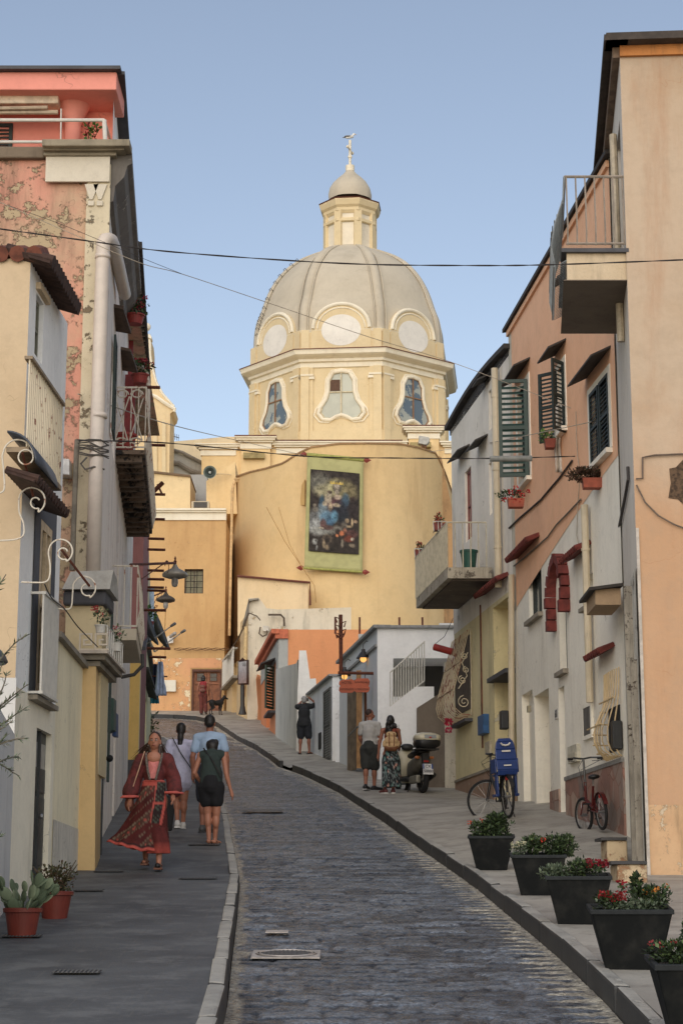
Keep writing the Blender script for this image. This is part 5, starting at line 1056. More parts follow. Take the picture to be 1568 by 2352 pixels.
for i in range(34):
    y_ = Yn+i*dpt/33; x_ = xo+dX*(y_-Yn)
    mb.tube([V((x_, y_, zr)), V((x_-.03, y_, zr-.3)), V((x_-.14, y_, bz+.35)), V((x_-.19, y_, bz+.05)), V((x_-.14, y_, bz-.2)), V((x_, y_, bz-.12))], .008, 4)
for k in range(12):
    tt = k/11; o_ = .19*math.sin(min(1, tt*1.25)*2.2)+.0; z_ = zr-.35-(zr-.35-(bz-.2))*tt
    mb.tube([V((xo-.03-max(0, o_)*.85, Yn, z_)), V((xo-.03-max(0, o_)*.85+dX*dpt, Yn+dpt, z_))], .007, 4)
mb.tube([V((xo, Yn, zr)), V((xo+dX*dpt, Yn+dpt, zr))], .018, 6); mb.build('bulging_railing', mat('mesh_grey', (140, 146, 146), .5), t)
# --- orange and white house
hB = thing('orange_white_house', 'house painted orange above and white below with green shutters and red tile hoods', 'house', (3.6, 27, 2.6))
SB = Wall((3.83, 25.2), (3.10, 33.3), -1); zB = at(1167, 755, 33.2).z; WT = plaster('B_white', (242, 236, 218), (230, 222, 202), streak=.32, stain=(140, 128, 104), sc=.9, peel=(190, 180, 156), pa=.03)
ORA = plaster('B_orange', (244, 186, 142), (234, 172, 126), streak=.12, stain=(160, 100, 60), sc=.7)
zo = SB.px(1183, 1287)[1]
R4 = SB.r4
wG = R4(1190, 905, 1128, 1216, 1000); w2 = R4(1283, 850, 1000, 1297, 900); w3 = R4(1357, 905, 1078, 1400, 960)
wl1 = R4(1214, 1325, 1430, 1243, 1350); wa = R4(1283, 1330, 1548, 1300, 1430); wn = R4(1341, 1330, 1398, 1361, 1350)
d1 = R4(1229, 1598, 1892, 1262, 1720); d0 = R4(1200, 1596, 1855, 1224, 1700); d2 = R4(1285, 1580, 1900, 1298, 1720)
up = [(*wG, .15), (*w2, .15), (*w3, .15)]; lo = [(*wl1, .14), (*wa, .18), (*wn, .25, 1), (d1[0], d1[1], 2, d1[3], .55, 1), (d0[0], d0[1], 2, d0[3], .12, 1), (d2[0], d2[1], 2, d2[3], .3, 1)]
zup = max(zo, wl1[3]+.05, wa[3]+.02, wn[3]+.02)
mb = MB(); SB.sheet(mb, 0, SB.L, 1.8, zup, lo); SB.sheet(mb, 0, SB.L, zup, zB, up); mb.quad(SB.pt(0, zB), SB.pt(SB.L, zB), V((9, 33.3, zB+.8)), V((9, 25.2, zB+.8))); mb.quad(SB.pt(SB.L, 2), SB.pt(SB.L, zB), V((9, 33.3, zB)), V((9, 33.3, 2))); mb.build('wall', WT, hB)
zo2 = zo
mb = MB(); SB.sheet(mb, 0, SB.L-.28, zup+.001, zB-.05, up, rev=0, out=.006)
A1 = SB.px(1396, 1075)
for i in range(20):
    a0 = (SB.L-.28)*i/20; a1 = (SB.L-.28)*(i+1)/20
    mb.quad(SB.pt(a0, zup, .006), SB.pt(a1, zup, .006), SB.pt(a1, zup-.0-.9*(a1/SB.L)**1.2, .006), SB.pt(a0, zup-.9*(a0/SB.L)**1.2, .006))
mb.build('orange_upper', ORA, hB)
mb = MB(); SB.sheet(mb, SB.L-.28, SB.L, zup-.9, zB, out=.008); mb.build('corner_quoin', plaster('quoin', (206, 198, 176), streak=.2), hB)
mb = MB(); SB.prism = None
p_ = [SB.pt(-.2, zB-.02, .1), SB.pt(SB.L+.12, zB-.02, .1), SB.pt(SB.L+.12, zB+.1, -.5), SB.pt(-.2, zB+.1, -.5)]; mb.prism(p_, (0, 0, .07)); mb.build('roof_edge', mat('roof_dark', (60, 54, 50), .85, sc=4), hB)
mb = MB(); SB.box(mb, 0, SB.L, zB-.13, zB-.03, 0, .05); mb.build('roof_moulding', ORA, hB)
frm = mat('shut_green_dark', (28, 44, 42), .6, var=.2); grn = mat('shutter_green', (12, 52, 42), .5, var=.15, sc=3)
for r, nm in ((wG, 'g'), (w2, 'm'), (w3, 'n')):
    window(SB, r, hB, whmet if nm == 'm' else frm, glass, rev=.12, bars=(1, 1), name='sash_window'); mb = MB()
    SB.box(mb, r[0]-.12, r[1]+.12, r[2]-.08, r[2]-.01, 0, .1); mb.build('sill', WT, hB)
    mb = MB(); SB.box(mb, r[0]-.13, r[0]-.005, r[2], r[3]+.1, .006, .02); SB.box(mb, r[1]+.005, r[1]+.13, r[2], r[3]+.1, .006, .02); SB.box(mb, r[0]-.005, r[1]+.005, r[3]+.005, r[3]+.1, .006, .02); mb.build('white_surround', WT, hB)
    awning(SB, (r[0]-.2, r[1]+.2, r[3]+.33), hB, mat('awning_black', (64, 60, 56), .8), .30, .16, .03, 'slate_hood')
mb = MB(); shutter(mb, SB.pt(wG[0]+.03, wG[2], .03), V((-1, .12, 0)), wG[3]-wG[2], (0, -1, 0), .50, 17, .04, .06); t = mb.build('green_shutter', grn, hB)
mb = MB(); shutter(mb, SB.pt(w2[0], w2[2]-.1, .03), V((-.62, -.75, 0)), w2[3]-w2[2]+.1, (.7, -.7, 0), .34, 16, .035, .05); mb.build('dark_shutter', frm, hB)
mb = MB(); shutter(mb, SB.pt(w2[1], w2[2]-.1, .03), V((-.75, .65, 0)), w2[3]-w2[2]+.1, (-.7, -.7, 0), .34, 16, .035, .05); mb.build('dark_shutter', frm, hB)
mb = MB(); shutter(mb, SB.pt(w3[0], w3[2], .0), SB.u, w3[3]-w3[2], SB.n, (w3[1]-w3[0])*.47, 16, .03); shutter(mb, SB.pt(w3[0]+(w3[1]-w3[0])*.53, w3[2], .0), SB.u, w3[3]-w3[2], SB.n, (w3[1]-w3[0])*.47, 16, .03); mb.build('dark_shutter_pair', frm, hB)
zz1 = zB-.9; awning(SB, (2.3, 2.9, at(1287, 730, 30).z), hB, mat('awning_black', (50, 48, 46)), .3, .18, .03, 'slate_hood')
# white cloth hanging out of window 2
mb = MB(); nx, ny = 8, 16
for j in range(ny+1):
    for i in range(nx+1):
        p_ = at(1271+ (22+6*math.sin(j*.5))*i/nx+(j/ny)*4, 930+j*(155)/ny, 28.9+.08*math.sin(i*1.6+j*.3)); mb.v.append(p_); mb.c.append((1, 1, 1))
mb.f = [[j*(nx+1)+i, j*(nx+1)+i+1, (j+1)*(nx+1)+i+1, (j+1)*(nx+1)+i] for j in range(ny) for i in range(nx)]
tag(mb.build('hung_sheet', mat('sheet_white', (206, 196, 182), .9), smooth=True, solid=.01), 'white sheet hanging out of the middle window of the orange wall', 'laundry')
# lower openings
window(SB, wl1, hB, mat('frame_black', (44, 50, 46), .5), mat('glass_green', (70, 84, 84), .12, 0, .4, 3, 0), rev=.12, bars=(1, 0), name='lower_window', sill=conc)
window(SB, wa, hB, mat('frame_dkgreen', (34, 46, 38), .5), glassl, rev=.16, bars=(1, 3), fw=.05, name='arched_window', sill=conc)
SB.box(MB(), 0, 1, 0, 1, 0, 1)
mb = MB(); SB.box(mb, wn[0]-.05, wn[1]+.05, wn[2]-.07, wn[2]-.01, 0, .09); mb.build('niche_sill', conc, hB)
for r in (R4(1189, 1290, 1300, 1240, 1264), R4(1318, 1293, 1303, 1358, 1278), R4(1376, 1518, 1526, 1412, 1503)):
    tile_awning(SB, (r[0], r[1], (r[2]+r[3])/2+.12), hB, terra_r, .24, .10)
# arched brick hood
ac = (wa[0]+wa[1])/2; aw_ = (wa[1]-wa[0])/2+.25; az_ = wa[3]-.25; mb = MB()
pts = [(ac+aw_*1.0, az_-.55)]+[(ac+aw_*math.cos(t_*math.pi/10), az_+.55*math.sin(t_*math.pi/10)) for t_ in range(11)]+[(ac-aw_, az_-.4)]
for i in range(len(pts)-1):
    (a0, z0_), (a1, z1_) = pts[i], pts[i+1]; nn_ = max(1, int(math.hypot(a1-a0, z1_-z0_)/.18))
    for k in range(nn_):
        f0_, f1_ = (k+.05)/nn_, (k+.95)/nn_; P0 = SB.pt(a0+(a1-a0)*f0_, z0_+(z1_-z0_)*f0_, 0); P1 = SB.pt(a0+(a1-a0)*f1_, z0_+(z1_-z0_)*f1_, 0)
        d_ = (P1-P0); nn2 = d_.cross(SB.n).normalized()*.07; mb.obox(P0-nn2, d_, nn2*2, SB.n*random.uniform(.13, .18))
mb.build('brick_arch', mat('red_brick', (122, 46, 38), .85, var=.4, sc=7, bm=.4), hB)
# doorway reveal tints, doors
mb = MB(); SB.box(mb, d1[0], d1[1], 2.2, d1[3], -.56, -.5); mb.build('doorway_panel', plaster('doorway_cream', (196, 184, 140), (206, 160, 90), streak=.3, sc=1), hB)
mb = MB(); SB.box(mb, d2[0], d2[1], 2.2, d2[3], -.31, -.26); mb.build('doorway_panel', mat('door_darkgrey', (84, 82, 74), .8), hB)
# marble dado
DAD = plaster('marble_dado', (168, 138, 120), (146, 112, 96), peel=(186, 176, 164), pa=.33, streak=.5, stain=(92, 64, 52), sc=1.8, rough=.6)
m, nd, lk, bs = newmat('crazy_paving'); P = scaled(nd, lk, 1, 1, 1); vo = nd.new('ShaderNodeTexVoronoi'); vo.inputs['Scale'].default_value = 3.2; lk.new(P, vo.inputs['Vector'])
vd = nd.new('ShaderNodeTexVoronoi'); vd.feature = 'DISTANCE_TO_EDGE'; vd.inputs['Scale'].default_value = 3.2; lk.new(P, vd.inputs['Vector'])
sp = nd.new('ShaderNodeSeparateColor'); lk.new(vo.outputs['Color'], sp.inputs[0]); x = mixc(nd, lk, sp.outputs[0], lin((178, 148, 128)), lin((128, 112, 104))); x = mixc(nd, lk, mul(nd, lk, ramp(nd, lk, sp.outputs[1], .6, .7), .8), x, lin((150, 100, 84)))
x = mixc(nd, lk, ramp(nd, lk, vd.outputs['Distance'], .03, .012), x, lin((130, 84, 66))); x = mixc(nd, lk, mul(nd, lk, ramp(nd, lk, noise_n(nd, lk, 3, 8, P), .45, .7), .5), x, lin((92, 76, 66))); lk.new(x, bs.inputs['Base Color']); bs.inputs['Roughness'].default_value = .5; CRZ = m
q = R4(1300, 1800, 1890, 1420, 1790); z9 = SB.px(1421, 1754)[1]
mb = MB(); SB.box(mb, .2, d2[0]-.04, 1.9, z9, 0, .03); mb.build('stone_dado', CRZ, hB)
mb = MB(); SB.box(mb, d2[1]+.03, d1[0]-.03, 2.2, SB.px(1276, 1815)[1], 0, .03); mb.build('stone_dado', CRZ, hB)
mb = MB(); SB.box(mb, .2, d2[0]-.04, z9, z9+.06, 0, .045); mb.build('dado_cap', mat('dado_cap_grey', (130, 128, 122), .7, sc=5), hB)
q = R4(1344, 1628, 1692, 1360, 1650); mb = MB(); SB.box(mb, *q, 0, .03); SB.box(mb, q[0]-.07, q[0], q[2]-.06, q[3]+.06, 0, .04); SB.box(mb, q[1], q[1]+.07, q[2]-.06, q[3]+.06, 0, .04); SB.box(mb, q[0], q[1], q[3], q[3]+.06, 0, .04); SB.box(mb, q[0], q[1], q[2]-.06, q[2], 0, .04)
mb.build('vent_frame', WT, hB); mb = MB(); SB.box(mb, *q, .03, .034); mb.build('vent_panel', mat('vent_grey', (96, 92, 84), .7), hB)
q = R4(1311, 1716, 1756, 1332, 1735); t = thing('meter_cabinet', 'cream metal meter cabinet low on the white wall', 'cabinet', tuple(SB.pt(q[0], q[2]))); mb = MB(); SB.box(mb, *q, 0, .06); mb.build('case', mat('cab_cream', (196, 190, 168), .5), t, bevel=.006)
mb = MB(); SB.box(mb, q[0]+.05, q[1]-.05, q[2]+.06, q[3]-.12, .06, .07); mb.build('cabinet_door', mat('cab_cream2', (184, 178, 154), .5), t)
q = R4(1276, 1630, 1653, 1282, 1641)
t = thing('house_number_plate', 'small white tile with the house number 61', 'sign', tuple(SB.pt(q[0], q[2]))); mb = MB(); SB.box(mb, q[0], q[1]+.04, q[2], q[3], 0, .015); mb.build('plate', mat('tile_white', (206, 204, 196), .4), t)
def text(s, name, m, size, origin, right, up_, parent, ext=.002, loc=False):
    c = bpy.data.curves.new(name, 'FONT'); c.body = s; c.size = size; c.extrude = ext; c.align_x = 'CENTER'; c.align_y = 'CENTER'; c.materials.append(m)
    o = bpy.data.objects.new(name, c); col.objects.link(o)
    from mathutils import Matrix
    r_, u_ = V(right).normalized(), V(up_).normalized(); n_ = r_.cross(u_); M = Matrix((r_, u_, n_)).transposed().to_4x4(); M.translation = V(origin)
    dg = bpy.context.evaluated_depsgraph_get(); me = bpy.data.meshes.new_from_object(o.evaluated_get(dg)); bpy.data.objects.remove(o)
    o = bpy.data.objects.new(name, me); col.objects.link(o)
    if parent is not None:
        o.parent = parent
        if not loc:
            r = parent
            while r.parent: r = r.parent
            M.translation = V(origin)-V(WORLD.get(r.name, (0, 0, 0)))
    o.matrix_local = M; return o
ink = mat('ink_dark', (30, 36, 48), .7)
text('61', 'number', ink, .17, SB.pt((q[0]+q[1])/2+.02, (q[2]+q[3])/2, .018), -SB.u, (0, 0, 1), t)
# bulging rattan-like window cage near the corner
t = thing('bulging_window_cage', 'cream iron window cage with a bulging basket shape near the peach corner', 'window grille', tuple(SB.pt(2.2, 5)))
mb = MB(); zt_ = at(1410, 1556, 26.6).z; zb_ = at(1405, 1752, 26.6).z; H = zt_-zb_; L0, L1 = SB.px(1428, 1650)[0], SB.px(1394, 1660)[0]
prb = [(1, .02), (.85, .03), (.7, .05), (.56, .11), (.42, .18), (.30, .22), (.18, .22), (.08, .17), (.02, .08), (0, .0)]
n = 8
for i in range(n+1):
    a = L0+(L1-L0)*i/n; ff = .25+.95*math.sin(math.pi*(i+.6)/(n+1.2))
    mb.tube([SB.pt(a, zb_+H*z_, o_*ff+.02) for z_, o_ in prb], .010, 5)
for z_, o_ in ((.66, .08), (.36, .26)): mb.tube([SB.pt(L0, zb_+H*z_, o_+.03), SB.pt(L1, zb_+H*z_, o_+.03)], .012, 5)
for z_, o_ in prb[3:9]: mb.tube([SB.pt(L1, zb_+H*z_, 0), SB.pt(L1, zb_+H*z_, o_)], .01, 4)
mb.build('cage_bars', mat('cage_cream', (206, 176, 124), .55, var=.2), t)
mb = MB(); SB.box(mb, L0+.1, L1-.1, zb_+.1, zt_-.5, -.01, .01); mb.build('dark_window', dark, t)
o = MB(); a = at(1405, 1655, 25.4); b = at(1421, 1720, 25.4); o.box(a.x, a.x+.13, 25.4, 25.6, b.z, a.z); tag(o.build('wall_heater', mat('heater_black', (34, 36, 36), .5), bevel=.01), 'black metal box beside the bulging window cage', 'box')
# box canopy on the corner
a = at(1350, 1348, 24.6); b = at(1424, 1345, 24.6); t = thing('box_canopy', 'boxy concrete door canopy with dark slab top at the corner of the peach building', 'canopy', tuple(a))
MB().box(a.x+.09, b.x, 24.6, 25.5, a.z-.24, a.z-.02).build('canopy_body', plaster('canopy_tan', (176, 146, 110), (120, 100, 84), streak=.5), t); MB().prism([V((a.x, 24.5, a.z-.06)), V((b.x+.02, 24.5, a.z)), V((b.x+.02, 24.5, a.z+.04)), V((a.x, 24.5, a.z-.02))], (.0, 1.1, 0)).build('canopy_top', mat('canopy_dark', (58, 52, 46), .8), t)
# stone seat blocks at the corner
for x0, x1, yt, yb, Y_, lab in ((1400, 1487, 1985, 2048, 20.9, 'stone bollard block with dark slab top at the peach corner, the nearer of the two'), (1376, 1441, 1930, 1982, 23.2, 'stone bollard block with dark slab top beside the red bicycle')):
    a, b = at(x0+16, yt, Y_), at(x1, yb, Y_); t = thing('stone_block', lab, 'stone block', tuple(b)); z0_ = zg(Y_)-.1
    MB().box(a.x, b.x, Y_, Y_+.55, z0_, a.z).build('block', plaster('block_stone', (196, 172, 134), (176, 150, 112), peel=(150, 110, 76), pa=.35, streak=.2, sc=3), t, bevel=.02)
    MB().box(a.x-.07, b.x-.004, Y_-.03, Y_+.58, a.z, a.z+.035).build('slab_top', mat('slab_dark', (52, 50, 50), .6), t)
mb = MB(); a = hitY(1460, 2045); SA.box(mb, .3, .36, 1.8, 4.5, .02, .1); SA.box(mb, .9, 1.02, 1.8, 5.5, .02, .12)
tag(mb.build('worn_post', plaster('worn_wood', (160, 152, 136), (110, 102, 90), peel=(70, 56, 46), pa=.3, streak=.7, sc=3)), 'pair of worn grey posts on the flaking side of the peach building', 'post')
# pipes and boxes on B
PB = mat('pipe_cream', (206, 190, 158), .5, var=.12, sc=3)
pipe('drainpipe', [SB.pt(SB.px(1185, y_)[0], SB.px(1185, y_)[1], .09) for y_ in (1320, 1400, 1600, 1840)], .055, PB, 'cream drainpipe with rust stains left of the lower window')
a0 = SB.px(1355, 1165); pipe('drainpipe', [SB.pt(a0[0], SB.px(1355, y_)[1], .09) for y_ in (1160, 1300, 1480, 1620)], .055, PB, 'beige drainpipe below the flower box of the third window')
s0_ = SB.px(1183, 1640)[0]; z_ = SB.px(1190, 1650)[1]; o = MB(); SB.box(o, s0_-.12, s0_+.1, z_-.17, z_+.16, .14, .28); tag(o.build('black_mailbox', mat('mail_black', (30, 32, 34), .5), bevel=.02), 'black letter box fixed over the cream drainpipe', 'letter box')
q = SB.px(1218, 1628); o = MB(); SB.box(o, q[0]-.05, q[0]+.05, q[1]-.06, q[1]+.05, 0, .06); tag(o.build('bell_box', mat('bell', (160, 150, 120), .5)), 'small beige bell box between the doorways', 'box')
def wbox(name, label, c_, m_pot, cols, fl, n, L=.3, trail=0, grp='flower boxes on the right wall', cage=False, rz=0):
    t = thing(name, label, 'flower box', tuple(c_), 0, grp); c_ = V(c_)
    mb = MB().prism([c_+V((-L/2, -.08, 0)), c_+V((L/2, -.08, 0)), c_+V((L/2+.02, -.10, .14)), c_+V((-L/2-.02, -.10, .14))], (0, .18, 0)); mb.build('trough', m_pot, t)
    mb = MB(); foliage(mb, c_+V((-trail*.3, 0, .2)), L*.55+trail*.4, .12, .13, n, .055, .035, cols); mb.build('foliage', leafm, t, vc=True)
    if fl:
        mb = MB()
        for q in range(fl[1]): flower(mb, c_+V((random.uniform(-1, .6)*(L*.5+trail*.6), -.08, .2+random.uniform(-.12, .14))), fl[2], fl[0])
        mb.build('blossoms', leafm, t, vc=True)
    if cage:
        mb = MB()
        for x_ in (-L/2-.03, -L/6, L/6, L/2+.03): mb.tube([c_+V((x_, -.12, .16)), c_+V((x_*.9, -.11, -.02)), c_+V((x_*.9, .1, -.03))], .008, 4)
        mb.tube([c_+V((-L/2-.03, -.12, .16)), c_+V((L/2+.03, -.12, .16))], .009, 4); mb.build('wire_holder', whmet, t)
    return t
tb = mat('trough_terracotta', (176, 82, 56), .7)
wbox('flower_box', 'terracotta box of geraniums under the open green shutter', at(1184, 1166, 30.2), tb, GC, ((196, 36, 40), 10, .045), 190, .24, .35)
wbox('flower_box', 'terracotta box with brown drying succulents under the third dark window', at(1366, 1122, 26.3), tb, ((84, 62, 50), (104, 76, 60), (62, 58, 40)), None, 700, .34, .42)
wbox('flower_box', 'small pot of green leaves under the middle window', at(1262, 1030, 28.8), terp, ((84, 110, 50), (100, 130, 60), (60, 84, 40)), None, 110, .14, .2)
# --- far right house with the balcony
hC = thing('white_balcony_house', 'off-white and yellow house with balcony beyond the orange one', 'house', (2.8, 36, 3.6))
SC_ = Wall((3.09, 33.32), (2.36, 39.1), -1); zC = at(1160, 808, 33.4).z
OW = plaster('C_white', (232, 224, 208), (212, 204, 186), streak=.4, stain=(130, 112, 84), sc=1, peel=(176, 164, 140), pa=.08); YLW = plaster('C_yellow', (226, 210, 156), (208, 192, 142), streak=.55, stain=(96, 84, 60), sc=1, peel=(196, 188, 164), pa=.08)
C4 = SC_.r4; dv = C4(1134, 1395, 1722, 1172, 1560); dr_ = C4(1068, 1085, 1248, 1082, 1160); wv = C4(1122, 900, 990, 1128, 945); wv2 = C4(1123, 1065, 1185, 1129, 1120)
zm_ = at(1100, 1405, 36).z
mb = MB(); SC_.sheet(mb, 0, SC_.L, zm_, zC, [(*dr_, .12), (*wv, .12, 1), (*wv2, .12, 1)]); mb.quad(SC_.pt(SC_.L, zm_), SC_.pt(SC_.L, zC), V((8, 39.3, zC)), V((8, 39.3, zm_))); mb.quad(SC_.pt(0, zC), SC_.pt(SC_.L, zC), V((8, 39, zC)), V((8, 33.3, zC))); mb.build('upper_wall', OW, hC)
mb = MB(); SC_.sheet(mb, 0, SC_.L-.05, 2.8, zm_, [(dv[0], dv[1], 3, min(dv[3], zm_-.03), .5, 1)], out=0); mb.quad(SC_.pt(SC_.L-.05, 2.8), SC_.pt(SC_.L-.05, zm_), V((8, 39.2, zm_)), V((8, 39.2, 2.8))); mb.build('lower_wall', YLW, hC)
mb = MB(); nseg = 8
for i in range(nseg):
    a0, a1 = (SC_.L+.3)*i/nseg-.15, (SC_.L+.3)*(i+1)/nseg-.15; z0_, z1_ = [zC+.16*math.sin(k/nseg*3.1) for k in (i, i+1)]
    mb.obox(SC_.pt(a0, z0_, -.4), SC_.pt(a1, z1_, -.4)-SC_.pt(a0, z0_, -.4), SC_.n*.52, (0, 0, .09)); mb.obox(SC_.pt(a0, zC-.1, -.05), SC_.pt(a1, zC-.1, -.05)-SC_.pt(a0, zC-.1, -.05), SC_.n*.05, (0, 0, .12+z0_-zC))
mb.build('roof_edge', mat('roof_dark', (60, 54, 50)), hC)
window(SC_, dr_, hC, mat('red_frame', (140, 70, 62), .6), glassl, rev=.1, bars=(1, 1), name='balcony_door')
for r in (R4, ):
    pass
for xa_, ya_, xb_, yb_ in ((1112, 888, 1126, 880), (1054, 1062, 1078, 1038), (1098, 1036, 1120, 1018)):
    r = C4(xa_, ya_-2, ya_+2, xb_, yb_); awning(SC_, (r[0], r[1], (r[2]+r[3])/2+.1), hC, mat('awning_black', (64, 60, 56)), .26, .14, .03, 'slate_hood')
r = C4(1114, 1370, 1380, 1168, 1340); tile_awning(SC_, (r[0], r[1], (r[2]+r[3])/2+.1), hC, terra_r, .24, .10)
# blocked doorway details
mb = MB(); SC_.box(mb, dv[0]-.1, dv[1]+.1, at(1150, 1562, 35).z-.04, at(1150, 1562, 35).z+.04, -.3, .12); mb.build('door_lintel', grey, hC)
mb = MB(); SC_.box(mb, dv[0], dv[1], 3, at(1150, 1562, 35).z-.04, -.48, -.42); mb.build('boarded_doorway', mat('old_boards', (130, 118, 96), .9, var=.5, sc=6), hC)
mb = MB(); SC_.box(mb, dv[0]+.05, dv[0]+.45, 3, at(1150, 1562, 35).z-.1, -.42, -.38); mb.build('brown_door', mat('brown_dk', (70, 44, 32), .7), hC)
q = C4(1147, 1586, 1648, 1158, 1617); mb = MB(); SC_.box(mb, *q, -.41, -.36); mb.build('orange_plank', mat('plank_orange', (184, 104, 56), .7), hC)
# dado
mb = MB(); zd = at(1048, 1798, 38.9).z; SC_.box(mb, 0, dv[0]-.05, 2.9, zd, 0, .025); SC_.box(mb, dv[1]+.05, SC_.L-.1, 2.9, zd, 0, .03); mb.build('stone_dado', plaster('dado_rough', (156, 124, 98), (130, 102, 82), peel=(176, 160, 136), pa=.2, streak=.5, sc=3), hC)
mb = MB(); SC_.box(mb, dv[1]+.05, SC_.L-.1, zd, zd+.05, 0, .05); mb.build('dado_cap', conc, hC)
r = C4(1103, 1390, 1720, 1107, 1560); mb = MB(); SC_.box(mb, r[0], r[0]+.08, r[2], r[3], 0, .02); mb.build('rust_streak', mat('rust_strip', (124, 74, 50), .9, var=.4, sc=6), hC)
o = MB(); r = C4(1110, 1646, 1690, 1123, 1668); SC_.box(o, *r, 0, .12); tag(o.build('blue_letter_box', mat('blue_paint', (28, 84, 140), .5), bevel=.01), 'blue metal letter box on the yellow wall', 'letter box')
o = MB(); r = C4(1119, 1706, 1734, 1129, 1720); SC_.box(o, *r, 0, .05); tag(o.build('small_grille', mat('grille_beige', (176, 166, 140), .5)), 'small beige grille beside the blue bicycle', 'vent')
o = MB(); r = C4(1105, 1310, 1345, 1114, 1328); SC_.box(o, *r, 0, .1); tag(o.build('fuse_box', mat('fuse_grey', (140, 136, 122), .6)), 'grey electrical box under the balcony beside the rust streak', 'box')
pipe('drainpipe', [SC_.pt(SC_.px(1147, 850)[0], z_, .1) for z_ in (zC-.12, (zC+6)/2+2, 8.4, 7.4)], .065, PB, 'tall cream drainpipe where the off-white house meets the orange one')
# balcony
Yn = 34.9; a = at(1027, 1303, Yn); b = at(1117, 1303, Yn); zb2 = at(1027, 1328, Yn).z; t = thing('street_balcony', 'concrete balcony with cream bars and hanging flower boxes over the right pavement', 'balcony', tuple(a)); dy = 3.6; dv_ = V((-.126*dy, dy, 0))
MB().prism([V((a.x, Yn, zb2)), V((b.x+.1, Yn, zb2)), V((b.x+.1, Yn, a.z)), V((a.x, Yn, a.z))], dv_).build('slab', plaster('slab_weather', (180, 170, 148), (140, 130, 110), peel=(96, 86, 72), pa=.25, streak=.7, stain=(50, 46, 40), sc=2), t)
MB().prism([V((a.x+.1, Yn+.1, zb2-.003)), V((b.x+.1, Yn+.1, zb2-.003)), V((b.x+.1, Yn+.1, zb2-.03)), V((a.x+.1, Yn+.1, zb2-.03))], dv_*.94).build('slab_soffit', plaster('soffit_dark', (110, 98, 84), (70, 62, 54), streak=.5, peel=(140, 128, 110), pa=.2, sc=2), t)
zr = at(1027, 1200, Yn).z; bm_ = mat('bars_cream', (196, 186, 158), .6, var=.2)
mb = MB()
for i in range(6): x_ = a.x+(b.x-a.x)*i/5; mb.tube([V((x_, Yn, a.z)), V((x_, Yn, zr))], .012, 5)
mb.tube([V((a.x, Yn, zr)), V((b.x, Yn, zr))], .016, 5); mb.build('end_railing', bm_, t)
mb = MB(); n = 30
for i in range(n+1): p_ = V((a.x, Yn, 0))+dv_*(i/n); mb.tube([p_+V((0, 0, a.z)), p_+V((0, 0, zr))], .017, 4)
mb.tube([V((a.x, Yn, zr)), V((a.x, Yn, zr))+dv_], .018, 5); mb.build('street_railing', bm_, t)
o = MB().lathe([(.12, 0), (.16, .32), (.175, .32), (.175, .36), (.14, .36)], V((at(1078, 1300, Yn).x, Yn+.2, a.z)), 14).build('bucket', mat('green_plastic', (30, 84, 70), .5)); tag(o, 'dark green plastic bucket on the street balcony', 'bucket')
fb = mat('trough_red', (140, 62, 54), .7)
wbox('hanging_flower_box', 'upper hanging flower box on the rail of the street balcony', at(1009, 1219, 35.8), fb, GC, ((170, 50, 40), 6, .04), 110, .2, 0, 'caged flower boxes on the street balcony', True)
wbox('hanging_flower_box', 'lower hanging flower box on the far end of the street balcony rail', at(965, 1280, 38.6), fb, GC, ((170, 50, 40), 6, .04), 110, .2, 0, 'caged flower boxes on the street balcony', True)
# big bulging window grille at far corner
t = thing('bulging_window_grille', 'rusty cream bulging window grille with wrought scrolls above the scooter', 'window grille', tuple(SC_.pt(5, 7)))
zt_ = at(1070, 1440, 37).z; zb_ = at(1050, 1640, 37).z; H = zt_-zb_; L1 = SC_.L-.05; L0 = SC_.px(1083, 1540)[0]
prb = [(1, .02), (.75, .12), (.5, .22), (.3, .3), (.18, .33), (.08, .29), (.01, .17), (0, 0)]; mb = MB(); n = 10
for i in range(n+1): a_ = L0+(L1-L0)*i/n; mb.tube([SC_.pt(a_, zb_+H*z_, o_*1.15+.02) for z_, o_ in prb], .011, 5)
for z_, o_ in ((.62, .17), (.3, .3)): mb.tube([SC_.pt(L0, zb_+H*z_, o_*1.15+.03), SC_.pt(L1, zb_+H*z_, o_*1.15+.03)], .014, 5)
mb.build('cage_bars', mat('cage_rust', (196, 176, 140), .6, var=.3, sc=5, c2=(140, 74, 50), t=(.5, .62)), t)
mb = MB()
def spiral(cx, cz, r, tn, ph, dr):
    return [SC_.pt(L0-.01, cz+r*(1-k/22)*math.sin(ph+dr*k*tn/16), cx+r*(1-k/22)*math.cos(ph+dr*k*tn/16)) for k in range(20)]
for cx, cz, r in ((.15, .68, .08), (.12, .52, .07), (.2, .40, .09), (.17, .15, .13)): mb.tube(spiral(cx, zb_+H*cz, r, 9, 1.5, -1), .011, 5)
mb.tube([SC_.pt(L0-.01, zb_+H*.72, .08), SC_.pt(L0-.01, zb_+H*.6, .2), SC_.pt(L0-.01, zb_+H*.45, .1), SC_.pt(L0-.01, zb_+H*.3, .28)], .011, 5); mb.tube([SC_.pt(L0-.01, zb_+H, .02), SC_.pt(L0-.01, zb_, .02)], .012, 5)
mb.build('side_scrolls', mat('scroll_cream', (206, 192, 158), .55), t)
mb = MB(); SC_.box(mb, L0+.1, L1-.1, zb_+.15, zt_-.1, -.01, .012); mb.build('dark_opening', mat('opening_brown', (96, 84, 70), .9), t)
mb = MB(); SC_.box(mb, L0-.02, L1-.3, zb_-.12, zb_-.06, 0, .16); mb.build('sill', grey, t)
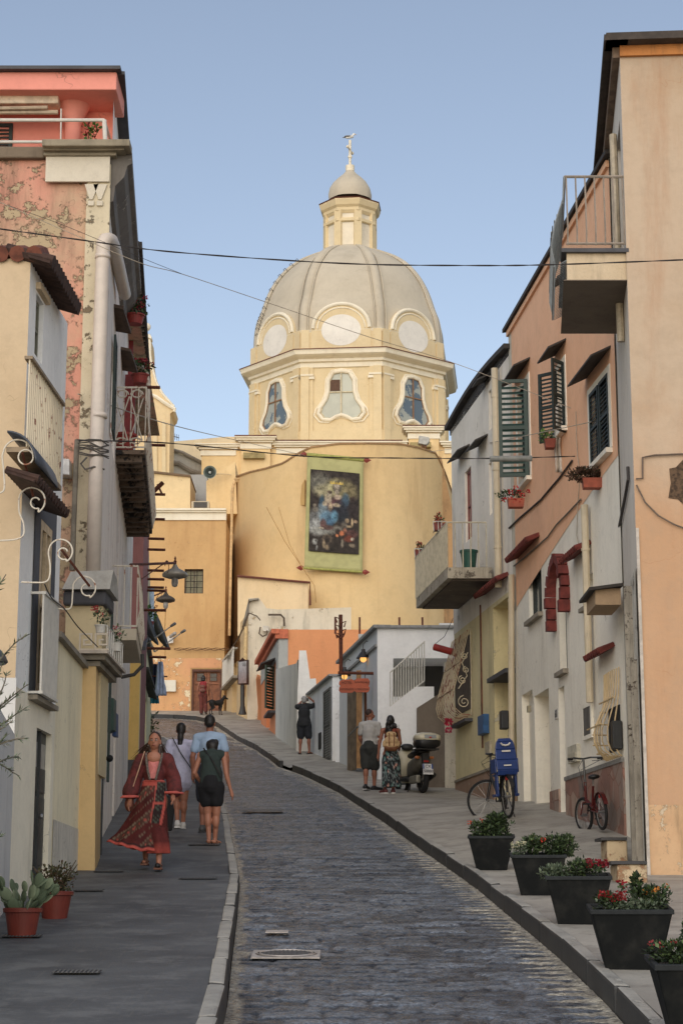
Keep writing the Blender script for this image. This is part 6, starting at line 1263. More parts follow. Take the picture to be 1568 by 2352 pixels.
mb = MB(); c_ = SC_.pt(L0+1.0, zb_-.05, .3); flower(mb, c_, .09, (196, 50, 76), 40); flower(mb, c_-V((0, 0, .16)), .08, (196, 60, 90), 30); tag(mb.build('red_ribbon', leafm, vc=True), 'bunch of red and pink ribbon tied under the bulging grille', 'ribbon')
a = at(997, 1486, 39.0); b = at(1048, 1500, 38.8); o = MB().tube([a, b], .075, 14).build('red_pipe', mat('red_paint', (176, 44, 30), .5), smooth=False); tag(o, 'short red pipe jutting out beside the bulging grille', 'pipe')
o = MB().tube([a+V((0, 0, .05)), at(1020, 1462, 39), at(1040, 1420, 38.8)], .006, 4).build('support_wire', ink); tag(o, 'thin wire holding up the short red pipe', 'wire')
# --- white pillar and dark ramp wall by the scooter
rw = thing('ramp_wall', 'dark stained concrete stair wall behind the scooter', 'wall', (1.9, 39.8, 4))
Yr = 39.6; mb = MB().prism([at(957, 1830, Yr), at(957, 1626, Yr), at(1020, 1586, Yr), at(1060, 1586, Yr), at(1060, 1840, Yr)], (0, .25, 0)); mb.build('wall', plaster('ramp_concrete', (122, 110, 96), (90, 80, 70), streak=.7, stain=(160, 150, 136), sc=1.2), rw)
MB().prism([at(1020, 1520, Yr-.15), at(1042, 1520, Yr-.15), at(1050, 1836, Yr-.15), at(1022, 1836, Yr-.15)], (0, .4, 0)).build('white_pillar', plaster('pillar_white', (206, 198, 180), peel=(170, 150, 120), pa=.2, streak=.4, sc=2), rw)
# --- white house with the wooden gate
h6 = thing('white_gate_house', 'modern white house with porch, stair railing and tall wooden doors', 'house', (1, 42, 4.6))
X0 = at(866, 1450, 42).x; S6_ = Wall((X0, 42), (-.05, 48.2), -1); Y6 = 42.0; z6 = at(900, 1443, Y6).z
WH6 = plaster('white6', (240, 240, 238), (230, 230, 228), streak=.1, stain=(150, 148, 140), sc=.6)
W6 = Wall((X0, Y6), (4, Y6), 0); pr_ = fr(W6, 903, 1512, 1075, 1640); pr2 = fr(W6, 975, 1540, 1075, 1640)
mb = MB(); W6.sheet(mb, 0, W6.L, 3.8, z6, [(pr_[0], W6.L-.01, at(900, 1600, Y6).z, at(900, 1512, Y6).z, 1.6)]); mb.build('front_wall', WH6, h6)
gd = S6_.r4(797, 1600, 1760, 866, 1560); g1_ = S6_.px(800, 1755); 
mb = MB(); S6_.sheet(mb, 0, S6_.L, 3.8, z6, [(1.6, 4.6, 4, z6-1.0, .3, 1)]); mb.quad(W6.pt(0, z6), W6.pt(W6.L, z6), V((4, 48, z6)), S6_.pt(S6_.L, z6)); mb.build('street_wall', plaster('white6b', (214, 218, 220), (204, 208, 212), streak=.15, sc=.6), h6)
mb = MB(); S6_.box(mb, -.1, S6_.L, z6, z6+.07, -.3, .1); W6.box(mb, -.05, W6.L, z6+.001, z6+.06, -.5, .08); S6_.box(mb, .0, S6_.L-.3, z6-.42, z6-.36, 0, .05); mb.build('roof_edge', mat('roof_edge_w', (150, 150, 148), .8), h6)
mb = MB().box(X0+.35, 4, 43.5, 43.55, 5.5, z6-.1); mb.build('porch_back', plaster('porch_back', (176, 174, 166), streak=.2), h6)
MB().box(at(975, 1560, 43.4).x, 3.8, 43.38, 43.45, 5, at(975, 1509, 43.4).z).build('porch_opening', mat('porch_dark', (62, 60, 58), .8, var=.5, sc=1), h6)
MB().box(at(1005, 1600, 43.2).x, 3.8, 43.1, 43.3, 5, at(1005, 1598, 43.2).z).build('orange_low_wall', plaster('orange_low', (196, 116, 76)), h6)
# stair parapet
mb = MB(); Ys = 41.2; mb.prism([at(876, 1830, Ys), at(876, 1638, Ys), at(955, 1577, Ys), at(996, 1577, Ys), at(996, 1640, Ys), at(958, 1660, Ys), at(958, 1830, Ys)], (0, .2, 0)); mb.build('stair_parapet', WH6, h6)
mb = MB(); n = 13
for i in range(n+1): p_ = at(896+(974-896)*i/n, 1623-(1623-1565)*i/n, Ys+.1); q_ = at(896+(974-896)*i/n, 1543-(1543-1474)*i/n, Ys+.1); mb.tube([p_, q_], .014, 5)
mb.tube([at(895, 1545, Ys+.1), at(975, 1473, Ys+.1)], .018, 5); mb.tube([at(896, 1622, Ys+.1), at(974, 1564, Ys+.1)], .014, 5); mb.build('stair_railing', whmet, h6)
# timber doors opened against the side
gt = thing('timber_gate', 'tall wooden gate leaves standing open with metal latches', 'gate', tuple(S6_.pt(2, 5)))
T1 = mat('timber_grey', (122, 104, 82), .8, var=.35, sc=5); T2 = mat('timber_tan', (176, 128, 76), .7, var=.3, sc=5)
def slabp(name, xs, yt0, yt1, yb0, yb1, Ya, Yb, m_): # vertical plank between two image edges
    a0, a1 = at(xs[0], yt0, Ya), at(xs[1], yt1, Yb); b0_, b1_ = at(xs[0], yb0, Ya), at(xs[1], yb1, Yb)
    a0.z = a1.z = max(a0.z, a1.z); zb_ = min(b0_.z, b1_.z); b0_ = V((a0.x, a0.y, zb_)); b1_ = V((a1.x, a1.y, zb_)); mb = MB().prism([a0, a1, b1_, b0_], (.0, .06, 0)); return mb.build(name, m_, gt)
slabp('gate_leaf', (797, 818), 1580, 1560, 1764, 1768, 45.2, 44.6, T1); slabp('gate_edge', (818, 831), 1540, 1540, 1764, 1764, 44.5, 44.45, T2); slabp('gate_leaf', (836, 846), 1560, 1550, 1760, 1760, 44.6, 44.4, mat('timber_red', (142, 90, 58), .7, var=.3)); slabp('gate_panel', (851, 861), 1530, 1525, 1700, 1700, 43.6, 43.4, T1); slabp('gate_edge', (861, 871), 1520, 1520, 1700, 1700, 43.3, 43.3, T2)
o = MB().tube([at(800, 1690, 44.6), at(822, 1668, 44.2)], .02, 5).tube([at(845, 1650, 43.2), at(862, 1638, 43)], .02, 5).build('latch_bar', mat('latch_grey', (130, 130, 126), .5, .5), gt)
# --- small white house with shutters
h7 = thing('small_white_house', 'low white house with grey louvred door between the wall and the gate', 'house', (-.4, 49, 5.6))
Xs = at(763, 1560, 49).x; S7 = Wall((Xs, 49), (-1.25, 55.5), -1); z7 = at(763, 1553, 49).z; W7 = Wall((Xs, 49), (1, 49), 0)
mb = MB(); W7.sheet(mb, 0, W7.L, 5, z7); mb.quad(W7.pt(0, z7), W7.pt(W7.L, z7), V((1, 55, z7)), S7.pt(S7.L, z7)); mb.build('front_wall', WH6, h7)
mb = MB(); S7.sheet(mb, 0, S7.L, 5, z7); mb.build('street_wall', plaster('white7', (220, 224, 228), (208, 212, 218), streak=.2, stain=(140, 138, 130)), h7)
mb = MB(); S7.box(mb, -.06, S7.L, z7, z7+.05, -.3, .1); W7.box(mb, 0, W7.L, z7+.001, z7+.04, -.3, .06); mb.build('roof_edge', mat('roof_edge_w', (150, 150, 148)), h7)
lsh = mat('grey_louvre', (92, 94, 92), .7)
q = S7.r4(745, 1590, 1750, 761, 1670); mb = MB(); shutter(mb, S7.pt(q[0], q[2], 0), S7.u, q[3]-q[2], S7.n, q[1]-q[0], 26, .04, .06); mb.build('louvred_door', lsh, h7)
q = S7.r4(733, 1685, 1722, 738, 1700); mb = MB(); S7.box(mb, *q, 0, .03); mb.build('small_hatch', dark, h7)
q = fr(W7, 784, 1630, 792, 1682); mb = MB(); shutter(mb, V((W7.pt(q[0], q[2]).x, 48.98, q[2])), (1, -.3, 0), q[3]-q[2], (0, -1, 0), .18, 14, .03, .03); mb.build('louvred_shutter', lsh, h7)
q = fr(W7, 773, 1668, 780, 1745); mb = MB(); W7.box(mb, q[0], q[1], q[2], q[3], 0, .03); mb.build('narrow_door', mat('narrow_grey', (120, 122, 120)), h7)
q = fr(W7, 797, 1555, 830, 1600)
# lower white step wall in front
MB().prism([at(770, 1640, 48.4), at(800, 1600, 48.4), at(800, 1760, 48.4), at(770, 1752, 48.4)], (0, .5, 0)).build('wing_wall', WH6, h7)
# --- garden wall with tall white pier
gw = thing('garden_wall', 'grey-white garden wall with a tall tapering white pier by the photographer', 'wall', (-1.2, 54, 6.5))
mb = MB(); P1, P2 = at(684, 1515, 53.6), at(637, 1537, 62); n = 14; S8 = Wall((P1.x, 53.6), (P2.x+.0, 60.5), -1)
tp = [(S8.L*i/n, at(684-47*i/n, 1515+ (0 if i < 1 else 8+14*(i/n)), 53.6+6.9*i/n).z) for i in range(n+1)]
for (a0, z0_), (a1, z1_) in zip(tp, tp[1:]): mb.add([S8.pt(a0, 5.5), S8.pt(a1, 5.5), S8.pt(a1, z1_), S8.pt(a0, z0_), S8.pt(a0, 5.5, -.25), S8.pt(a1, 5.5, -.25), S8.pt(a1, z1_, -.25), S8.pt(a0, z0_, -.25)], [[0, 1, 2, 3], [4, 5, 6, 7], [3, 2, 6, 7]])
mb.build('wall', plaster('garden_grey', (206, 202, 188), (190, 186, 172), streak=.4, sc=1), gw)
MB().prism([at(687, 1494, 53.4), at(703, 1494, 53.4), at(712, 1560, 53.4), at(722, 1640, 53.4), at(728, 1750, 53.4), at(680, 1735, 53.4), at(683, 1600, 53.4)], (0, .8, 0)).build('pier', plaster('pier_white', (236, 232, 222), streak=.3), gw)
MB().prism([at(703, 1560, 54.2), at(725, 1558, 54.2), at(730, 1640, 54.2), at(735, 1740, 54.2), at(700, 1740, 54.2)], (0, .5, 0)).build('rear_wall', plaster('pier_white', (236, 232, 222)), gw)
t = thing('prickly_pear', 'small prickly pear pads behind the garden wall', 'plant', tuple(at(708, 1650, 54.4))); mb = MB()
for x, y_, r_ in ((711, 1641, .12), (716, 1660, .11), (708, 1662, .12), (716, 1676, .1), (770, 1560, .1)): mb.ell(at(x, y_, 53.3 if x < 750 else 49.6), r_, .03, r_*1.4, 12, 8)
mb.build('cactus_pads', mat('pear_green', (110, 120, 66), .7), t)
# --- orange house
h8 = thing('orange_house', 'orange house with grey corner, coral cornice and green shutter', 'house', (-2, 60, 7.5))
Xo = at(640, 1500, 60).x; S9 = Wall((Xo, 60), (at(601, 1500, 67.5).x, 67.5), -1); W9 = Wall((Xo, 60), (2.6, 60), 0); z8 = at(700, 1446, 60).z
OR8 = plaster('orange8', (226, 146, 90), (218, 138, 84), streak=.08, sc=.6); mb = MB(); W9.sheet(mb, 0, W9.L, 6, z8); mb.build('front_wall', OR8, h8)
w8 = S9.r4(624, 1545, 1640, 632, 1590); d8 = S9.r4(612, 1570, 1680, 620, 1620)
mb = MB(); S9.sheet(mb, 0, S9.L, 6, z8, [(*d8, .2, 1)]); mb.quad(W9.pt(0, z8), W9.pt(W9.L, z8), V((2.6, 67, z8)), S9.pt(S9.L, z8)); mb.build('street_wall', plaster('orange8b', (214, 128, 78), streak=.15), h8)
G8 = plaster('grey8', (168, 168, 160), (156, 156, 150), streak=.2); mb = MB(); W9.box(mb, 0, .3, 6, z8-.3, 0, .02); S9.box(mb, 0, .8, 6, z8-.3, 0, .02); S9.box(mb, 0, S9.L, z8-.9, z8-.3, .0, .025); S9.box(mb, 0, S9.L, 6, at(630, 1735, 62).z+.5, 0, .03); mb.build('grey_trim', G8, h8)
mb = MB(); W9.box(mb, 0, .3, z8-.3, z8, 0, .1); S9.box(mb, -.1, S9.L+.1, z8-.3, z8-.15, 0, .12); S9.box(mb, -.15, S9.L+.1, z8-.15, z8, 0, .25); mb.build('coral_cornice', mat('coral', (206, 104, 66), .8), h8)
mb = MB(); W9.box(mb, W9.L*.555, W9.L*.59+.28, 6, z8-.15, 0, .03); mb.build('grey_pilaster', G8, h8)
mb = MB(); shutter(mb, S9.pt(w8[0], w8[2], .03), V((-.4, -.9, 0)), w8[3]-w8[2], (-.9, .3, 0), .6, 14, .05); mb.build('green_shutter', mat('sh_green8', (44, 62, 46), .7), h8)
awning(S9, (w8[0]-.3, w8[1]+.3, w8[3]+.25), h8, slate, .5, .2, .04, 'slate_hood'); mb = MB(); S9.box(mb, w8[0]-.2, w8[1]+.2, w8[2]-.12, w8[2]-.04, 0, .25); mb.build('sill', grey, h8)
t = MB().prism([at(598, 1560, 69), at(605, 1530, 69), at(612, 1529, 69), at(640, 1535, 66), at(640, 1700, 66), at(606, 1668, 69), at(570, 1646, 72.0), at(573, 1560, 72), at(580, 1532, 72)], (0.3, .6, 0)); tag(t.build('orange_low_wall', plaster('orange_wall', (206, 124, 68), (194, 112, 58), streak=.2, sc=.8)), 'low orange plastered wall between the cream house and the orange house', 'wall')
# --- cream stained house before the church
h9 = thing('stained_cream_house', 'cream house with grey stained parapet and hooded arch door before the church', 'house', (-3.2, 70, 8.6))
Yc = 70.2; pts = [(571, 1374), (595, 1374), (604, 1385), (612, 1397), (640, 1400), (806, 1395), (806, 1500), (640, 1500), (612, 1700), (567, 1700)]
CRS = plaster('stained_cream', (214, 202, 176), (198, 182, 150), streak=.65, stain=(110, 108, 94), sc=.9, peel=(176, 152, 112), pa=.12)
MB().prism([at(x, y_, Yc) for x, y_ in pts], (0, .6, 0)).build('front_wall', CRS, h9)
S10 = Wall((at(570, 1500, Yc).x, Yc), (at(522, 1500, 77.3).x, 77.3), -1); z10 = at(571, 1376, Yc).z; z11 = z10-2.6
mb = MB(); dd = S10.r4(534, 1540, 1650, 541, 1600); S10.sheet(mb, 0, 2.6, 8, z10-.5, [(1.2, 1.9, 8.3, 10.6, .2, 1)]); S10.sheet(mb, 2.6, S10.L, 8, z11, [(3.6, 5.2, 8.6, 11.3, .35, 1)]); mb.build('street_wall', plaster('cream10', (220, 188, 134), (206, 180, 140), streak=.2, sc=.8), h9)
mb = MB(); 
mb.prism([at(556, 1440, 71.2), at(571, 1404, 70.0), at(571, 1376, 70.0), at(594, 1373, 70.0), at(594, 1376, 70), at(574, 1380, 70)], (0, .6, 0)); mb.build('parapet_trim', plaster('trim_grey', (150, 142, 126), streak=.4), h9)
p_ = []
mb = MB()
for i in range(9): t_ = i/8*1.5; mb.v += [S10.pt(3.5, 11.5+.35*math.cos(t_), .38*math.sin(t_)), S10.pt(5.0, 11.5+.35*math.cos(t_), .38*math.sin(t_))]; mb.c += [(1, 1, 1)]*2
mb.f = [[2*i, 2*i+1, 2*i+3, 2*i+2] for i in range(8)]; mb.build('curved_hood', plaster('hood_grey', (176, 168, 148), streak=.3), h9, solid=.06)
mb = MB(); S10.box(mb, 2.9, S10.L, z11-.05, z11+.05, 0, .25); mb.build('balcony_edge', conc, h9)
mb = MB()
for i in range(14): a_ = 3.0+i*.3; S10.box(mb, a_, a_+.05, z11+.05, z11+1.15, .2, .23)
S10.box(mb, 2.95, 7.0, z11+1.12, z11+1.18, .19, .24); mb.build('white_railing', whmet, h9)
t = thing('wall_cables', 'dark cables looping down the corner of the stained cream house', 'cable', tuple(at(575, 1420, 69.6)))
mb = MB().tube([at(524, 1500, 75), at(545, 1470, 72), at(560, 1440, 70), at(572, 1408, 69.9)], .03, 5); mb.tube([at(572, 1408, 69.9), at(590, 1415, 69.9), at(598, 1425, 69.9)], .02, 4); mb.tube([at(598, 1440, 69.9), at(595, 1455, 69.9), at(603, 1462, 69.9), at(612, 1458, 69.9), at(614, 1448, 69.9)], .03, 5); mb.tube([at(616, 1412, 69.9), at(645, 1412, 69.9), at(652, 1420, 69.9), at(653, 1438, 69.9)], .04, 5); mb.build('cable_loop', mat('cable_brown', (96, 80, 62), .8), t)
MB().prism([at(604, 1437, 69.9), at(617, 1438, 69.9), at(617, 1450, 69.9), at(604, 1449, 69.9)], (0, .2, 0)).build('junction_box', mat('jb', (206, 198, 180), .6), t)
pipe('drainpipe', [at(565, 1440, 69.9), at(563, 1540, 69.9), at(560, 1600, 69.9)], .07, mat('pipe_yel', (214, 180, 120), .6), 'pale yellow drainpipe on the corner of the stained cream house')
# rooftop rods on white house
for i, x in enumerate((770, 826, 917, 970)):
    a = at(x, 1441, 58); o = MB().tube([a-V((0, 0, .2)), a+V((0, 0, .32))], .035, 5).build('roof_rod', rustm); tag(o, 'short rusty iron rod on the rooftops, '+('behind the sign pole', 'at the end of the orange house roof', 'left one above the white gate house', 'right one above the white gate house')[i], 'rod', 'rusty rods on the rooftops')
o = MB().tube([at(1008, 1436, 44), at(1060, 1436, 44)], .05, 8).tube([at(1008, 1440, 44), at(1060, 1440, 44)], .03, 8).build('roof_tube', whmet); tag(o, 'white metal tube lying on the white house roof', 'pipe')
# ================================================================ street objects
def gh(x, y):
    lo, hi = 3, 78
    for _ in range(50):
        m_ = (lo+hi)/2; lo, hi = (m_, hi) if at(x, y, m_)[2] > zg(m_) else (lo, m_)
    return at(x, y, lo)
PL = mat('planter_charcoal', (20, 22, 22), .8, c2=(40, 40, 37), t=(.45, .75), sc=5, bm=.1); RIM = mat('planter_rim', (44, 47, 48), .7)
for q in (PL, RIM): q.node_tree.nodes['Principled BSDF'].inputs['Specular IOR Level'].default_value = .15
soil = mat('soil', (50, 40, 30), .95)
DG = ((44, 60, 34), (60, 80, 44), (34, 46, 28), (74, 92, 50))
SG = ((104, 116, 92), (80, 94, 72), (60, 76, 50))
def planter(px_, py_, label, plants, w_=.55, h_=.385, rz=-.05):
    rz += random.uniform(-.05, .04)
    g = gh(px_, py_); t = thing('planter', label, 'planter', (g.x, g.y, zg(g.y+.1)), rz, 'charcoal planters along the right kerb', local=True)
    t.rotation_euler = (.085, 0, rz); b0_, b1_ = .36, w_; d0, d1 = .36, .50; o = -.02
    mb = MB(); bx = (b1_-b0_)/2; by = (d1-d0)/2
    B = [(0, 0, o), (b0_, 0, o), (b0_, d0, o+.03), (0, d0, o+.03)]; T = [(-bx, -by, h_), (b0_+bx, -by, h_), (b0_+bx, d0+by, h_+.0), (-bx, d0+by, h_+.0)]
    mb.add(B+T, [[0, 3, 2, 1], [0, 1, 5, 4], [1, 2, 6, 5], [2, 3, 7, 6], [3, 0, 4, 7]]); mb.build('tub', PL, t, local=True, bevel=.012, solid=0)
    mb = MB(); e = .028; x0, x1, y0, y1 = -bx-.008, b0_+bx+.008, -by-.008, d0+by+.008; z0, z1 = h_-.02, h_+.012
    mb.box(x0, x1, y0, y0+e, z0, z1); mb.box(x0, x1, y1-e, y1, z0, z1); mb.box(x0, x0+e, y0+e, y1-e, z0, z1); mb.box(x1-e, x1, y0+e, y1-e, z0, z1); mb.build('rim', RIM, t, local=True, bevel=.005)
    MB().box(x0+e, x1-e, y0+e, y1-e, h_-.06, h_-.03).build('soil', soil, t, local=True)
    mb = MB(); fl = MB()
    for p_ in plants:
        cx, cy, cz, rx, ry, rz_, n, L, cols = p_[:9]; foliage(mb, (cx, cy, h_+cz), rx, ry, rz_, int(n*1.6), L, L*.55, cols)
        if len(p_) > 9:
            fc, k, fr_ = p_[9:]
            for _ in range(k): flower(fl, (cx+random.uniform(-1, 1)*rx*.8, cy+random.uniform(-1, .3)*ry*.8, h_+cz+rz_*random.uniform(.2, 1.0)), fr_, fc, 12)
    mb.build('foliage', leafm, t, local=True, vc=True)
    if fl.v: fl.build('blossoms', leafm, t, local=True, vc=True)
    return t
planter(1094, 1999, 'charcoal planter farthest up the kerb, overflowing with dark leaves and one orange bloom', [(.18, .18, .06, .30, .24, .14, 900, .045, DG), (.24, .2, .16, .17, .15, .14, 500, .05, DG), (.0, .1, .14, .1, .1, .06, 60, .04, DG, (206, 70, 40), 2, .03)])
planter(1196, 2057, 'charcoal planter with white flowers at its left rim, second from the top', [(.0, .1, .06, .1, .12, .07, 130, .035, SG, (214, 208, 170), 12, .02), (.14, .2, .10, .16, .18, .1, 420, .045, DG, (206, 60, 40), 3, .03), (.40, .22, .08, .22, .2, .15, 900, .04, DG)])
planter(1281, 2123, 'charcoal planter with silver leaves and a deep red cluster, middle of the five', [(.0, .15, .03, .17, .16, .07, 330, .04, SG), (.2, .2, .06, .14, .15, .09, 300, .04, DG), (.34, .12, .07, .11, .1, .06, 120, .035, DG, (130, 18, 32), 20, .026)])
planter(1391, 2227, 'charcoal planter with red and orange blooms and a tall leafy shoot, second from the bottom', [(.04, .12, .06, .12, .12, .05, 200, .035, DG, (136, 26, 28), 16, .026), (.2, .1, .02, .3, .14, .06, 480, .03, SG), (.32, .2, .08, .17, .15, .08, 400, .04, DG, (200, 120, 44), 5, .022), (.24, .25, .16, .035, .035, .10, 70, .05, DG), (.14, .2, .14, .03, .03, .04, 14, .035, DG, (160, 26, 36), 2, .03)])
planter(1549, 2397, 'charcoal planter cut by the lower right corner with pink blooms', [(.03, .15, .05, .16, .14, .07, 380, .035, DG, (160, 60, 60), 6, .022), (.12, .2, .13, .045, .045, .10, 90, .045, DG), (.34, .2, .05, .2, .2, .08, 300, .045, DG)])
# terracotta pots
def pot(px_, py_, label, r, h, kind):
    g = gh(px_, py_); c_ = V((g.x, g.y+r*.8, zg(g.y)-.01)); t = thing(kind, label, 'potted plant', tuple(c_))
    pm = mat('terracotta_shiny', (126, 44, 28), .5, var=.18, sc=4, bm=.05)
    MB().lathe([(r*.68, 0), (r*.72, .01), (r*.95, h*.84), (r*1.06, h*.86), (r*1.08, h*.98), (r*1.02, h), (r*.92, h*.98), (r*.9, h*.86)], c_, 32).build('pot', pm, t, smooth=False)
    MB().lathe([(.01, 0), (r*.9, 0)], c_+V((0, 0, h*.88)), 20, False).build('soil', soil, t); return t, c_
t, c_ = pot(45, 2155, 'terracotta pot of prickly pear cactus by the white wall, nearest the camera', .145, .245, 'cactus_pot')
random.seed(11); mb = MB(); cg = [(104, 118, 88), (90, 104, 76), (120, 132, 100)]
from mathutils import Matrix, Euler
def pad(p, d, L, depth):
    d = d.normalized(); yaw = random.uniform(0, 3.1); rot = V((0, 0, 1)).rotation_difference(d).to_matrix() @ Matrix.Rotation(yaw, 3, 'Z')
    mb.ell(p+d*L*.5, L*.36, L*.09, L*.55, 12, 8, lin(random.choice(cg)), rot)
    if depth:
        for _ in range(random.choice((1, 2, 2))): pad(p+d*L*.92, d+V((random.uniform(-.7, .7), random.uniform(-.4, .4), random.uniform(-.05, .4))), L*random.uniform(.75, 1.0), depth-1)
for a in range(11):
    an_ = a*2.4; rr = .02+.09*(a/11); pad(c_+V((rr*math.cos(an_), rr*math.sin(an_), .215)), V((math.cos(an_)*.75, math.sin(an_)*.4, .75)), random.uniform(.10, .13), 2)
mb.build('cactus_pads', vmat('cactus', .7, .15, 14, .1), t, vc=True, smooth=True)
t, c_ = pot(121, 2111, 'terracotta pot with a bushy jade plant behind the cactus pot', .15, .25, 'jade_plant_pot')
mb = MB(); random.seed(5)
for k in range(9):
    a_ = k*.7; q = c_+V((.03*math.cos(a_), .03*math.sin(a_), .2)); e_ = q+V((.17*math.cos(a_)*random.uniform(.5, 1.2), .12*math.sin(a_), random.uniform(.15, .33)))
    mb.tube([q, q.lerp(e_, .5)+V((0, 0, .03)), e_], [.012, .008, .005], 5, col=lin((86, 76, 56)))
foliage(mb, c_+V((0, 0, .36)), .21, .18, .16, 750, .032, .022, ((86, 84, 46), (104, 100, 58), (60, 62, 36), (96, 70, 50)), shell=.3); foliage(mb, c_+V((.06, 0, .25)), .1, .1, .07, 120, .03, .02, ((70, 76, 44), (96, 90, 60)))
mb.build('foliage', leafm, t, vc=True)
# olive tree whose twigs reach into the frame on the left
random.seed(21); tb_ = V((-2.45, 12.2, zg(12.2))); t = thing('olive_tree', 'olive tree at the left edge, its grey green twigs reaching over the white wall', 'tree', tuple(tb_)); mb = MB()
mb.tube([tb_, tb_+V((.03, .05, .7)), tb_+V((-.03, 0, 1.4)), tb_+V((0, .05, 2.2))], [.05, .04, .03, .018], 8); lf = MB()
def twig(p, d, L, n):
    pts = [p]; q = p
    for i in range(6): d = (d+V((random.uniform(-.15, .15), random.uniform(-.2, .2), random.uniform(-.12, .16)))).normalized(); q = q+d*L/6; pts.append(q)
    mb.tube(pts, [.006*(1-i/8)+.002 for i in range(7)], 5)
    for i in range(n):
        k = random.uniform(.15, 1)*6; j = min(5, int(k)); r_ = pts[j].lerp(pts[j+1], k-j); dd = d+V((random.uniform(-1, 1), random.uniform(-1, 1), random.uniform(-.8, .9)))
        lf.leaf(r_, dd, (random.uniform(-1, 1), random.uniform(-1, 1), 1), random.uniform(.035, .06), .010, lin(random.choice(((112, 124, 96), (86, 98, 70), (66, 78, 52), (134, 142, 120)))))
Yt = 12.2
for (x0, y0, x1, y1) in ((-30, 1640, 26, 1560), (-30, 1660, 40, 1600), (-40, 1690, 52, 1640), (-30, 1715, 66, 1712), (-40, 1730, 50, 1780), (-30, 1760, 40, 1735), (-40, 1620, 18, 1530), (-40, 1700, 30, 1672), (-60, 1950, 8, 1925), (-50, 1760, 20, 1690)):
    a, b = at(x0, y0, Yt), at(x1, y1, Yt+random.uniform(-.2, .3)); d = b-a; s_ = tb_+V((0, .02, a.z-tb_.z-.15)) ; mb.tube([s_, a], [.010, .006], 5); twig(a, d.normalized(), d.length, int(d.length*130))
for k in range(14):
    a_ = k*1.3; s_ = tb_+V((0, 0, 1.5+k*.06)); twig(s_, V((math.cos(a_)-.7, math.sin(a_)*.6, .5)), .6, 50)
mb.build('trunk', mat('olive_bark', (112, 104, 88), .9), t); lf.build('crown', leafm, t, vc=True)
# ------------------------------------------------ bicycles
def wheel(t, c, r, yaw, tyre, rim, nsp=24, th=.022):
    c = V(c); ax = V((math.cos(yaw), math.sin(yaw), 0)); fw = V((-math.sin(yaw), math.cos(yaw), 0)); up_ = V((0, 0, 1))
    P = lambda a, q, o=0: c+fw*q*math.cos(a)+up_*q*math.sin(a)+ax*o
    w_ = MB().tube([P(2*math.pi*k/36, r-th) for k in range(36)], th, 8, closed=True).build('wheel', tyre, t, local=True, smooth=True)
    MB().tube([P(2*math.pi*k/36, r-th*2.1) for k in range(36)], .009, 6, closed=True).build('rim', rim, w_, local=True, smooth=True)
    m = MB()
    for k in range(nsp): a = 2*math.pi*k/nsp; m.tube([P(a+.25*(-1)**k, .03, .025*(-1)**k), P(a, r-th*2.2)], .0022, 3, caps=False)
    m.tube([c-ax*.05, c+ax*.05], .022, 8); m.build('spokes', mat('spoke_steel', (150, 150, 150), .35, .8), w_, local=True)
    return w_
tyre = mat('tyre_black', (26, 26, 27), .85); rimm = mat('rim_silver', (150, 148, 142), .35, .7); blk = mat('plastic_black', (22, 22, 24), .5)
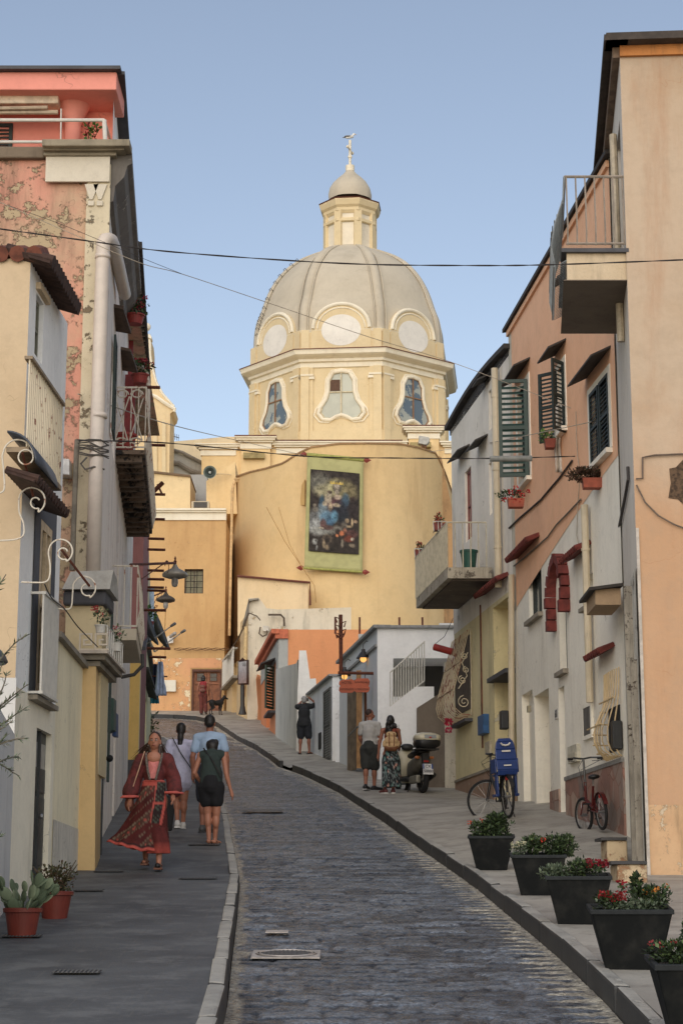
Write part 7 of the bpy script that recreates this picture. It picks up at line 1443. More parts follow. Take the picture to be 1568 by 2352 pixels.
def bike(name, label, loc, yaw, lean, r, wb, frame_m, steer, folding=False):
    t = thing(name, label, 'bicycle', loc, yaw, local=True); t.rotation_euler = (0, lean, yaw)
    wheel(t, (0, 0, r), r, 0, tyre, rimm); fy = wb; fwx = V((-math.sin(steer), math.cos(steer), 0))
    hd = V((0, fy-.10, .0)); fh = V((0, fy, r))+V((-math.sin(steer)*.06, 0, 0)); wheel(t, fh, r, steer, tyre, rimm)
    bb = V((0, .43 if not folding else .42, .29)); st = V((0, .28 if not folding else .27, .78 if not folding else .62)); ht = V((0, fy-.16, .92 if not folding else .70)); hb_ = V((0, fy-.12, .72 if not folding else .46))
    m = MB(); tr = .02 if folding else .017
    if folding: m.tube([hb_, bb+V((0, -.02, .05)), V((0, .02, r))], .022, 8); m.tube([bb, st], .018, 8); m.tube([hb_-V((0, 0, .06)), ht], .02, 8)
    else:
        m.tube([hb_, bb], .022, 8); m.tube([st-V((0, 0, .1)), hb_+V((0, 0, .1))], .016, 8); m.tube([bb, st], .017, 8); m.tube([hb_-V((0, 0, .03)), ht-V((0, 0, .02))], .02, 8)
    for s_ in (-1, 1): m.tube([bb+V((s_*.02, 0, 0)), V((s_*.06, .1, r+.01)), V((s_*.055, 0, r))], .009, 6); m.tube([st-V((0, 0, .16)), V((s_*.055, 0, r))], .008, 6)
    m.build('frame', frame_m, t, local=True)
    m = MB(); axs = V((math.cos(steer), math.sin(steer), 0))
    for s_ in (-1, 1): m.tube([hb_+V((0, 0, -.05))+axs*s_*.05, fh+axs*s_*.05], .010, 6)
    m.tube([hb_-V((0, 0, .05))-axs*.05, hb_-V((0, 0, .05))+axs*.05], .014, 6); m.build('fork', frame_m, t, local=True)
    m = MB(); top = ht+V((0, -.02, .12 if not folding else .32)); m.tube([ht-V((0, 0, .05)), top], .016, 8)
    L_, R_ = top-axs*.29-fwx*.10, top+axs*.29-fwx*.10; m.tube([L_, top-axs*.14+fwx*.03+V((0, 0, .02)), top, top+axs*.14+fwx*.03+V((0, 0, .02)), R_], .013, 8); m.build('handlebar', mat('bar_grey', (90, 92, 94), .35, .7), t, local=True)
    for s_, e_ in ((-1, L_), (1, R_)): MB().tube([e_, e_-axs*s_*-.0-fwx*.0+(e_-(top+axs*s_*.14)).normalized()*-.11], .018, 8).tube([e_+V((0, 0, -.03)), top+axs*s_*.14+V((0, .02, -.03))], .005, 5).build('grip', blk, t, local=True)
    m = MB(); m.tube([top, top+fwx*.16+V((0, 0, -.1)), hb_+V((.02, .05, 0)), bb], .004, 5); m.tube([R_, top+fwx*.2+V((.05, 0, -.14)), hb_+V((-.02, .03, 0))], .004, 5); m.build('brake_cable', blk, t, local=True)
    m = MB(); m.tube([st, st+V((0, -.02, .10))], .013, 8); m.build('seat_post', rimm, t, local=True)
    s0_ = st+V((0, -.02, .12)); m = MB().ell(s0_+V((0, -.06, 0)), .085, .08, .035, 14, 8).cap(s0_+V((0, -.03, 0)), s0_+V((0, .17, .0)), .04, .018, 10); m.build('saddle', mat('saddle_black', (24, 22, 22), .45), t, local=True, remesh=.008)
    m = MB().tube([bb-V((.07, 0, 0)), bb+V((.07, 0, 0))], .012, 6).lathe([(.085, -.004), (.085, .004)], bb+V((.05, 0, 0)), 24, ax=(1, 0, 0)); m.tube([bb+V((.07, 0, 0)), bb+V((.08, .12, -.1))], .009, 5); m.tube([bb-V((.07, 0, 0)), bb+V((-.08, -.12, .1))], .009, 5); m.box(.07, .15, bb.y+.08, bb.y+.16, bb.z-.12, bb.z-.10); m.box(-.15, -.07, bb.y-.16, bb.y-.08, bb.z+.08, bb.z+.10)
    m.build('crank', blk, t, local=True)
    m = MB(); 
    for k in range(12): a0, a1 = R(20+k*13), R(20+(k+1)*13); m.add([(-.03, -math.cos(a0)*-(r+.02)*-1, r+math.sin(a0)*(r+.02)), (.03, -math.cos(a0)*(r+.02)*1, r+math.sin(a0)*(r+.02)), (.03, -math.cos(a1)*(r+.02), r+math.sin(a1)*(r+.02)), (-.03, -math.cos(a1)*(r+.02), r+math.sin(a1)*(r+.02))], [[0, 1, 2, 3]])
    m.build('mudguard', frame_m if folding else blk, t, local=True, solid=.004)
    m = MB().box(-.025, .025, -.07 if not folding else -.05, -.02, r+r*.75, r+r*.75+.05); m.build('rear_light', mat('lamp_red', (180, 30, 24), .3), t, local=True)
    return t
g = gh(1172, 1884); g = at(1172, 1882, g.y-1.4)
b1 = bike('city_bicycle', 'black city bicycle with a blue child seat and its front wheel turned left', (g.x-.02, g.y+.05, zg(g.y+.05)+cross(g.x, g.y)), R(11), R(-3), .335, 1.0, mat('bike_dark', (46, 50, 54), .4, .3), R(60))
b1['category'] = 'bicycle'
# child seat (part of the bicycle: bolted on)
bl = mat('seat_blue', (18, 50, 116), .4, var=.12, sc=4, bm=0); m = MB(); sy = .02
ringp = [(.66, .15, .10), (.74, .17, .12), (.9, .17, .08), (1.06, .165, .06), (1.18, .14, .05), (1.235, .09, .035)]
for (z0_, w0, d0), (z1_, w1, d1) in zip(ringp, ringp[1:]):
    m.add([(-w0, -d0, z0_), (w0, -d0, z0_), (w0, -d0+.03, z0_), (-w0, -d0+.03, z0_), (-w1, -d1, z1_), (w1, -d1, z1_), (w1, -d1+.03, z1_), (-w1, -d1+.03, z1_)], [[0, 1, 5, 4], [1, 2, 6, 5], [2, 3, 7, 6], [3, 0, 4, 7], [0, 3, 2, 1], [4, 5, 6, 7]])
for s_ in (-1, 1):
    m.box(*(sorted((s_*.165, s_*.19))), -.08, .2, .70, .92); m.box(*(sorted((s_*.13, s_*.165))), -.03, .1, .36, .72); m.box(*(sorted((s_*.12, s_*.19))), -.02, .2, .34, .38)
m.box(-.16, .16, -.1, .22, .66, .69)
cs = m.build('child_seat', bl, b1, local=True, bevel=.015)
MB().tube([(-.075, -.075, 1.16), (-.05, -.078, 1.13), (0, -.08, 1.12), (.05, -.078, 1.13), (.075, -.075, 1.16)], .014, 6).build('white_smile_mark', whmet, cs, local=True)
MB().box(-.07, .07, -.092, -.088, 1.02, 1.045).build('white_label', whmet, cs, local=True); MB().box(-.06, .06, -.125, -.118, .80, .82).build('white_label', whmet, cs, local=True)
m = MB().tube([(.0, 0, .40), (0, -.02, .62)], .02, 6).tube([(.07, .2, .34), (.14, .14, .0)], .009, 5); m.build('kickstand_bracket', blk, b1, local=True)
def gr(x, y):
    lo, hi = 10, 60
    for _ in range(50):
        m_ = (lo+hi)/2; p_ = at(x, y, m_); lo, hi = (m_, hi) if p_.z > zg(m_)+cross(p_.x, m_) else (lo, m_)
    return at(x, y, lo)
g = gr(1390, 1915)
b2 = bike('folding_bicycle', 'small red folding bicycle with black saddle leaning by the stone block', (g.x-.02, g.y+.1, g.z+.05), R(9), R(-4), .25, .80, mat('bike_red', (96, 24, 22), .35, .2), R(12), True)
# ------------------------------------------------ scooter
g = gh(975, 1824); sc = thing('scooter', 'cream scooter with a black and cream top box parked facing away', 'scooter', (g.x-.02, g.y+.3, zg(g.y+.3)), R(16), local=True)
crm = mat('scooter_cream', (196, 188, 160), .3, 0, .08, 3, 0); dkp = mat('scooter_dark', (40, 40, 40), .5); gr_ = mat('scooter_grey', (84, 80, 70), .4)
wheel(sc, (0, 0, .27), .27, 0, tyre, mat('rim_dark', (60, 60, 60), .4, .6), 10, .06); wheel(sc, (0, 1.3, .27), .27, R(12), tyre, mat('rim_dark', (60, 60, 60), .4, .6), 10, .055)
def sec(n, L_, m_, par=sc, **k):      # cross sections along local Y: (y, z, rx, rz)
    mb = MB(); vs = []
    for y_, z_, rx, rz_ in L_:
        for q in range(14): a = 2*math.pi*q/14; ca, sa = math.cos(a), math.sin(a); vs.append((rx*abs(ca)**.7*(1 if ca > 0 else -1), y_, z_+rz_*abs(sa)**.7*(1 if sa > 0 else -1)))
    kk = len(L_); mb.add(vs, [[i*14+q, i*14+(q+1) % 14, (i+1)*14+(q+1) % 14, (i+1)*14+q] for i in range(kk-1) for q in range(14)]+[list(range(14))[::-1], [(kk-1)*14+q for q in range(14)]]); return mb.build(n, m_, par, local=True, smooth=True)
sec('rear_body', [(-.12, .66, .05, .05), (-.05, .64, .14, .12), (.15, .58, .19, .17), (.45, .52, .19, .17), (.62, .45, .14, .12)], gr_)
sec('seat', [(-.08, .82, .08, .03), (0, .82, .15, .05), (.3, .81, .16, .05), (.6, .78, .13, .05), (.68, .76, .06, .03)], blk)
sec('floorboard', [(.55, .32, .17, .05), (.9, .32, .19, .04), (1.0, .36, .18, .06)], dkp)
sec('leg_shield', [(.98, .6, .24, .30), (1.04, .62, .25, .36), (1.12, .62, .17, .33), (1.18, .6, .06, .22)], crm)
sec('front_mudguard', [(1.02, .46, .06, .05), (1.15, .56, .09, .06), (1.35, .57, .09, .05), (1.52, .46, .06, .04)], crm)
sec('handlebar_cowl', [(.92, .98, .10, .05), (1.0, 1.0, .13, .07), (1.1, .98, .08, .05)], dkp)
m = MB().tube([(-.34, .92, 1.03), (-.1, 1.0, 1.0), (.1, 1.0, 1.0), (.34, .92, 1.03)], .017, 8); m.build('handlebar', dkp, sc, local=True)
for s_ in (-1, 1):
    m = MB().tube([(s_*.2, .96, 1.02), (s_*.27, .95, 1.16), (s_*.36, .93, 1.22)], .009, 6); m.ell((s_*.40, .92, 1.25), .075, .02, .05, 12, 8, rot=Euler((0, .5*s_, 0)).to_matrix()); m.build('mirror', dkp, sc, local=True)
m = MB().box(-.22, .22, -.38, .02, .84, .865); m.tube([(-.12, .1, .84), (-.12, -.3, .85)], .012, 6).tube([(.12, .1, .84), (.12, -.3, .85)], .012, 6); m.build('rack', dkp, sc, local=True)
tb2 = sec('top_box', [(-.48, .97, .17, .07), (-.44, .97, .23, .10), (-.25, .97, .25, .11), (-.03, .97, .22, .10), (0, .97, .15, .07)], blk)
sec('box_lid', [(-.49, 1.06, .17, .03), (-.45, 1.07, .235, .08), (-.25, 1.09, .255, .10), (-.02, 1.07, .22, .08), (.02, 1.06, .14, .03)], crm, tb2)
m = MB().box(-.12, .12, -.495, -.47, 1.05, 1.12); m.build('grey_reflector', mat('reflector_grey', (150, 156, 160), .25), tb2, local=True); MB().box(-.03, .02, -.50, -.47, 1.055, 1.08).build('red_reflector', mat('lamp_red', (180, 30, 24)), tb2, local=True)
m = MB().box(-.07, .07, -.2, -.12, .5, .78); m.build('tail_panel', dkp, sc, local=True); MB().box(-.05, .05, -.215, -.195, .60, .635).build('tail_light', mat('lamp_red', (180, 30, 24)), sc, local=True)
for s_ in (-1, 1): MB().ell((s_*.15, -.1, .70), .055, .05, .035, 10, 6).build('indicator', mat('indicator_orange', (190, 110, 60), .3), sc, local=True)
m = MB().obox((-.105, -.34, .35), (.21, 0, 0), (0, .012, 0), (0, .04, .21)); npl = m.build('number_plate', mat('plate_white', (206, 206, 206), .4), sc, local=True)
for s_ in (-1, 1): MB().obox((s_*.09-.013, -.325, .46), (.026, 0, 0), (0, .012, 0), (0, .019, .098)).build('blue_band', mat('plate_blue', (36, 70, 150), .4), npl, local=True)
text('CX', 'plate_letters', ink, .085, (0, -.326, .508), (1, 0, 0), (0, .19, 1), npl, .001, True); text('50880', 'plate_digits', ink, .078, (0, -.342, .412), (1, 0, 0), (0, .19, 1), npl, .001, True)
m = MB().obox((-.05, -.30, .50), (.10, 0, 0), (0, .14, .06), (0, 0, .02)); m.build('plate_bracket', dkp, sc, local=True)
m = MB().tube([(.16, .5, .28), (.18, .2, .30), (.19, -.12, .36)], [.03, .055, .05], 10); m.build('exhaust', mat('exhaust_dark', (50, 50, 50), .4, .6), sc, local=True)
m = MB().box(-.17, -.07, -.08, .4, .2, .36); m.build('engine_cover', mat('engine_grey', (130, 126, 112), .5, .3), sc, local=True, bevel=.03)
m = MB().tube([(-.06, .5, .3), (-.2, .42, .02)], .012, 6).tube([(.06, .5, .3), (.2, .42, .02)], .012, 6); m.build('stand', dkp, sc, local=True)
# ------------------------------------------------ street lamps and wrought brackets
def dishlamp(name, label, c_, r, wallpt, m_, glassy=(150, 146, 140), grp=None):
    t = thing(name, label, 'street lamp', tuple(c_), 0, grp); c_ = V(c_)
    MB().lathe([(r*.12, r*.9), (r*.2, r*.72), (r*.32, r*.55), (r*.6, r*.42), (r*.93, r*.2), (r, r*.06), (r*.96, -r*.08), (r*.6, -r*.2), (r*.3, -r*.2)], c_, 28, False).build('shade', m_, t, smooth=True)
    MB().lathe([(r*.25, -r*.15), (r*.26, -r*.6), (r*.2, -r*.85), (.01, -r*.92)], c_, 16, False).build('globe', mat('lamp_glass', glassy, .3), t, smooth=True)
    MB().lathe([(r*.1, r*.8), (r*.12, r*1.15), (r*.05, r*1.25), (r*.09, r*1.35), (.004, r*1.55)], c_, 10, False).build('finial', rustm, t)
    m = MB().tube([c_+V((0, 0, r*1.0)), V(wallpt)], .025, 8)
    d = (V(wallpt)-c_).normalized(); m.tube([c_+d*r*2+V((0, 0, r*.95)), c_+d*(V(wallpt)-c_).length*.8+V((0, 0, -.25))], .012, 5)
    q = c_+d*r*2+V((0, 0, r*.55)); m.tube([q+d*.12*math.cos(k*.5)+V((0, 0, .12*math.sin(k*.5))) for k in range(10)], .008, 4); m.build('arm', rustm, t); return t
shg = mat('shade_grey', (156, 150, 136), .5, .3, sc=4)
dishlamp('street_lamp', 'large grey dish street lamp on a rusty arm above the left pavement', at(402, 1322, 36), .25, at(300, 1297, 33.5), shg)
dishlamp('street_lamp', 'small street lamp with a dark pointed cap hanging further back before the ochre wall', at(381, 1379, 66), .34, at(345, 1372, 64), mat('shade_dark', (70, 60, 50), .6))
o = MB().tube([at(381, 1392, 66), at(379, 1440, 66), at(380, 1510, 66)], .015, 4).build('hanging_wire', rope); tag(o, 'thin tan wire hanging below the smaller street lamp', 'wire')
t = thing('street_lamp', 'slate grey lamp shade cut off by the left edge of the picture', 'street lamp', tuple(at(-10, 1500, 16.5))); c_ = at(-30, 1512, 16.5)
MB().lathe([(.03, .17), (.07, .13), (.10, .10), (.17, .02), (.19, -.03), (.17, -.05), (.05, 0)], c_, 28, False).build('shade', mat('shade_slate', (80, 82, 84), .4, .3), t, smooth=True); MB().tube([c_+V((0, 0, .15)), c_+V((0, .0, .3)), c_+V((-.5, 1.2, .3))], .02, 6).build('arm', rustm, t)
def scrollb(label, pts, Y_, rod=None, r=.0085):
    t = thing('scroll_bracket', label, 'bracket', tuple(at(*pts[-1], Y_)), 0, 'white wrought iron scroll brackets on the left')
    P = [at(x, y_, Y_) for x, y_ in pts]; sm = []
    for i in range(len(P)-1):
        p0, p1, p2, p3 = P[max(i-1, 0)], P[i], P[i+1], P[min(i+2, len(P)-1)]
        for k in range(4): q = k/4; sm.append(.5*((2*p1)+(p2-p0)*q+(2*p0-5*p1+4*p2-p3)*q*q+(3*p1-p0-3*p2+p3)*q**3))
    sm.append(P[-1]); MB().tube(sm, r, 8).build('scroll', mat('scroll_white', (206, 196, 176), .5, var=.2, sc=12, c2=(140, 84, 56), t=(.6, .68)), t, smooth=True)
    if rod: MB().tube([at(*rod[0], Y_), at(*rod[1], Y_+.4)], .013, 6).build('rod', rustm, t)
def ringp(cx, cy, r, a0, a1, n=14, r1=None): return [(cx+(r+((r1 or r)-r)*k/n)*math.cos(R(a0+(a1-a0)*k/n)), cy-(r+((r1 or r)-r)*k/n)*math.sin(R(a0+(a1-a0)*k/n))) for k in range(n+1)]
scrollb('white rusty wrought iron scroll nearest the left edge, its stem rusting at the bottom', [(-8, 1133), (6, 1130), (11, 1118), (9, 1080), (6, 1050)]+ringp(42, 1044, 34, 170, 0, 10)+ringp(60, 1050, 17, 10, -330, 14), 17.4, ((52, 1040), (77, 1140)))
scrollb('white wrought iron scroll beside the tiled hood, with a small inner curl', [(-6, 1242), (30, 1240), (50, 1234), (56, 1222), (54, 1200), (45, 1176), (44, 1150)]+ringp(74, 1150, 30, 165, -60, 12)+ringp(84, 1153, 16, -70, -330, 12, 8), 17.7)
scrollb('white wrought iron scroll over the dark painted window surround', [(50, 1337), (80, 1338), (104, 1337), (114, 1326), (116, 1300), (112, 1272)]+ringp(140, 1266, 27, 165, -60, 12)+ringp(147, 1270, 16, -70, -340, 12, 9), 18.0, ((142, 1263), (206, 1346)))
scrollb('white wrought iron scroll hanging before the weathered stone cap', [(134, 1398), (158, 1399), (165, 1390), (167, 1368)]+ringp(194, 1350, 26, 170, -60, 12)+ringp(201, 1353, 16, -70, -330, 12, 10), 19.2)
# wires across the street
wire = mat('wire_dark', (50, 44, 42), .6); wpl = mat('wire_pale', (170, 156, 134), .6)
def cable(label, pts, m_, r=.008, tw=False):
    P = [at(*p) for p in pts]; sm = []
    for i in range(len(P)-1):
        p0, p1, p2, p3 = P[max(i-1, 0)], P[i], P[i+1], P[min(i+2, len(P)-1)]
        for k in range(10): q = k/10; sm.append(.5*((2*p1)+(p2-p0)*q+(2*p0-5*p1+4*p2-p3)*q*q+(3*p1-p0-3*p2+p3)*q**3))
    sm.append(P[-1]); mb = MB()
    if tw:
        for ph in (0, 3.14): mb.tube([p+V((0, math.cos(i*.9+ph)*r*.7, math.sin(i*.9+ph)*r*.7)) for i, p in enumerate(sm)], r*.75, 5)
    else: mb.tube(sm, r, 5)
    tag(mb.build('overhead_cable', m_), label, 'cable')
cable('thick twisted cable crossing the sky in front of the dome', [(-20, 523, 21.5), (200, 553, 21.5), (400, 579, 21.5), (784, 605, 21.5), (1100, 610, 21.3), (1300, 607, 21.2), (1590, 596, 21)], wire, .0075, True)
cable('pale wire dropping from the pink building across the dome to the orange house', [(-10, 460, 22.5), (150, 530, 22.8), (320, 603, 23), (420, 630, 24), (620, 697, 26), (850, 775, 28), (1045, 835, 30), (1325, 943, 28)], wpl, .005)
cable('thin wire meeting the pale wire beside the dark eave', [(-10, 462, 23), (140, 515, 23), (320, 590, 23), (420, 630, 24)], wire, .0035)
cable('thin wire from the pink wall down to the banner corner', [(180, 905, 24), (390, 975, 35), (560, 1015, 60), (700, 1046, 75)], wpl, .010)
cable('paired cables strung across the street at banner height', [(182, 1012, 23.8), (390, 1018, 25), (700, 1048, 26.5), (900, 1052, 27), (1120, 1053, 27.4), (1320, 1048, 27.4)], wire, .0075, True)
cable('thin wire from the floodlight to the third dark window', [(985, 1038, 60), (1080, 1025, 40), (1220, 998, 29), (1390, 962, 26.4)], wpl, .007)
cable('slack cable from the scroll to the meander balcony', [(103, 1342, 18.1), (120, 1374, 18.4), (150, 1400, 19.2), (180, 1440, 20.8), (225, 1486, 22.6)], wire, .007)
a, b = at(1124, 1054, 27.3), at(1221, 1053, 27.3); MBx = MB().tube([a, b], .045, 12); tag(MBx.build('cable_sleeve', mat('sleeve_grey', (130, 132, 126), .5), bevel=.004), 'grey tubular sleeve on the paired cables before the green shutter', 'sleeve')
def wcable(label, W, pts, r=.012, m_=wire, out=.03):
    P = [W.pt(*W.px(x, y_), out) for x, y_ in pts]; tag(MB().tube(P, r, 5).build('wall_cable', m_), label, 'cable')
wcable('dark cable bundle climbing across the orange wall', SB, [(1172, 1213), (1196, 1190), (1221, 1169), (1245, 1148), (1261, 1129), (1290, 1095), (1317, 1058)], .018)
wcable('cable following the edge between orange and white paint', SB, [(1183, 1300), (1205, 1283), (1233, 1258), (1261, 1233), (1281, 1205), (1301, 1185), (1337, 1147)], .014, mat('wire_grey', (120, 112, 98)))
wcable('thin pale wire dropping between the middle and third windows', SB, [(1326, 945), (1327, 1000), (1330, 1050), (1336, 1090), (1330, 1160), (1328, 1230), (1337, 1275)], .007, wpl)
wcable('black cable bundle hanging down the corner of the peach building', SA, [(1446, 1072), (1447, 1100), (1440, 1140), (1432, 1180), (1422, 1230), (1411, 1275), (1404, 1310), (1408, 1325)], .022)
wcable('cable bending along the peach front wall', WA, [(1459, 1101), (1474, 1100), (1474, 1052), (1500, 1047), (1590, 1043)], .012, mat('wire_brown', (110, 92, 76)))
wcable('cable sagging down the peach front wall', WA, [(1460, 1115), (1480, 1155), (1510, 1185), (1545, 1205), (1590, 1222)], .010, mat('wire_brown', (110, 92, 76)))
# ------------------------------------------------ gate house lamps and hanging sign
def walllamp(label, x, y, Y_, sx, sy):
    c_ = at(x, y, Y_); t = thing('wall_lamp', label, 'wall lamp', tuple(c_), 0, 'lit conical lamps on the white gate house'); r = .17; bk = mat('lamp_black', (48, 46, 44), .5)
    MB().lathe([(.03, .22), (.05, .2), (.045, .17), (.06, .15), (r*.95, .01), (r, 0), (r*.9, .0), (.05, .12)], c_, 24, False).build('shade', bk, t, smooth=True)
    MB().ell(c_+V((0, 0, -.02)), .075, .075, .075, 14, 10).build('bulb', mat('bulb_warm', (255, 176, 84), .3, emit=1.1, var=.1), t, smooth=True)
    p_ = c_+V((sx, sy, .1)); MB().tube([c_+V((0, 0, .22)), c_+V((0, 0, .33)), c_+V((sx*.3, sy*.3, .41)), c_+V((sx*.75, sy*.75, .36)), p_+V((0, 0, .1))], .01, 6).tube([c_+V((.05, 0, .13)), p_], .008, 5).ell(p_+V((0, 0, .05)), .03, .03, .12, 8, 6).build('bracket', bk, t)
walllamp('lit black wall lamp on the white gate house, the nearer and higher one', 912-0, 1507, 43, 0, 0) if 0 else None
walllamp('lit black conical wall lamp above the timber gate, the higher one', 834, 1512, 43.4, .23, -.0)
walllamp('lit black conical wall lamp behind the hanging sign, the lower one', 791, 1552, 46.2, .26, 0)
t = thing('hanging_sign', 'orange wooden double board sign on a rusty pole before the timber gate', 'sign', tuple(at(812, 1575, 42)))
Yq = 42.6; MB().tube([at(783, 1548, Yq), at(782, 1412, Yq)], .045, 8).build('pole', rustm, t)
MB().tube([at(776, 1545, Yq), at(868, 1547, Yq)], .035, 8).build('crossbar', rustm, t)
m = MB(); 
for yy_, s_ in ((1432, 1), (1440, -1), (1450, 1), (1458, -1), (1422, -1)): p_ = at(782, yy_, Yq-.05); m.tube([p_, p_+V((s_*.12, 0, .05)), p_+V((s_*.08, 0, -.08))], .018, 5)
m.tube([at(773, 1458, Yq-.05), at(778, 1464, Yq-.05), at(784, 1466, Yq-.05), at(789, 1460, Yq-.05), at(788, 1455, Yq-.05)], .02, 5); m.build('insulator_clamp', rustm, t)
bd = []; x0, x1, y0, y1 = 778, 849, 1560, 1591; cx, cy = (x0+x1)/2, (y0+y1)/2
outl = [(x0+6, y0+2), (cx-5, y0), (cx, y0+4), (cx+6, y0-2), (x1-4, y0-2), (x1, y0+4), (x1-1, cy-3), (x1-3, cy), (x1, cy+4), (x1-1, y1-5), (x1-5, y1-1), (cx+4, y1-1), (cx, y1-4), (cx-5, y1), (x0+5, y1), (x0, y1-5), (x0+1, cy+3), (x0+4, cy), (x0, cy-4), (x0+1, y0+5)]
bo = MB().prism([at(x, y_, Yq-.02) for x, y_ in outl], (0, .05, 0)).build('board', mat('board_orange', (190, 84, 46), .6, var=.15, sc=3), t)
brn = mat('letter_brown', (92, 40, 24), .7)
for s_, x, y_, z_ in (('HOTEL', 796, 1568, .064), ('SAN MICHELE', 831, 1567, .044), ('RISTORANTE', 796, 1583, .044), ('IL PESCATORE', 831, 1583, .04)):
    text(s_, 'lettering', brn, z_*1.25, at(x, y_, Yq-.03), (1, 0, 0), (0, 0, 1), bo)
for x in (790, 838): MB().tube([at(x, 1546, Yq), at(x, 1562, Yq)], .008, 4).build('hanger', rustm, t)
# notice board
Yn_ = 68.5; t = thing('notice_board', 'framed white notice board on a black post before the cream house', 'sign', tuple(at(557, 1641, Yn_))); a, b = at(547, 1518, Yn_), at(567, 1572, Yn_)
fr_ = MB().prism([at(546, 1519, Yn_), at(568, 1515, Yn_+1.0), at(568, 1572, Yn_+1.0), at(546, 1572, Yn_)], (0.06, .1, 0)).build('frame', mat('board_frame', (70, 40, 36), .6), t)
P4 = [at(547.6, 1521, Yn_-.1), at(566.2, 1518, Yn_+.75), at(566.2, 1569, Yn_+.75), at(547.6, 1570, Yn_-.1)]
nb = MB().poly(P4).build('panel', mat('panel_white', (206, 206, 206), .5), t)
def pq(u, v): return P4[0].lerp(P4[1], u).lerp(P4[3].lerp(P4[2], u), v)+V((-.006, -.014, 0))
def pr(name, u0, v0, u1, v1, m_): MB().poly([pq(u0, v0), pq(u1, v0), pq(u1, v1), pq(u0, v1)]).build(name, m_, nb)
pr('red_stripe', 0, .72, 1, .76, mat('stripe_red', (176, 70, 60))); pr('red_patch', .7, .78, 1, .96, mat('stripe_red', (176, 70, 60))); pr('dark_photo', .1, .28, .5, .42, mat('photo_dark', (70, 70, 74), sc=9, var=.7)); pr('dark_photo', .1, .46, .5, .53, mat('photo_dark', (70, 70, 74))); pr('red_patch', 0, .95, 1, 1, mat('stripe_red', (176, 70, 60)))
text('Procida', 'title', mat('title_grey', (150, 150, 150)), .22, pq(.5, .12), P4[1]-P4[0], (0, 0, 1), nb)
MB().tube([at(557, 1572, Yn_+.5), at(557, 1632, Yn_+.5)], .08, 10).lathe([(.16, 0), (.12, .12), (.09, .3)], at(557, 1641, Yn_+.5), 12).build('post', mat('post_black', (52, 50, 46), .5), t); MB().prism([at(550, 1518, Yn_+.4), at(557, 1510, Yn_+.4), at(564, 1516, Yn_+.5)], (0, .08, 0)).build('crest', mat('board_frame', (70, 40, 36)), t)
# yellow paint mark
g0_, g1_ = gh(1391, 1978), gh(1409, 2000); m = MB(); m.add([(g0_.x-.05, g0_.y, zg(g0_.y)+.008), (g0_.x+.05, g0_.y, zg(g0_.y)+.008), (g1_.x+.05, g1_.y, zg(g1_.y)+.008), (g1_.x-.05, g1_.y, zg(g1_.y)+.008)], [[0, 1, 2, 3]]); tag(m.build('yellow_marking', mat('paint_yellow', (206, 160, 60), .8)), kind='structure')
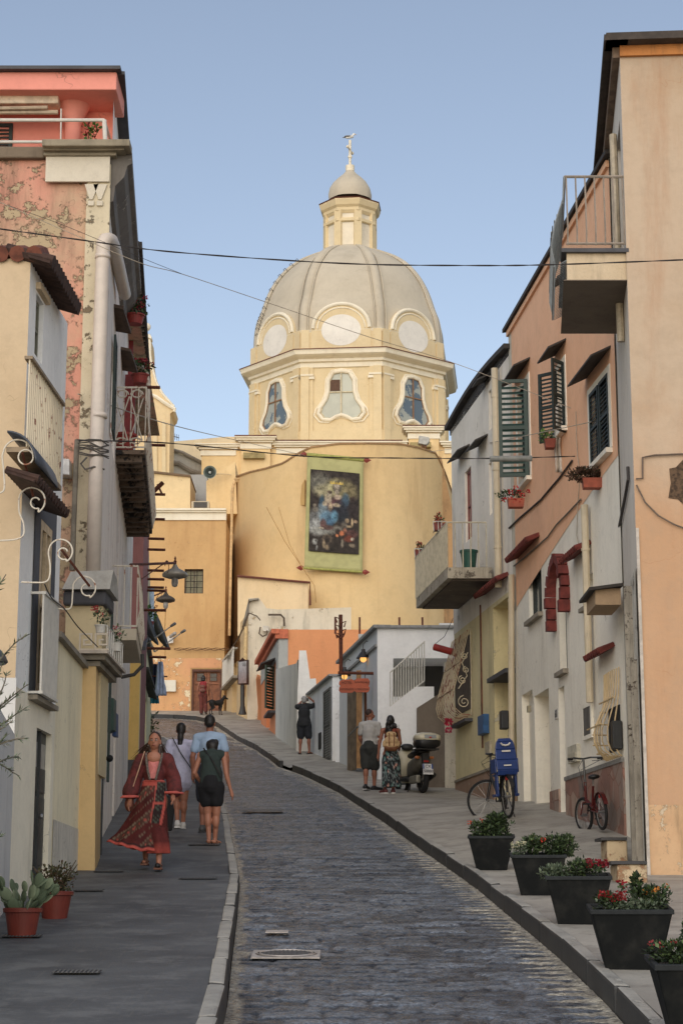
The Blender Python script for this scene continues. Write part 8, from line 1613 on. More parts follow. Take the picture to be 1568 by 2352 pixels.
# ================================================================ people
skinT = mat('skin_tan', (176, 112, 84), .55, var=.12, sc=5, bm=0); skinB = mat('skin_brown', (150, 92, 68), .55, var=.12, sc=5, bm=0)
hairB = mat('hair_black', (26, 20, 18), .5, var=.4, sc=40, bm=.3); hairBr = mat('hair_brown', (62, 38, 26), .5, var=.4, sc=40, bm=.3); hairG = mat('hair_grey', (150, 148, 144), .6, var=.4, sc=60, bm=.3)
def person(label, loc, yaw, H, J, skin, hair, female=False, face=False):
    t = thing('person', label, 'person', loc, yaw, local=True)
    S = {'pelvis': (0, 0, .52), 'chest': (0, 0, .73), 'neck': (0, .0, .83), 'head': (0, .012, .925), 'sL': (-.10, 0, .80), 'sR': (.10, 0, .80), 'eL': (-.125, -.01, .63), 'eR': (.125, -.01, .63), 'wL': (-.13, .03, .49), 'wR': (.13, .03, .49),
         'hL': (-.048, 0, .50), 'hR': (.048, 0, .50), 'kL': (-.05, .01, .275), 'kR': (.05, .01, .275), 'aL': (-.05, 0, .05), 'aR': (.05, 0, .05), 'fdir': (0, 1, 0), 'hdir': (0, 1, 0), 'fL': None, 'fR': None}
    S.update(J); j = {k: (V(v)*H if v is not None and k not in ('fdir', 'hdir', 'fL', 'fR') else v) for k, v in S.items()}
    b = MB(); k = .92 if female else 1
    b.cap(j['pelvis'], j['pelvis'].lerp(j['chest'], .55), .080*H, .066*H*k, 14); b.cap(j['pelvis'].lerp(j['chest'], .5), j['chest'], .066*H*k, .078*H*k, 14)
    sm = (j['sL']+j['sR'])/2; b.cap(j['sL'], sm, .036*H*k, .05*H*k, 10); b.cap(j['sR'], sm, .036*H*k, .05*H*k, 10); b.cap(sm, j['chest'], .055*H*k, .075*H*k, 12); b.cap(j['neck']-V((0, 0, .03*H)), j['head']-V((0, 0, .02*H)), .034*H*k, .030*H*k, 10)
    for s in 'LR':
        b.cap(j['s'+s], j['e'+s], .031*H*k, .023*H*k); b.cap(j['e'+s], j['w'+s], .0245*H*k, .0155*H*k)
        m_ = j['e'+s].lerp(j['w'+s], .3); b.cap(j['e'+s], m_, .023*H*k, .025*H*k)
        b.cap(j['h'+s], j['k'+s], .056*H, .036*H); b.cap(j['k'+s], j['a'+s], .034*H, .019*H*1.05); cf = j['k'+s].lerp(j['a'+s], .3)-V((0, .009*H, 0)); b.ell(cf, .034*H, .036*H, .07*H, 12, 8)
        fd = V(j['f'+s]) if j['f'+s] else V(j['fdir']); fd = fd.normalized(); an_ = j['a'+s]
        b.cap(an_-fd*.02*H-V((0, 0, .025*H)), an_+fd*.095*H-V((0, 0, .032*H)), .022*H, .016*H, 10)
        # hand: palm, four fingers, thumb
        d = (j['w'+s]-j['e'+s]).normalized(); sg = -1 if s == 'L' else 1; side_ = V((0, 1, 0)).cross(d); side_ = side_.normalized() if side_.length > .3 else V((1, 0, 0)); nn = d.cross(side_).normalized()
        w0 = j['w'+s]; c_ = w0+d*.028*H; b.cap(w0, w0+d*.045*H, .0165*H, .019*H, 8)
        fwd = nn if nn.y > 0 else -nn; cr = V((-sg, 0, 0))
        for q, (L1, o_) in enumerate(((.038, .016), (.043, .006), (.040, -.005), (.031, -.015))):
            p0 = w0+d*.052*H+fwd*o_*H; p1 = p0+d*L1*.55*H+cr*.003*H; p2 = p1+d*L1*.45*H+cr*.010*H; b.cap(p0, p1, .0062*H, .0056*H, 6); b.cap(p1, p2, .0056*H, .0044*H, 6)
        p0 = w0+d*.022*H+fwd*.016*H; p1 = p0+d*.022*H+fwd*.014*H+cr*.004*H; b.cap(p0, p1, .0075*H, .0065*H, 6); b.cap(p1, p1+d*.018*H+fwd*.004*H, .0062*H, .005*H, 6)
    hd = V(j['hdir']).normalized(); hc = j['head']; q = V((0, 1, 0)).rotation_difference(hd); qm = q.to_matrix()
    def hp(x, y, z): return hc+qm @ V((x*H, y*H, z*H))
    b.ell(hp(0, -.006, .012), .043*H, .053*H, .056*H, 14, 10, rot=qm); b.ell(hp(0, .012, -.022), .035*H, .038*H, .042*H, 12, 8, rot=qm)
    b.cap(hp(0, .046, .0), hp(0, .060, -.016), .006*H, .009*H, 6); b.ell(hp(0, .05, -.035), .014*H, .008*H, .006*H, 8, 6, rot=qm)
    for sg in (-1, 1): b.ell(hp(sg*.043, -.004, -.008), .007*H, .012*H, .018*H, 8, 6, rot=qm)
    b.build('body', skin, t, local=True, remesh=.0085)
    if face:
        for sg in (-1, 1):
            e_ = MB().ell(hp(sg*.0175, .0475, .002), .009*H, .006*H, .0048*H, 10, 6, rot=qm).build('eye', mat('eye_white', (190, 184, 176), .4), t, local=True); MB().ell(hp(sg*.0175, .0528, .002), .0042*H, .003*H, .0042*H, 8, 6, rot=qm).build('iris', mat('iris_dark', (40, 24, 18), .3), e_, local=True)
            MB().cap(hp(sg*.010, .052, .0125), hp(sg*.027, .046, .0135), .0028*H, .0018*H, 6).build('eyebrow', hairBr, t, local=True)
        MB().ell(hp(0, .0535, -.036), .0125*H, .005*H, .004*H, 10, 6, rot=qm).build('lips', mat('lips', (150, 70, 62), .5), t, local=True)
    return t, j, hp, H
FT = bpy.data.textures.new('folds', 'CLOUDS'); FT.noise_scale = .11; FT.noise_depth = 2
def cloth3(t, name, m, caps, vox=.011, ells=(), sub=None, lofts=()):
    b = MB()
    for L_ in lofts: b.loft(L_, 24)
    for p, q, r1, r2 in caps: b.cap(p, q, r1, r2, 14)
    for c_, rx, ry, rz_ in ells: b.ell(c_, rx, ry, rz_, 16, 10)
    o = b.build(name, m, sub or t, local=True, remesh=vox)
    if vox > .0095: d = o.modifiers.new('f', 'DISPLACE'); d.texture = FT; d.strength = .020; d.mid_level = .5
    return o
def top(t, j, H, m, sleeve=.55, name='tshirt', k=1., low=.50, r=.012, loose=0):
    P, C = j['pelvis'], j['chest']; sm = (j['sL']+j['sR'])/2; hz = P+V((0, 0, (low-.54)*H)); mid = P.lerp(C, .5); LF = [[(hz, (.096+loose)*H*k, (.078+loose)*H*k), (hz.lerp(mid, .5), (.092+loose)*H*k, (.076+loose)*H*k), (mid, .084*H*k, .070*H*k), (C, .088*H*k, .07*H*k)]]; f_ = .22 if not sleeve else 0
    caps = [(mid, C, .074*H*k, .084*H*k), (C, sm, .084*H*k, .056*H*k), (j['sL'].lerp(sm, f_), sm, .038*H*k, .054*H*k), (j['sR'].lerp(sm, f_), sm, .038*H*k, .054*H*k)]
    if sleeve:
        for s in 'LR': e = j['s'+s].lerp(j['e'+s], sleeve) if sleeve <= 1 else j['e'+s].lerp(j['w'+s], sleeve-1); 
        for s in 'LR':
            if sleeve <= 1: caps.append((j['s'+s], j['s'+s].lerp(j['e'+s], sleeve), .036*H*k, .037*H*k))
            else: caps += [(j['s'+s], j['e'+s], .042*H*k, .036*H*k), (j['e'+s], j['e'+s].lerp(j['w'+s], sleeve-1), .036*H*k, .031*H*k)]
    return cloth3(t, name, m, caps, lofts=LF)
def shorts(t, j, H, m, frac=.8, name='shorts', r=.068):
    P = j['pelvis']; caps = [(P-V((0, 0, .01*H)), P+V((0, 0, .035*H)), .102*H, .092*H)]
    for s in 'LR': caps.append((j['h'+s], j['h'+s].lerp(j['k'+s], frac), r*1.05*H, (r-.008)*H))
    return cloth3(t, name, m, caps)
def shoes(t, j, H, m, name='shoe', sole=None, sand=False):
    for s in 'LR':
        fd = V(j['f'+s]) if j['f'+s] else V(j['fdir']); fd = fd.normalized(); a = j['a'+s]
        if sand:
            b = MB(); sdv = V((-fd.y, fd.x, 0)); b.obox(a-fd*.045*H-sdv*.026*H-V((0, 0, .057*H)), fd*.155*H, sdv*.052*H, (0, 0, .012*H)); b.tube([a+fd*.06*H-sdv*.027*H-V((0, 0, .05*H)), a+fd*.055*H-V((0, 0, .012*H)), a+fd*.06*H+sdv*.027*H-V((0, 0, .05*H))], .006*H, 5); b.tube([a-sdv*.025*H-V((0, 0, .03*H)), a-fd*.03*H-V((0, 0, .005*H)), a+sdv*.025*H-V((0, 0, .03*H))], .005*H, 5); b.build('sandal', m, t, local=True)
        else:
            cloth3(t, name, m, [(a-fd*.022*H-V((0, 0, .024*H)), a+fd*.10*H-V((0, 0, .030*H)), .030*H, .024*H), (a-fd*.01*H-V((0, 0, .02*H)), a+V((0, 0, .0)), .028*H, .024*H)], .009)
            if sole: sdv = V((-fd.y, fd.x, 0)); MB().obox(a-fd*.05*H-sdv*.028*H-V((0, 0, .060*H)), fd*.175*H, sdv*.056*H, (0, 0, .018*H)).build('sole', sole, t, local=True, bevel=.008)
def hairshape(t, hp, H, m, ells, name='hair', vox=.012):
    b = MB()
    for x, y, z, rx, ry, rz_ in ells: b.ell(hp(x, y, z), rx*H, ry*H, rz_*H, 14, 10)
    return b.build(name, m, t, local=True, remesh=vox)
SKULL = (0, -.012, .022, .048, .056, .054)
def strands(t, m, roots, d, L, n, r, spread, seed=1):
    random.seed(seed); b = MB()
    for _ in range(n):
        p = V(random.choice(roots))+V((random.gauss(0, spread), random.gauss(0, spread), random.gauss(0, spread*.6))); dd = V(d)+V((random.gauss(0, .18), random.gauss(0, .18), random.gauss(0, .15))); l = L*random.uniform(.6, 1.1); pts = [p]
        for i in range(5): dd = dd+V((random.gauss(0, .12), random.gauss(0, .12), -.12)); p = p+dd.normalized()*l/5; pts.append(p)
        b.tube(pts, [r, r, r, r*.8, r*.5, r*.2], 4)
    return b.build('hair_strands', m, t, local=True)
def G(x, y, Y=None):
    g = gh(x, y) if Y is None else at(x, y, Y); return (g.x, g.y, zg(g.y))
# 1 ---- woman in the red robe, walking toward us
g = G(350, 1998); H = 1.66
t, j, hp, H = person('woman in a flowing dark red robe with coral trim facing the camera', g, R(180), H,
    {'kL': (-.05, .03, .275), 'aL': (-.055, .09, .055), 'kR': (.05, .03, .28), 'aR': (.06, -.09, .09), 'eL': (-.140, -.01, .65), 'wL': (-.145, .05, .54), 'eR': (.145, .0, .64), 'wR': (.165, .05, .50), 'hdir': (.05, 1, .06), 'head': (.0, .015, .925)}, skinT, hairBr, True, True)
random.seed(4)
hairshape(t, hp, H, hairBr, [(0, -.014, .026, .047, .05, .050), (0, -.035, -.02, .048, .035, .06), (.035, -.025, -.045, .022, .025, .06), (-.035, -.025, -.04, .022, .025, .055), (.03, -.02, -.09, .022, .022, .05), (-.035, -.02, -.09, .02, .022, .045)])
strands(t, hairBr, [hp(.045, -.02, -.01), hp(.05, -.02, -.05), hp(.04, -.03, -.08)], (1.1, 0, -.9), .26, 60, .004, .012, 5); strands(t, hairBr, [hp(-.045, -.02, -.02), hp(-.045, -.02, -.07)], (-.5, 0, -1), .2, 40, .004, .01, 6)
RC = {k: lin(v) for k, v in dict(dark=(74, 24, 22), mar=(98, 34, 30), brn=(84, 58, 46), cor=(190, 78, 66), stripe=(124, 108, 86), blk=(44, 28, 28), pink=(206, 120, 112), grn=(96, 108, 90)).items()}
def mixl(a, b, f): return tuple(a[i]+(b[i]-a[i])*f for i in range(3))
# skirt (local x: +x is image left because she faces us)
W0 = .635*H
rings = []; nR = 34
for i in range(nR+1):
    v = i/nR; z = W0-(W0-.13*H)*v; cx = .085*v**1.6*H; rx = (.078+.115*v**1.25)*H; ry = (.062+.085*v)*H
    fn = (lambda v: (lambda a: 1+v*(.10*math.sin(a*5+2*v)+.07*math.sin(a*9+1)+.14*max(0, math.cos(a))**3)))(v)
    rings.append((V((cx, .02*math.sin(v*6)*H, z)), rx, ry, fn))
def skirtc(p, a, v):
    x, z = p.x/H, p.z/H; hem = .135
    if v > .965: return RC['cor']
    if .94 < v: return RC['blk']
    n_ = N.noise(p*9)
    if a > 3.4 or a < 3.0: pass
    fx = x-.085*v**1.6
    front = p.y > 0
    if front and -.105 < fx < -.088 and v < .62: return RC['cor']
    if front and fx <= -.105: return mixl(RC['dark'], RC['mar'], .5+n_)
    if front and fx <= -.02 and v < .60:
        if abs(((v*6.2) % 1)-.5) > .46 or (fx > -.028): return RC['cor']
        return mixl(RC['blk'], RC['grn'], .5*(math.sin(x*190)*math.sin(z*190) > .25)+.0)
    if front and v < .06: return RC['cor']
    s_ = (x*.9+z*1.0)*16; f = s_-math.floor(s_); band = math.floor(s_) % 3
    c = mixl(RC['dark'], RC['mar'], .5+n_)
    if band == 0: c = RC['brn'] if f < .8 else RC['stripe']
    if band == 0 and .25 < f < .5 and math.sin(x*160) > .2: c = RC['cor']
    if f > .93 or (band == 0 and f < .07): c = RC['stripe']
    return mixl(c, RC['dark'], .3+.3*n_)
b = MB(); b.loft(rings, 96, False, skirtc)
for p in b.v: vv = max(0, (W0-p.z)/W0); p.z += vv**2*(.42*max(0, p.x-.12)+.012*math.sin(p.x*40)); 
robe = b.build('robe_skirt', vmat('robe_fabric', .85, .15, 30, .1), t, local=True, vc=True, smooth=True, solid=.008)
b = MB().loft([(V((-.03*H, .045*H, .30*H)), .055*H, .05*H), (V((-.05*H, .06*H, .2*H)), .07*H, .055*H, lambda a: 1+.1*math.sin(a*5)), (V((-.05*H, .07*H, .115*H)), .078*H, .06*H, lambda a: 1+.14*math.sin(a*5))], 40, False, lambda p, a, v: RC['cor'] if v > .82 else mixl(RC['mar'], RC['dark'], .5+N.noise(p*20))); b.build('robe_flounce', vmat('robe_fabric'), t, local=True, vc=True, smooth=True, solid=.006)
redf = mat('robe_red', (106, 36, 34), .85, var=.35, sc=14, c2=(78, 28, 26), bm=.05); corf = mat('robe_coral', (214, 92, 80), .85, bm=0)
P_, C_ = j['pelvis'], j['chest']; sm = (j['sL']+j['sR'])/2
cloth3(t, 'robe_top', redf, [(P_+V((0, 0, .10*H)), C_-V((0, 0, .03*H)), .066*H, .084*H), (C_-V((0, 0, .03*H)), sm-V((0, -.0, .02*H)), .084*H, .058*H), (j['sL'], j['sL'].lerp(sm, .45), .040*H, .048*H), (j['sR'], j['sR'].lerp(sm, .45), .040*H, .048*H),
    (j['sL'], j['eL'], .042*H, .056*H), (j['sR'], j['eR'], .042*H, .056*H), (j['eL'], j['eL'].lerp(j['wL'], .62)-V((.01*H, 0, .01)), .054*H, .060*H), (j['eR'], j['eR'].lerp(j['wR'], .55)+V((.01*H, 0, -.01)), .054*H, .062*H)])
for s in 'LR':
    e = j['e'+s].lerp(j['w'+s], .66)-V((0, 0, .03*H)); sg = -1 if s == 'L' else 1
    MB().loft([(e+V((0, 0, .012*H)), .060*H, .052*H, lambda a: 1+.06*math.sin(a*4)), (e-V((-sg*.008*H, 0, .006*H)), .066*H, .056*H, lambda a: 1+.13*math.sin(a*4+1))], 32, False).build('sleeve_trim', corf, t, local=True, smooth=True, solid=.005)
# v-neck inset and grey bands
fy = .083*H
MB().add([(-.042*H, fy*.62, .80*H), (.042*H, fy*.62, .80*H), (.026*H, fy+.016*H, .65*H), (-.026*H, fy+.016*H, .65*H), (0, fy+.012*H, .73*H)], [[0, 4, 3], [0, 1, 4], [1, 2, 4], [4, 2, 3]]).build('coral_camisole', mat('camisole', (216, 120, 112), .8), t, local=True, solid=.012)
MB().ell((0, fy*.62, .805*H), .052*H, .03*H, .045*H, 14, 10).build('neckline', skinT, t, local=True)
for sg in (-1, 1): MB().tube([(sg*.058*H, fy*.45, .835*H), (sg*.052*H, fy*.85, .78*H), (sg*.036*H, fy+.014*H, .70*H), (sg*.020*H, fy+.016*H, .64*H)], .009*H, 8).build('neck_band', mat('band_grey', (112, 100, 90), .8, sc=60, var=.5), t, local=True)
cloth3(t, 'waist_sash', corf, [((-.04*H, .03*H, .635*H), (.04*H, .03*H, .635*H), .022*H, .022*H)], .008, [((0, .01*H, .635*H), .082*H, .066*H, .014*H)])
MB().tube([(-.0, .07*H, .755*H), (0, .075*H, .75*H)], .004*H, 6).build('pendant', mat('gold', (190, 150, 80), .3, .8), t, local=True)
bag = MB(); bag.ell(j['wR']+V((.01*H, -.04*H, -.03*H)), .035*H, .02*H, .055*H, 12, 8); bo = bag.build('shoulder_bag', mat('bag_brown', (110, 52, 36), .6), t, local=True)
MB().tube([j['sR']+V((-.03*H, .04*H, .05*H)), j['sR']+V((.01*H, .075*H, -.1*H)), j['wR']+V((-.02*H, .02*H, .09*H)), j['wR']+V((0, -.03*H, .02*H))], .004*H, 6).build('bag_strap', mat('strap_tan', (196, 150, 116), .6), bo, local=True)
shoes(t, j, H, mat('sandal_tan', (120, 70, 46), .6), sand=True)
cloth3(t, 'slip_shoe', mat('slip_black', (24, 22, 22), .5), [(j['aL']-V((0, .01*H, .034*H)), j['aL']+V((0, .10*H, -.03*H)), .022*H, .020*H)], .008)
for sg in (-1, 1): MB().ell(hp(sg*.047, .0, -.03), .004*H, .004*H, .006*H, 8, 6).build('earring', mat('silver', (200, 196, 190), .3, .8), t, local=True)
# 2 ---- woman in the pale tunic
g = G(412, 1903); t, j, hp, H = person('woman with a black ponytail in a pale lilac shirt dress and white sneakers walking away', g, R(6), 1.62,
    {'kL': (-.03, .05, .275), 'aL': (-.02, -.04, .06), 'kR': (.04, .0, .275), 'aR': (.035, .02, .05), 'eL': (-.135, -.01, .64), 'wL': (-.125, .07, .54), 'eR': (.14, -.02, .64), 'wR': (.13, .06, .53)}, skinT, hairB, True)
lil = mat('lilac_cotton', (188, 188, 214), .85, var=.1, sc=12, bm=.2); top(t, j, H, lil, 1.5, 'shirt_dress', .98, .47, loose=.012)
cloth3(t, 'dress_hem', lil, [((0, 0, .50*H), (0, 0, .43*H), .096*H, .106*H), ((-.03*H, 0, .46*H), (.03*H, 0, .42*H), .08*H, .085*H)])
hairshape(t, hp, H, hairB, [SKULL, (0, -.03, -.0, .046, .04, .05), (0, -.05, -.02, .03, .03, .04), (-.004, -.055, -.07, .032, .026, .06), (-.006, -.055, -.13, .028, .022, .055), (-.01, -.05, -.175, .018, .016, .04)])
MB().tube([j['sL']+V((.02*H, -.05*H, .05*H)), (0, -.095*H, .70*H), (.10*H, -.06*H, .56*H)], .005*H, 6).build('bag_strap', blk, t, local=True)
bb_ = MB().add([(-.02, 0, 0)], []) if 0 else MB(); bb_.prism([V((-.13*H, -.02, .50*H)), V((-.08*H, -.02, .50*H)), V((-.06*H, -.02, .30*H)), V((-.15*H, -.02, .30*H))], (0, .06, 0))
shoes(t, j, H, mat('sneaker_white', (214, 212, 206), .6), 'sneaker', mat('sole_white', (220, 218, 212)))
tt = MB(); q = at(384, 1868, 27.2); tt.prism([q+V((-.10, 0, .24)), q+V((.03, 0, .26)), q+V((.10, 0, .05)), q+V((.07, 0, -.25)), q+V((-.10, 0, -.24))], (0, .1, 0)); 
ob = tt.build('tote_bag', mat('tote_black', (24, 23, 24), .8), None, bevel=.02); tag(ob, 'black fabric tote bag hanging beside the woman in the lilac dress', 'bag')
# 3 ---- woman in dark green sleeveless top, bending slightly
g = G(483, 1939); t, j, hp, H = person('woman in a dark green sleeveless top and black shorts, head bowed', g, R(-4), 1.56,
    {'chest': (-.01, .035, .73), 'neck': (-.01, .075, .80), 'head': (-.01, .13, .865), 'sL': (-.105, .04, .79), 'sR': (.105, .04, .79), 'eL': (-.155, .02, .63), 'wL': (-.10, .10, .54), 'eR': (.135, .0, .62), 'wR': (.175, .02, .475),
     'kL': (-.03, .02, .275), 'aL': (-.012, .0, .05), 'kR': (.05, .01, .275), 'aR': (.035, .05, .05), 'hdir': (0, 1, -.35), 'fR': (.35, 1, 0)}, skinT, hairB, True)
P_, C_ = j['pelvis'], j['chest']; sm = (j['sL']+j['sR'])/2; grnT = mat('top_green', (44, 58, 54), .9, var=.2, sc=10, bm=.2)
cloth3(t, 'sleeveless_top', grnT, [(P_.lerp(C_, .5), C_, .088*H, .092*H), (C_, sm, .090*H, .062*H), (j['sL'].lerp(sm, .25), sm, .046*H, .058*H), (j['sR'].lerp(sm, .25), sm, .046*H, .058*H), (sm, j['neck'], .055*H, .040*H)], lofts=[[(P_-V((0, 0, .01*H)), .106*H, .09*H), (P_.lerp(C_, .3), .100*H, .088*H), (P_.lerp(C_, .7), .094*H, .084*H)]])
shorts(t, j, H, mat('shorts_black', (20, 20, 24), .9), .55, r=.072); MB().tube([j['sL']+V((.03*H, -.03*H, .06*H)), C_+V((.03*H, -.10*H, .0)), P_+V((.10*H, -.06*H, .06*H))], .007*H, 6).build('bag_strap', blk, t, local=True)
hairshape(t, hp, H, hairB, [SKULL, (0, -.03, -.0, .056, .048, .054), (.0, -.03, -.035, .048, .036, .03), (.03, -.03, .03, .03, .03, .04), (-.03, -.02, .02, .03, .03, .04)])
shoes(t, j, H, mat('sandal_black', (26, 24, 24), .7), sand=True)
# 4 ---- man in pale blue tee
g = at(478, 1921, 28.3); t, j, hp, H = person('man in a pale blue t-shirt walking away behind the woman in green', (g.x, g.y, zg(g.y)), R(-3), 1.76,
    {'sL': (-.104, 0, .80), 'sR': (.104, 0, .80), 'eR': (.15, -.01, .64), 'wR': (.155, .03, .50), 'eL': (-.14, -.01, .64), 'wL': (-.14, .03, .5)}, skinB, hairB)
top(t, j, H, mat('tee_blue', (150, 176, 206), .9, var=.12, sc=6, bm=.2), .62, 'tshirt', 1.05); shorts(t, j, H, mat('shorts_navy', (40, 44, 58), .9), .9)
hairshape(t, hp, H, hairB, [(0, -.014, .024, .049, .054, .050), (0, -.036, .0, .043, .034, .042)]); shoes(t, j, H, mat('shoe_grey', (70, 70, 70)), 'shoe', blk)
# 5 ---- man in grey tee by the gate
g = G(849, 1816); t, j, hp, H = person('man in a pale grey t-shirt and dark shorts looking to his right', g, R(-12), 1.68,
    {'hdir': (1, .35, -.02), 'eL': (-.125, .03, .64), 'wL': (-.10, .11, .56), 'eR': (.125, .01, .62), 'wR': (.11, .0, .49), 'kL': (-.045, .0, .275), 'aL': (-.04, -.06, .06), 'kR': (.05, .04, .275), 'aR': (.05, .03, .05), 'fR': (.8, .7, 0), 'fL': (.15, 1, 0)}, skinB, hairB, False, False)
top(t, j, H, mat('tee_grey', (176, 174, 170), .9, var=.12, sc=6, bm=.2), .6, 'tshirt', 1.06); shorts(t, j, H, mat('shorts_dark', (50, 52, 50), .9), .88, r=.074)
hairshape(t, hp, H, mat('hair_short', (56, 40, 34), .7), [(0, -.012, .022, .0455, .054, .0505)]); shoes(t, j, H, mat('shoe_black', (24, 24, 26), .6), 'shoe', mat('sole_grey', (150, 150, 150)))
MB().cap(j['eR']+V((-.05, -.02, -.01)), j['eR']+V((.05, -.03, .02)), .022, .03, 10).build('white_elbow_band', whmet, t, local=True)
# 6 ---- woman with backpack and leaf skirt
g = G(897, 1822); t, j, hp, H = person('woman with long curly black hair, tan backpack and long dark leaf print skirt', g, R(4), 1.56,
    {'eL': (-.14, .0, .64), 'wL': (-.155, .02, .50), 'eR': (.13, .03, .65), 'wR': (.13, .13, .60), 'kL': (-.05, .03, .275), 'aL': (-.075, .0, .05), 'aR': (.03, .0, .05), 'fL': (-.5, 1, 0)}, skinB, hairB, True)
top(t, j, H, mat('vest_red', (150, 70, 50), .9), 0, 'vest_top', .95)
def leafc(p, a, v):
    n_ = N.noise(V((p.x*16, p.y*16, p.z*11))); m_ = N.noise(V((p.x*22+4, p.y*22, p.z*17+3))); s_ = abs(math.sin(p.x*60+p.z*50+6*n_))
    c = lin((34, 38, 42))
    if abs(m_) < .10 and s_ > .2: c = lin((120, 132, 132))
    if n_ > .22 and m_ > .12: c = lin((84, 130, 124))
    if n_ < -.32 and m_ < -.1: c = lin((196, 140, 124))
    return c
rings = []
for i in range(31): v = i/30; rings.append((V((.012*v*H, 0, (.585-.51*v)*H)), (.070+.05*min(1, v*3)-.008*v+.01*v*v)*H, (.062+.035*min(1, v*3))*H, (lambda v: (lambda a: 1+.05*v*math.sin(a*6)+.03*math.sin(a*3+v*3)))(v)))
MB().loft(rings, 80, False, leafc).build('leaf_print_skirt', vmat('skirt_fabric', .85, .15, 30, .1), t, local=True, vc=True, smooth=True, solid=.006)
tan = mat('canvas_tan', (196, 160, 112), .85, var=.15, sc=14); lth = mat('leather_brown', (128, 78, 46), .6, var=.2)
bp = cloth3(t, 'backpack', tan, [((-.035*H, -.10*H, .60*H), (.035*H, -.10*H, .60*H), .055*H, .055*H), ((-.04*H, -.11*H, .66*H), (.04*H, -.11*H, .66*H), .052*H, .052*H), ((-.03*H, -.10*H, .74*H), (.03*H, -.10*H, .74*H), .04*H, .04*H), ((-.085*H, -.10*H, .60*H), (-.085*H, -.10*H, .64*H), .028*H, .026*H), ((.085*H, -.10*H, .60*H), (.085*H, -.10*H, .64*H), .028*H, .026*H)], .01)
cloth3(t, 'leather_base', lth, [((-.045*H, -.10*H, .575*H), (.045*H, -.10*H, .575*H), .05*H, .05*H)], .01, (), bp)
for sg in (-1, 1): MB().tube([(sg*.03*H, -.150*H, .755*H), (sg*.032*H, -.168*H, .70*H), (sg*.032*H, -.170*H, .64*H), (sg*.03*H, -.158*H, .59*H)], .007*H, 6).build('leather_strap', lth, bp, local=True)
random.seed(8)
hairshape(t, hp, H, hairB, [SKULL, (0, -.03, 0, .055, .045, .055)]+[(random.uniform(-.05, .055), -.035-random.uniform(0, .04), -.03-.012*k, .028, .026, .035) for k in range(14)]+[(.062, -.02, -.10, .018, .018, .05), (-.055, -.02, -.12, .02, .02, .06), (.065, -.01, -.17, .012, .014, .045)], vox=.010)
strands(t, hairB, [hp(.06, -.03, -.05), hp(.06, -.03, -.12), hp(-.05, -.03, -.1), hp(0, -.06, -.12)], (.25, -.1, -1), .2, 70, .0035, .02, 9)
shoes(t, j, H, mat('sneaker_maroon', (96, 40, 38), .6), 'sneaker', mat('sole_white', (220, 218, 212)))
# 7 ---- photographer
g = G(698, 1731, 52.2); t, j, hp, H = person('grey haired man in black raising both arms to take a photograph', g, R(-8), 1.62,
    {'sL': (-.125, .02, .81), 'sR': (.125, .02, .82), 'eL': (-.14, .14, .84), 'wL': (-.06, .16, .93), 'eR': (.20, .12, .865), 'wR': (.10, .14, .95), 'kL': (-.06, .01, .275), 'kR': (.08, .01, .275), 'hL': (-.055, 0, .5), 'hR': (.055, 0, .5), 'aL': (-.07, 0, .05), 'aR': (.09, .0, .05), 'fL': (-.3, 1, 0), 'fR': (.4, 1, 0)}, skinB, hairG)
bt = mat('tee_black', (34, 36, 40), .9, var=.2, sc=6, bm=.2); top(t, j, H, bt, .55, 'tshirt', 1.2, .49, loose=.01); shorts(t, j, H, mat('shorts_darkblue', (34, 38, 46), .9), .85, r=.074)
hairshape(t, hp, H, hairG, [(0, -.012, .02, .050, .056, .052), (0, -.036, -.01, .046, .034, .045)]); shoes(t, j, H, mat('sandal_black', (26, 24, 24), .7), sand=True)
cm = MB().box(-.07, .07, .26, .34, 1.50, 1.58); ob = cm.build('pocket_camera', blk, t, local=True)
# 8 ---- woman with dog
g = G(466, 1641, 73.6); g = (g[0], 73.6, zg(73.6)); t, j, hp, H = person('woman in dark red trousers walking a black dog toward the door', g, R(-6), 1.56,
    {'kL': (-.04, .0, .275), 'aL': (-.035, .0, .05), 'kR': (.06, .03, .275), 'aR': (.085, -.06, .07), 'eL': (-.135, .0, .64), 'wL': (-.14, .05, .52), 'eR': (.13, .04, .64), 'wR': (.12, .12, .55)}, skinB, hairB, True)
rd = mat('trousers_darkred', (104, 44, 36), .9, var=.3, sc=8); top(t, j, H, mat('top_red', (150, 40, 44), .9), 0, 'top', .95)
cloth3(t, 'trousers', rd, [(j['pelvis'], j['pelvis']+V((0, 0, .04*H)), .085*H, .075*H)]+[(j['h'+s], j['k'+s], .062*H, .052*H) for s in 'LR']+[(j['k'+s], j['a'+s]+V((0, 0, .02*H)), .052*H, .050*H) for s in 'LR'])
cloth3(t, 'backpack', mat('pack_brown', (120, 70, 58), .8), [((-.03*H, -.1*H, .60*H), (.03*H, -.1*H, .60*H), .05*H, .05*H), ((-.025*H, -.1*H, .70*H), (.025*H, -.1*H, .70*H), .045*H, .045*H)])
hairshape(t, hp, H, hairB, [SKULL, (0, -.03, -.0, .062, .05, .06), (0, -.03, -.05, .06, .045, .035)]); shoes(t, j, H, mat('shoe_brown', (60, 40, 34), .7), 'shoe')
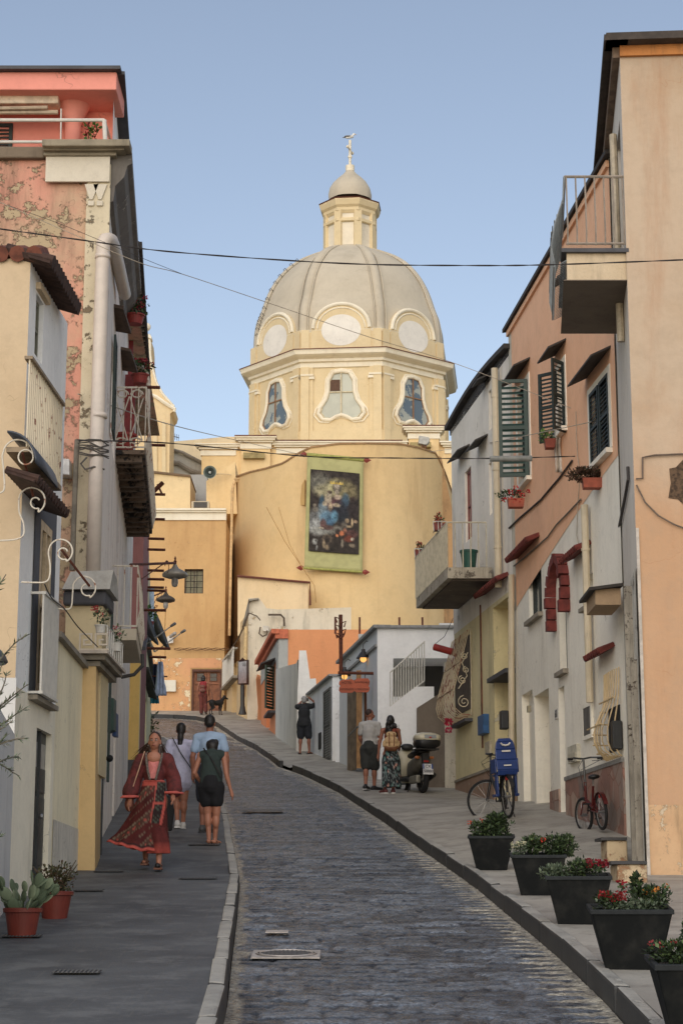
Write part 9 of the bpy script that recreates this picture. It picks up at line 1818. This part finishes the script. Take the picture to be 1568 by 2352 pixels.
# dog, rear three quarter, turned right
g = at(496, 1640, 73.4); D0 = (g.x, 73.4, zg(73.4)+.0); t = thing('dog', 'black dog on a lead beside the woman at the top of the street', 'dog', D0, R(-50), local=True)
b = MB(); b.cap((0, -.22, .50), (0, .0, .47), .10, .09, 12); b.cap((0, .0, .47), (0, .22, .50), .10, .125, 12); b.cap((0, .24, .54), (0, .36, .68), .085, .065, 10); b.ell((0, .40, .72), .068, .085, .068, 12, 8); b.cap((0, .45, .70), (0, .56, .67), .042, .028, 8)
for sg in (-1, 1):
    b.cap((sg*.05, .40, .77), (sg*.062, .37, .82), .028, .012, 6)
    b.cap((sg*.06, -.22, .45), (sg*.07, -.14, .28), .075, .042, 8); b.cap((sg*.07, -.14, .28), (sg*.07, -.26, .17), .036, .022, 8); b.cap((sg*.07, -.26, .17), (sg*.07, -.24, .03), .022, .018, 8); b.cap((sg*.07, -.24, .025), (sg*.07, -.17, .02), .024, .018, 6)
    b.cap((sg*.065, .22, .42), (sg*.065, .21, .24), .05, .03, 8); b.cap((sg*.065, .21, .24), (sg*.065, .22, .03), .026, .02, 8); b.cap((sg*.065, .22, .025), (sg*.065, .28, .02), .024, .018, 6)
b.cap((0, -.28, .55), (0, -.38, .50), .03, .026, 8); b.cap((0, -.38, .50), (0, -.46, .42), .026, .014, 8)
b.build('body', mat('dog_black', (24, 22, 22), .8), t, local=True, remesh=.014)
o = MB().tube([at(487, 1590, 73.5), at(489, 1612, 73.45), at(497, 1622, 73.4)], .012, 5).build('dog_lead', blk); tag(o, 'dark lead running from the woman to the black dog', 'dog lead')
# ================================================================ one mesh object per separate piece
def islands(v, f):
    p = list(range(len(v)))
    def fd(a):
        while p[a] != a: p[a] = p[p[a]]; a = p[a]
        return a
    for q in f:
        for b_ in q[1:]: p[fd(q[0])] = fd(b_)
    g = {}
    for i in range(len(v)): g.setdefault(fd(i), []).append(i)
    return list(g.values())
def split_far(o, gap):
    me = o.data; v = [x.co.copy() for x in me.vertices]; f = [list(p.vertices) for p in me.polygons]; g = islands(v, f)
    if len(g) < 2 or len(g) > 90: return
    bx = [[min(v[i][k] for i in s) for k in range(3)]+[max(v[i][k] for i in s) for k in range(3)] for s in g]; c = list(range(len(g)))
    def fd(a):
        while c[a] != a: a = c[a]
        return a
    for i in range(len(g)):
        for j_ in range(i):
            if all(bx[i][k]-gap < bx[j_][k+3] and bx[j_][k]-gap < bx[i][k+3] for k in range(3)): c[fd(i)] = fd(j_)
    cl = {}
    for i in range(len(g)): cl.setdefault(fd(i), []).extend(g[i])
    if len(cl) < 2: return
    if len(cl) > 30: return
    own = {i: k for k, s in enumerate(cl.values()) for i in s}; base = o.name.split('.')[0]
    at_ = me.color_attributes.get('Col'); mi = [p.material_index for p in me.polygons]
    for k in range(len(cl)):
        ids = [i for i in range(len(v)) if own[i] == k]; mp = {i: n for n, i in enumerate(ids)}; m2 = bpy.data.meshes.new(base)
        fs = [(q, mi[n]) for n, q in enumerate(f) if own[q[0]] == k]; m2.from_pydata([v[i] for i in ids], [], [[mp[i] for i in q] for q, _ in fs])
        for m_ in me.materials: m2.materials.append(m_)
        for p_, (_, x_) in zip(m2.polygons, fs): p_.material_index = x_; p_.use_smooth = me.polygons[0].use_smooth
        if at_:
            a2 = m2.color_attributes.new('Col', 'FLOAT_COLOR', 'POINT')
            for n, i in enumerate(ids): a2.data[n].color = at_.data[i].color
        if k == 0: first = m2; continue
        n_ = o.copy(); n_.data = m2; col.objects.link(n_)
    o.data = first
KEEP = ('foliage', 'blossoms', 'crown', 'hair_strands', 'guy_rope', 'brake_cable', 'spokes', 'body', 'number', 'lettering', 'title', 'plate_letters', 'plate_digits')
for o in list(scene.objects):
    if o.type == 'MESH' and o.parent and not o.children and o.name.split('.')[0] not in KEEP and 'r' not in o.modifiers: split_far(o, .13 if max(o.dimensions) < 4 or 'batten' in o.name else .35)
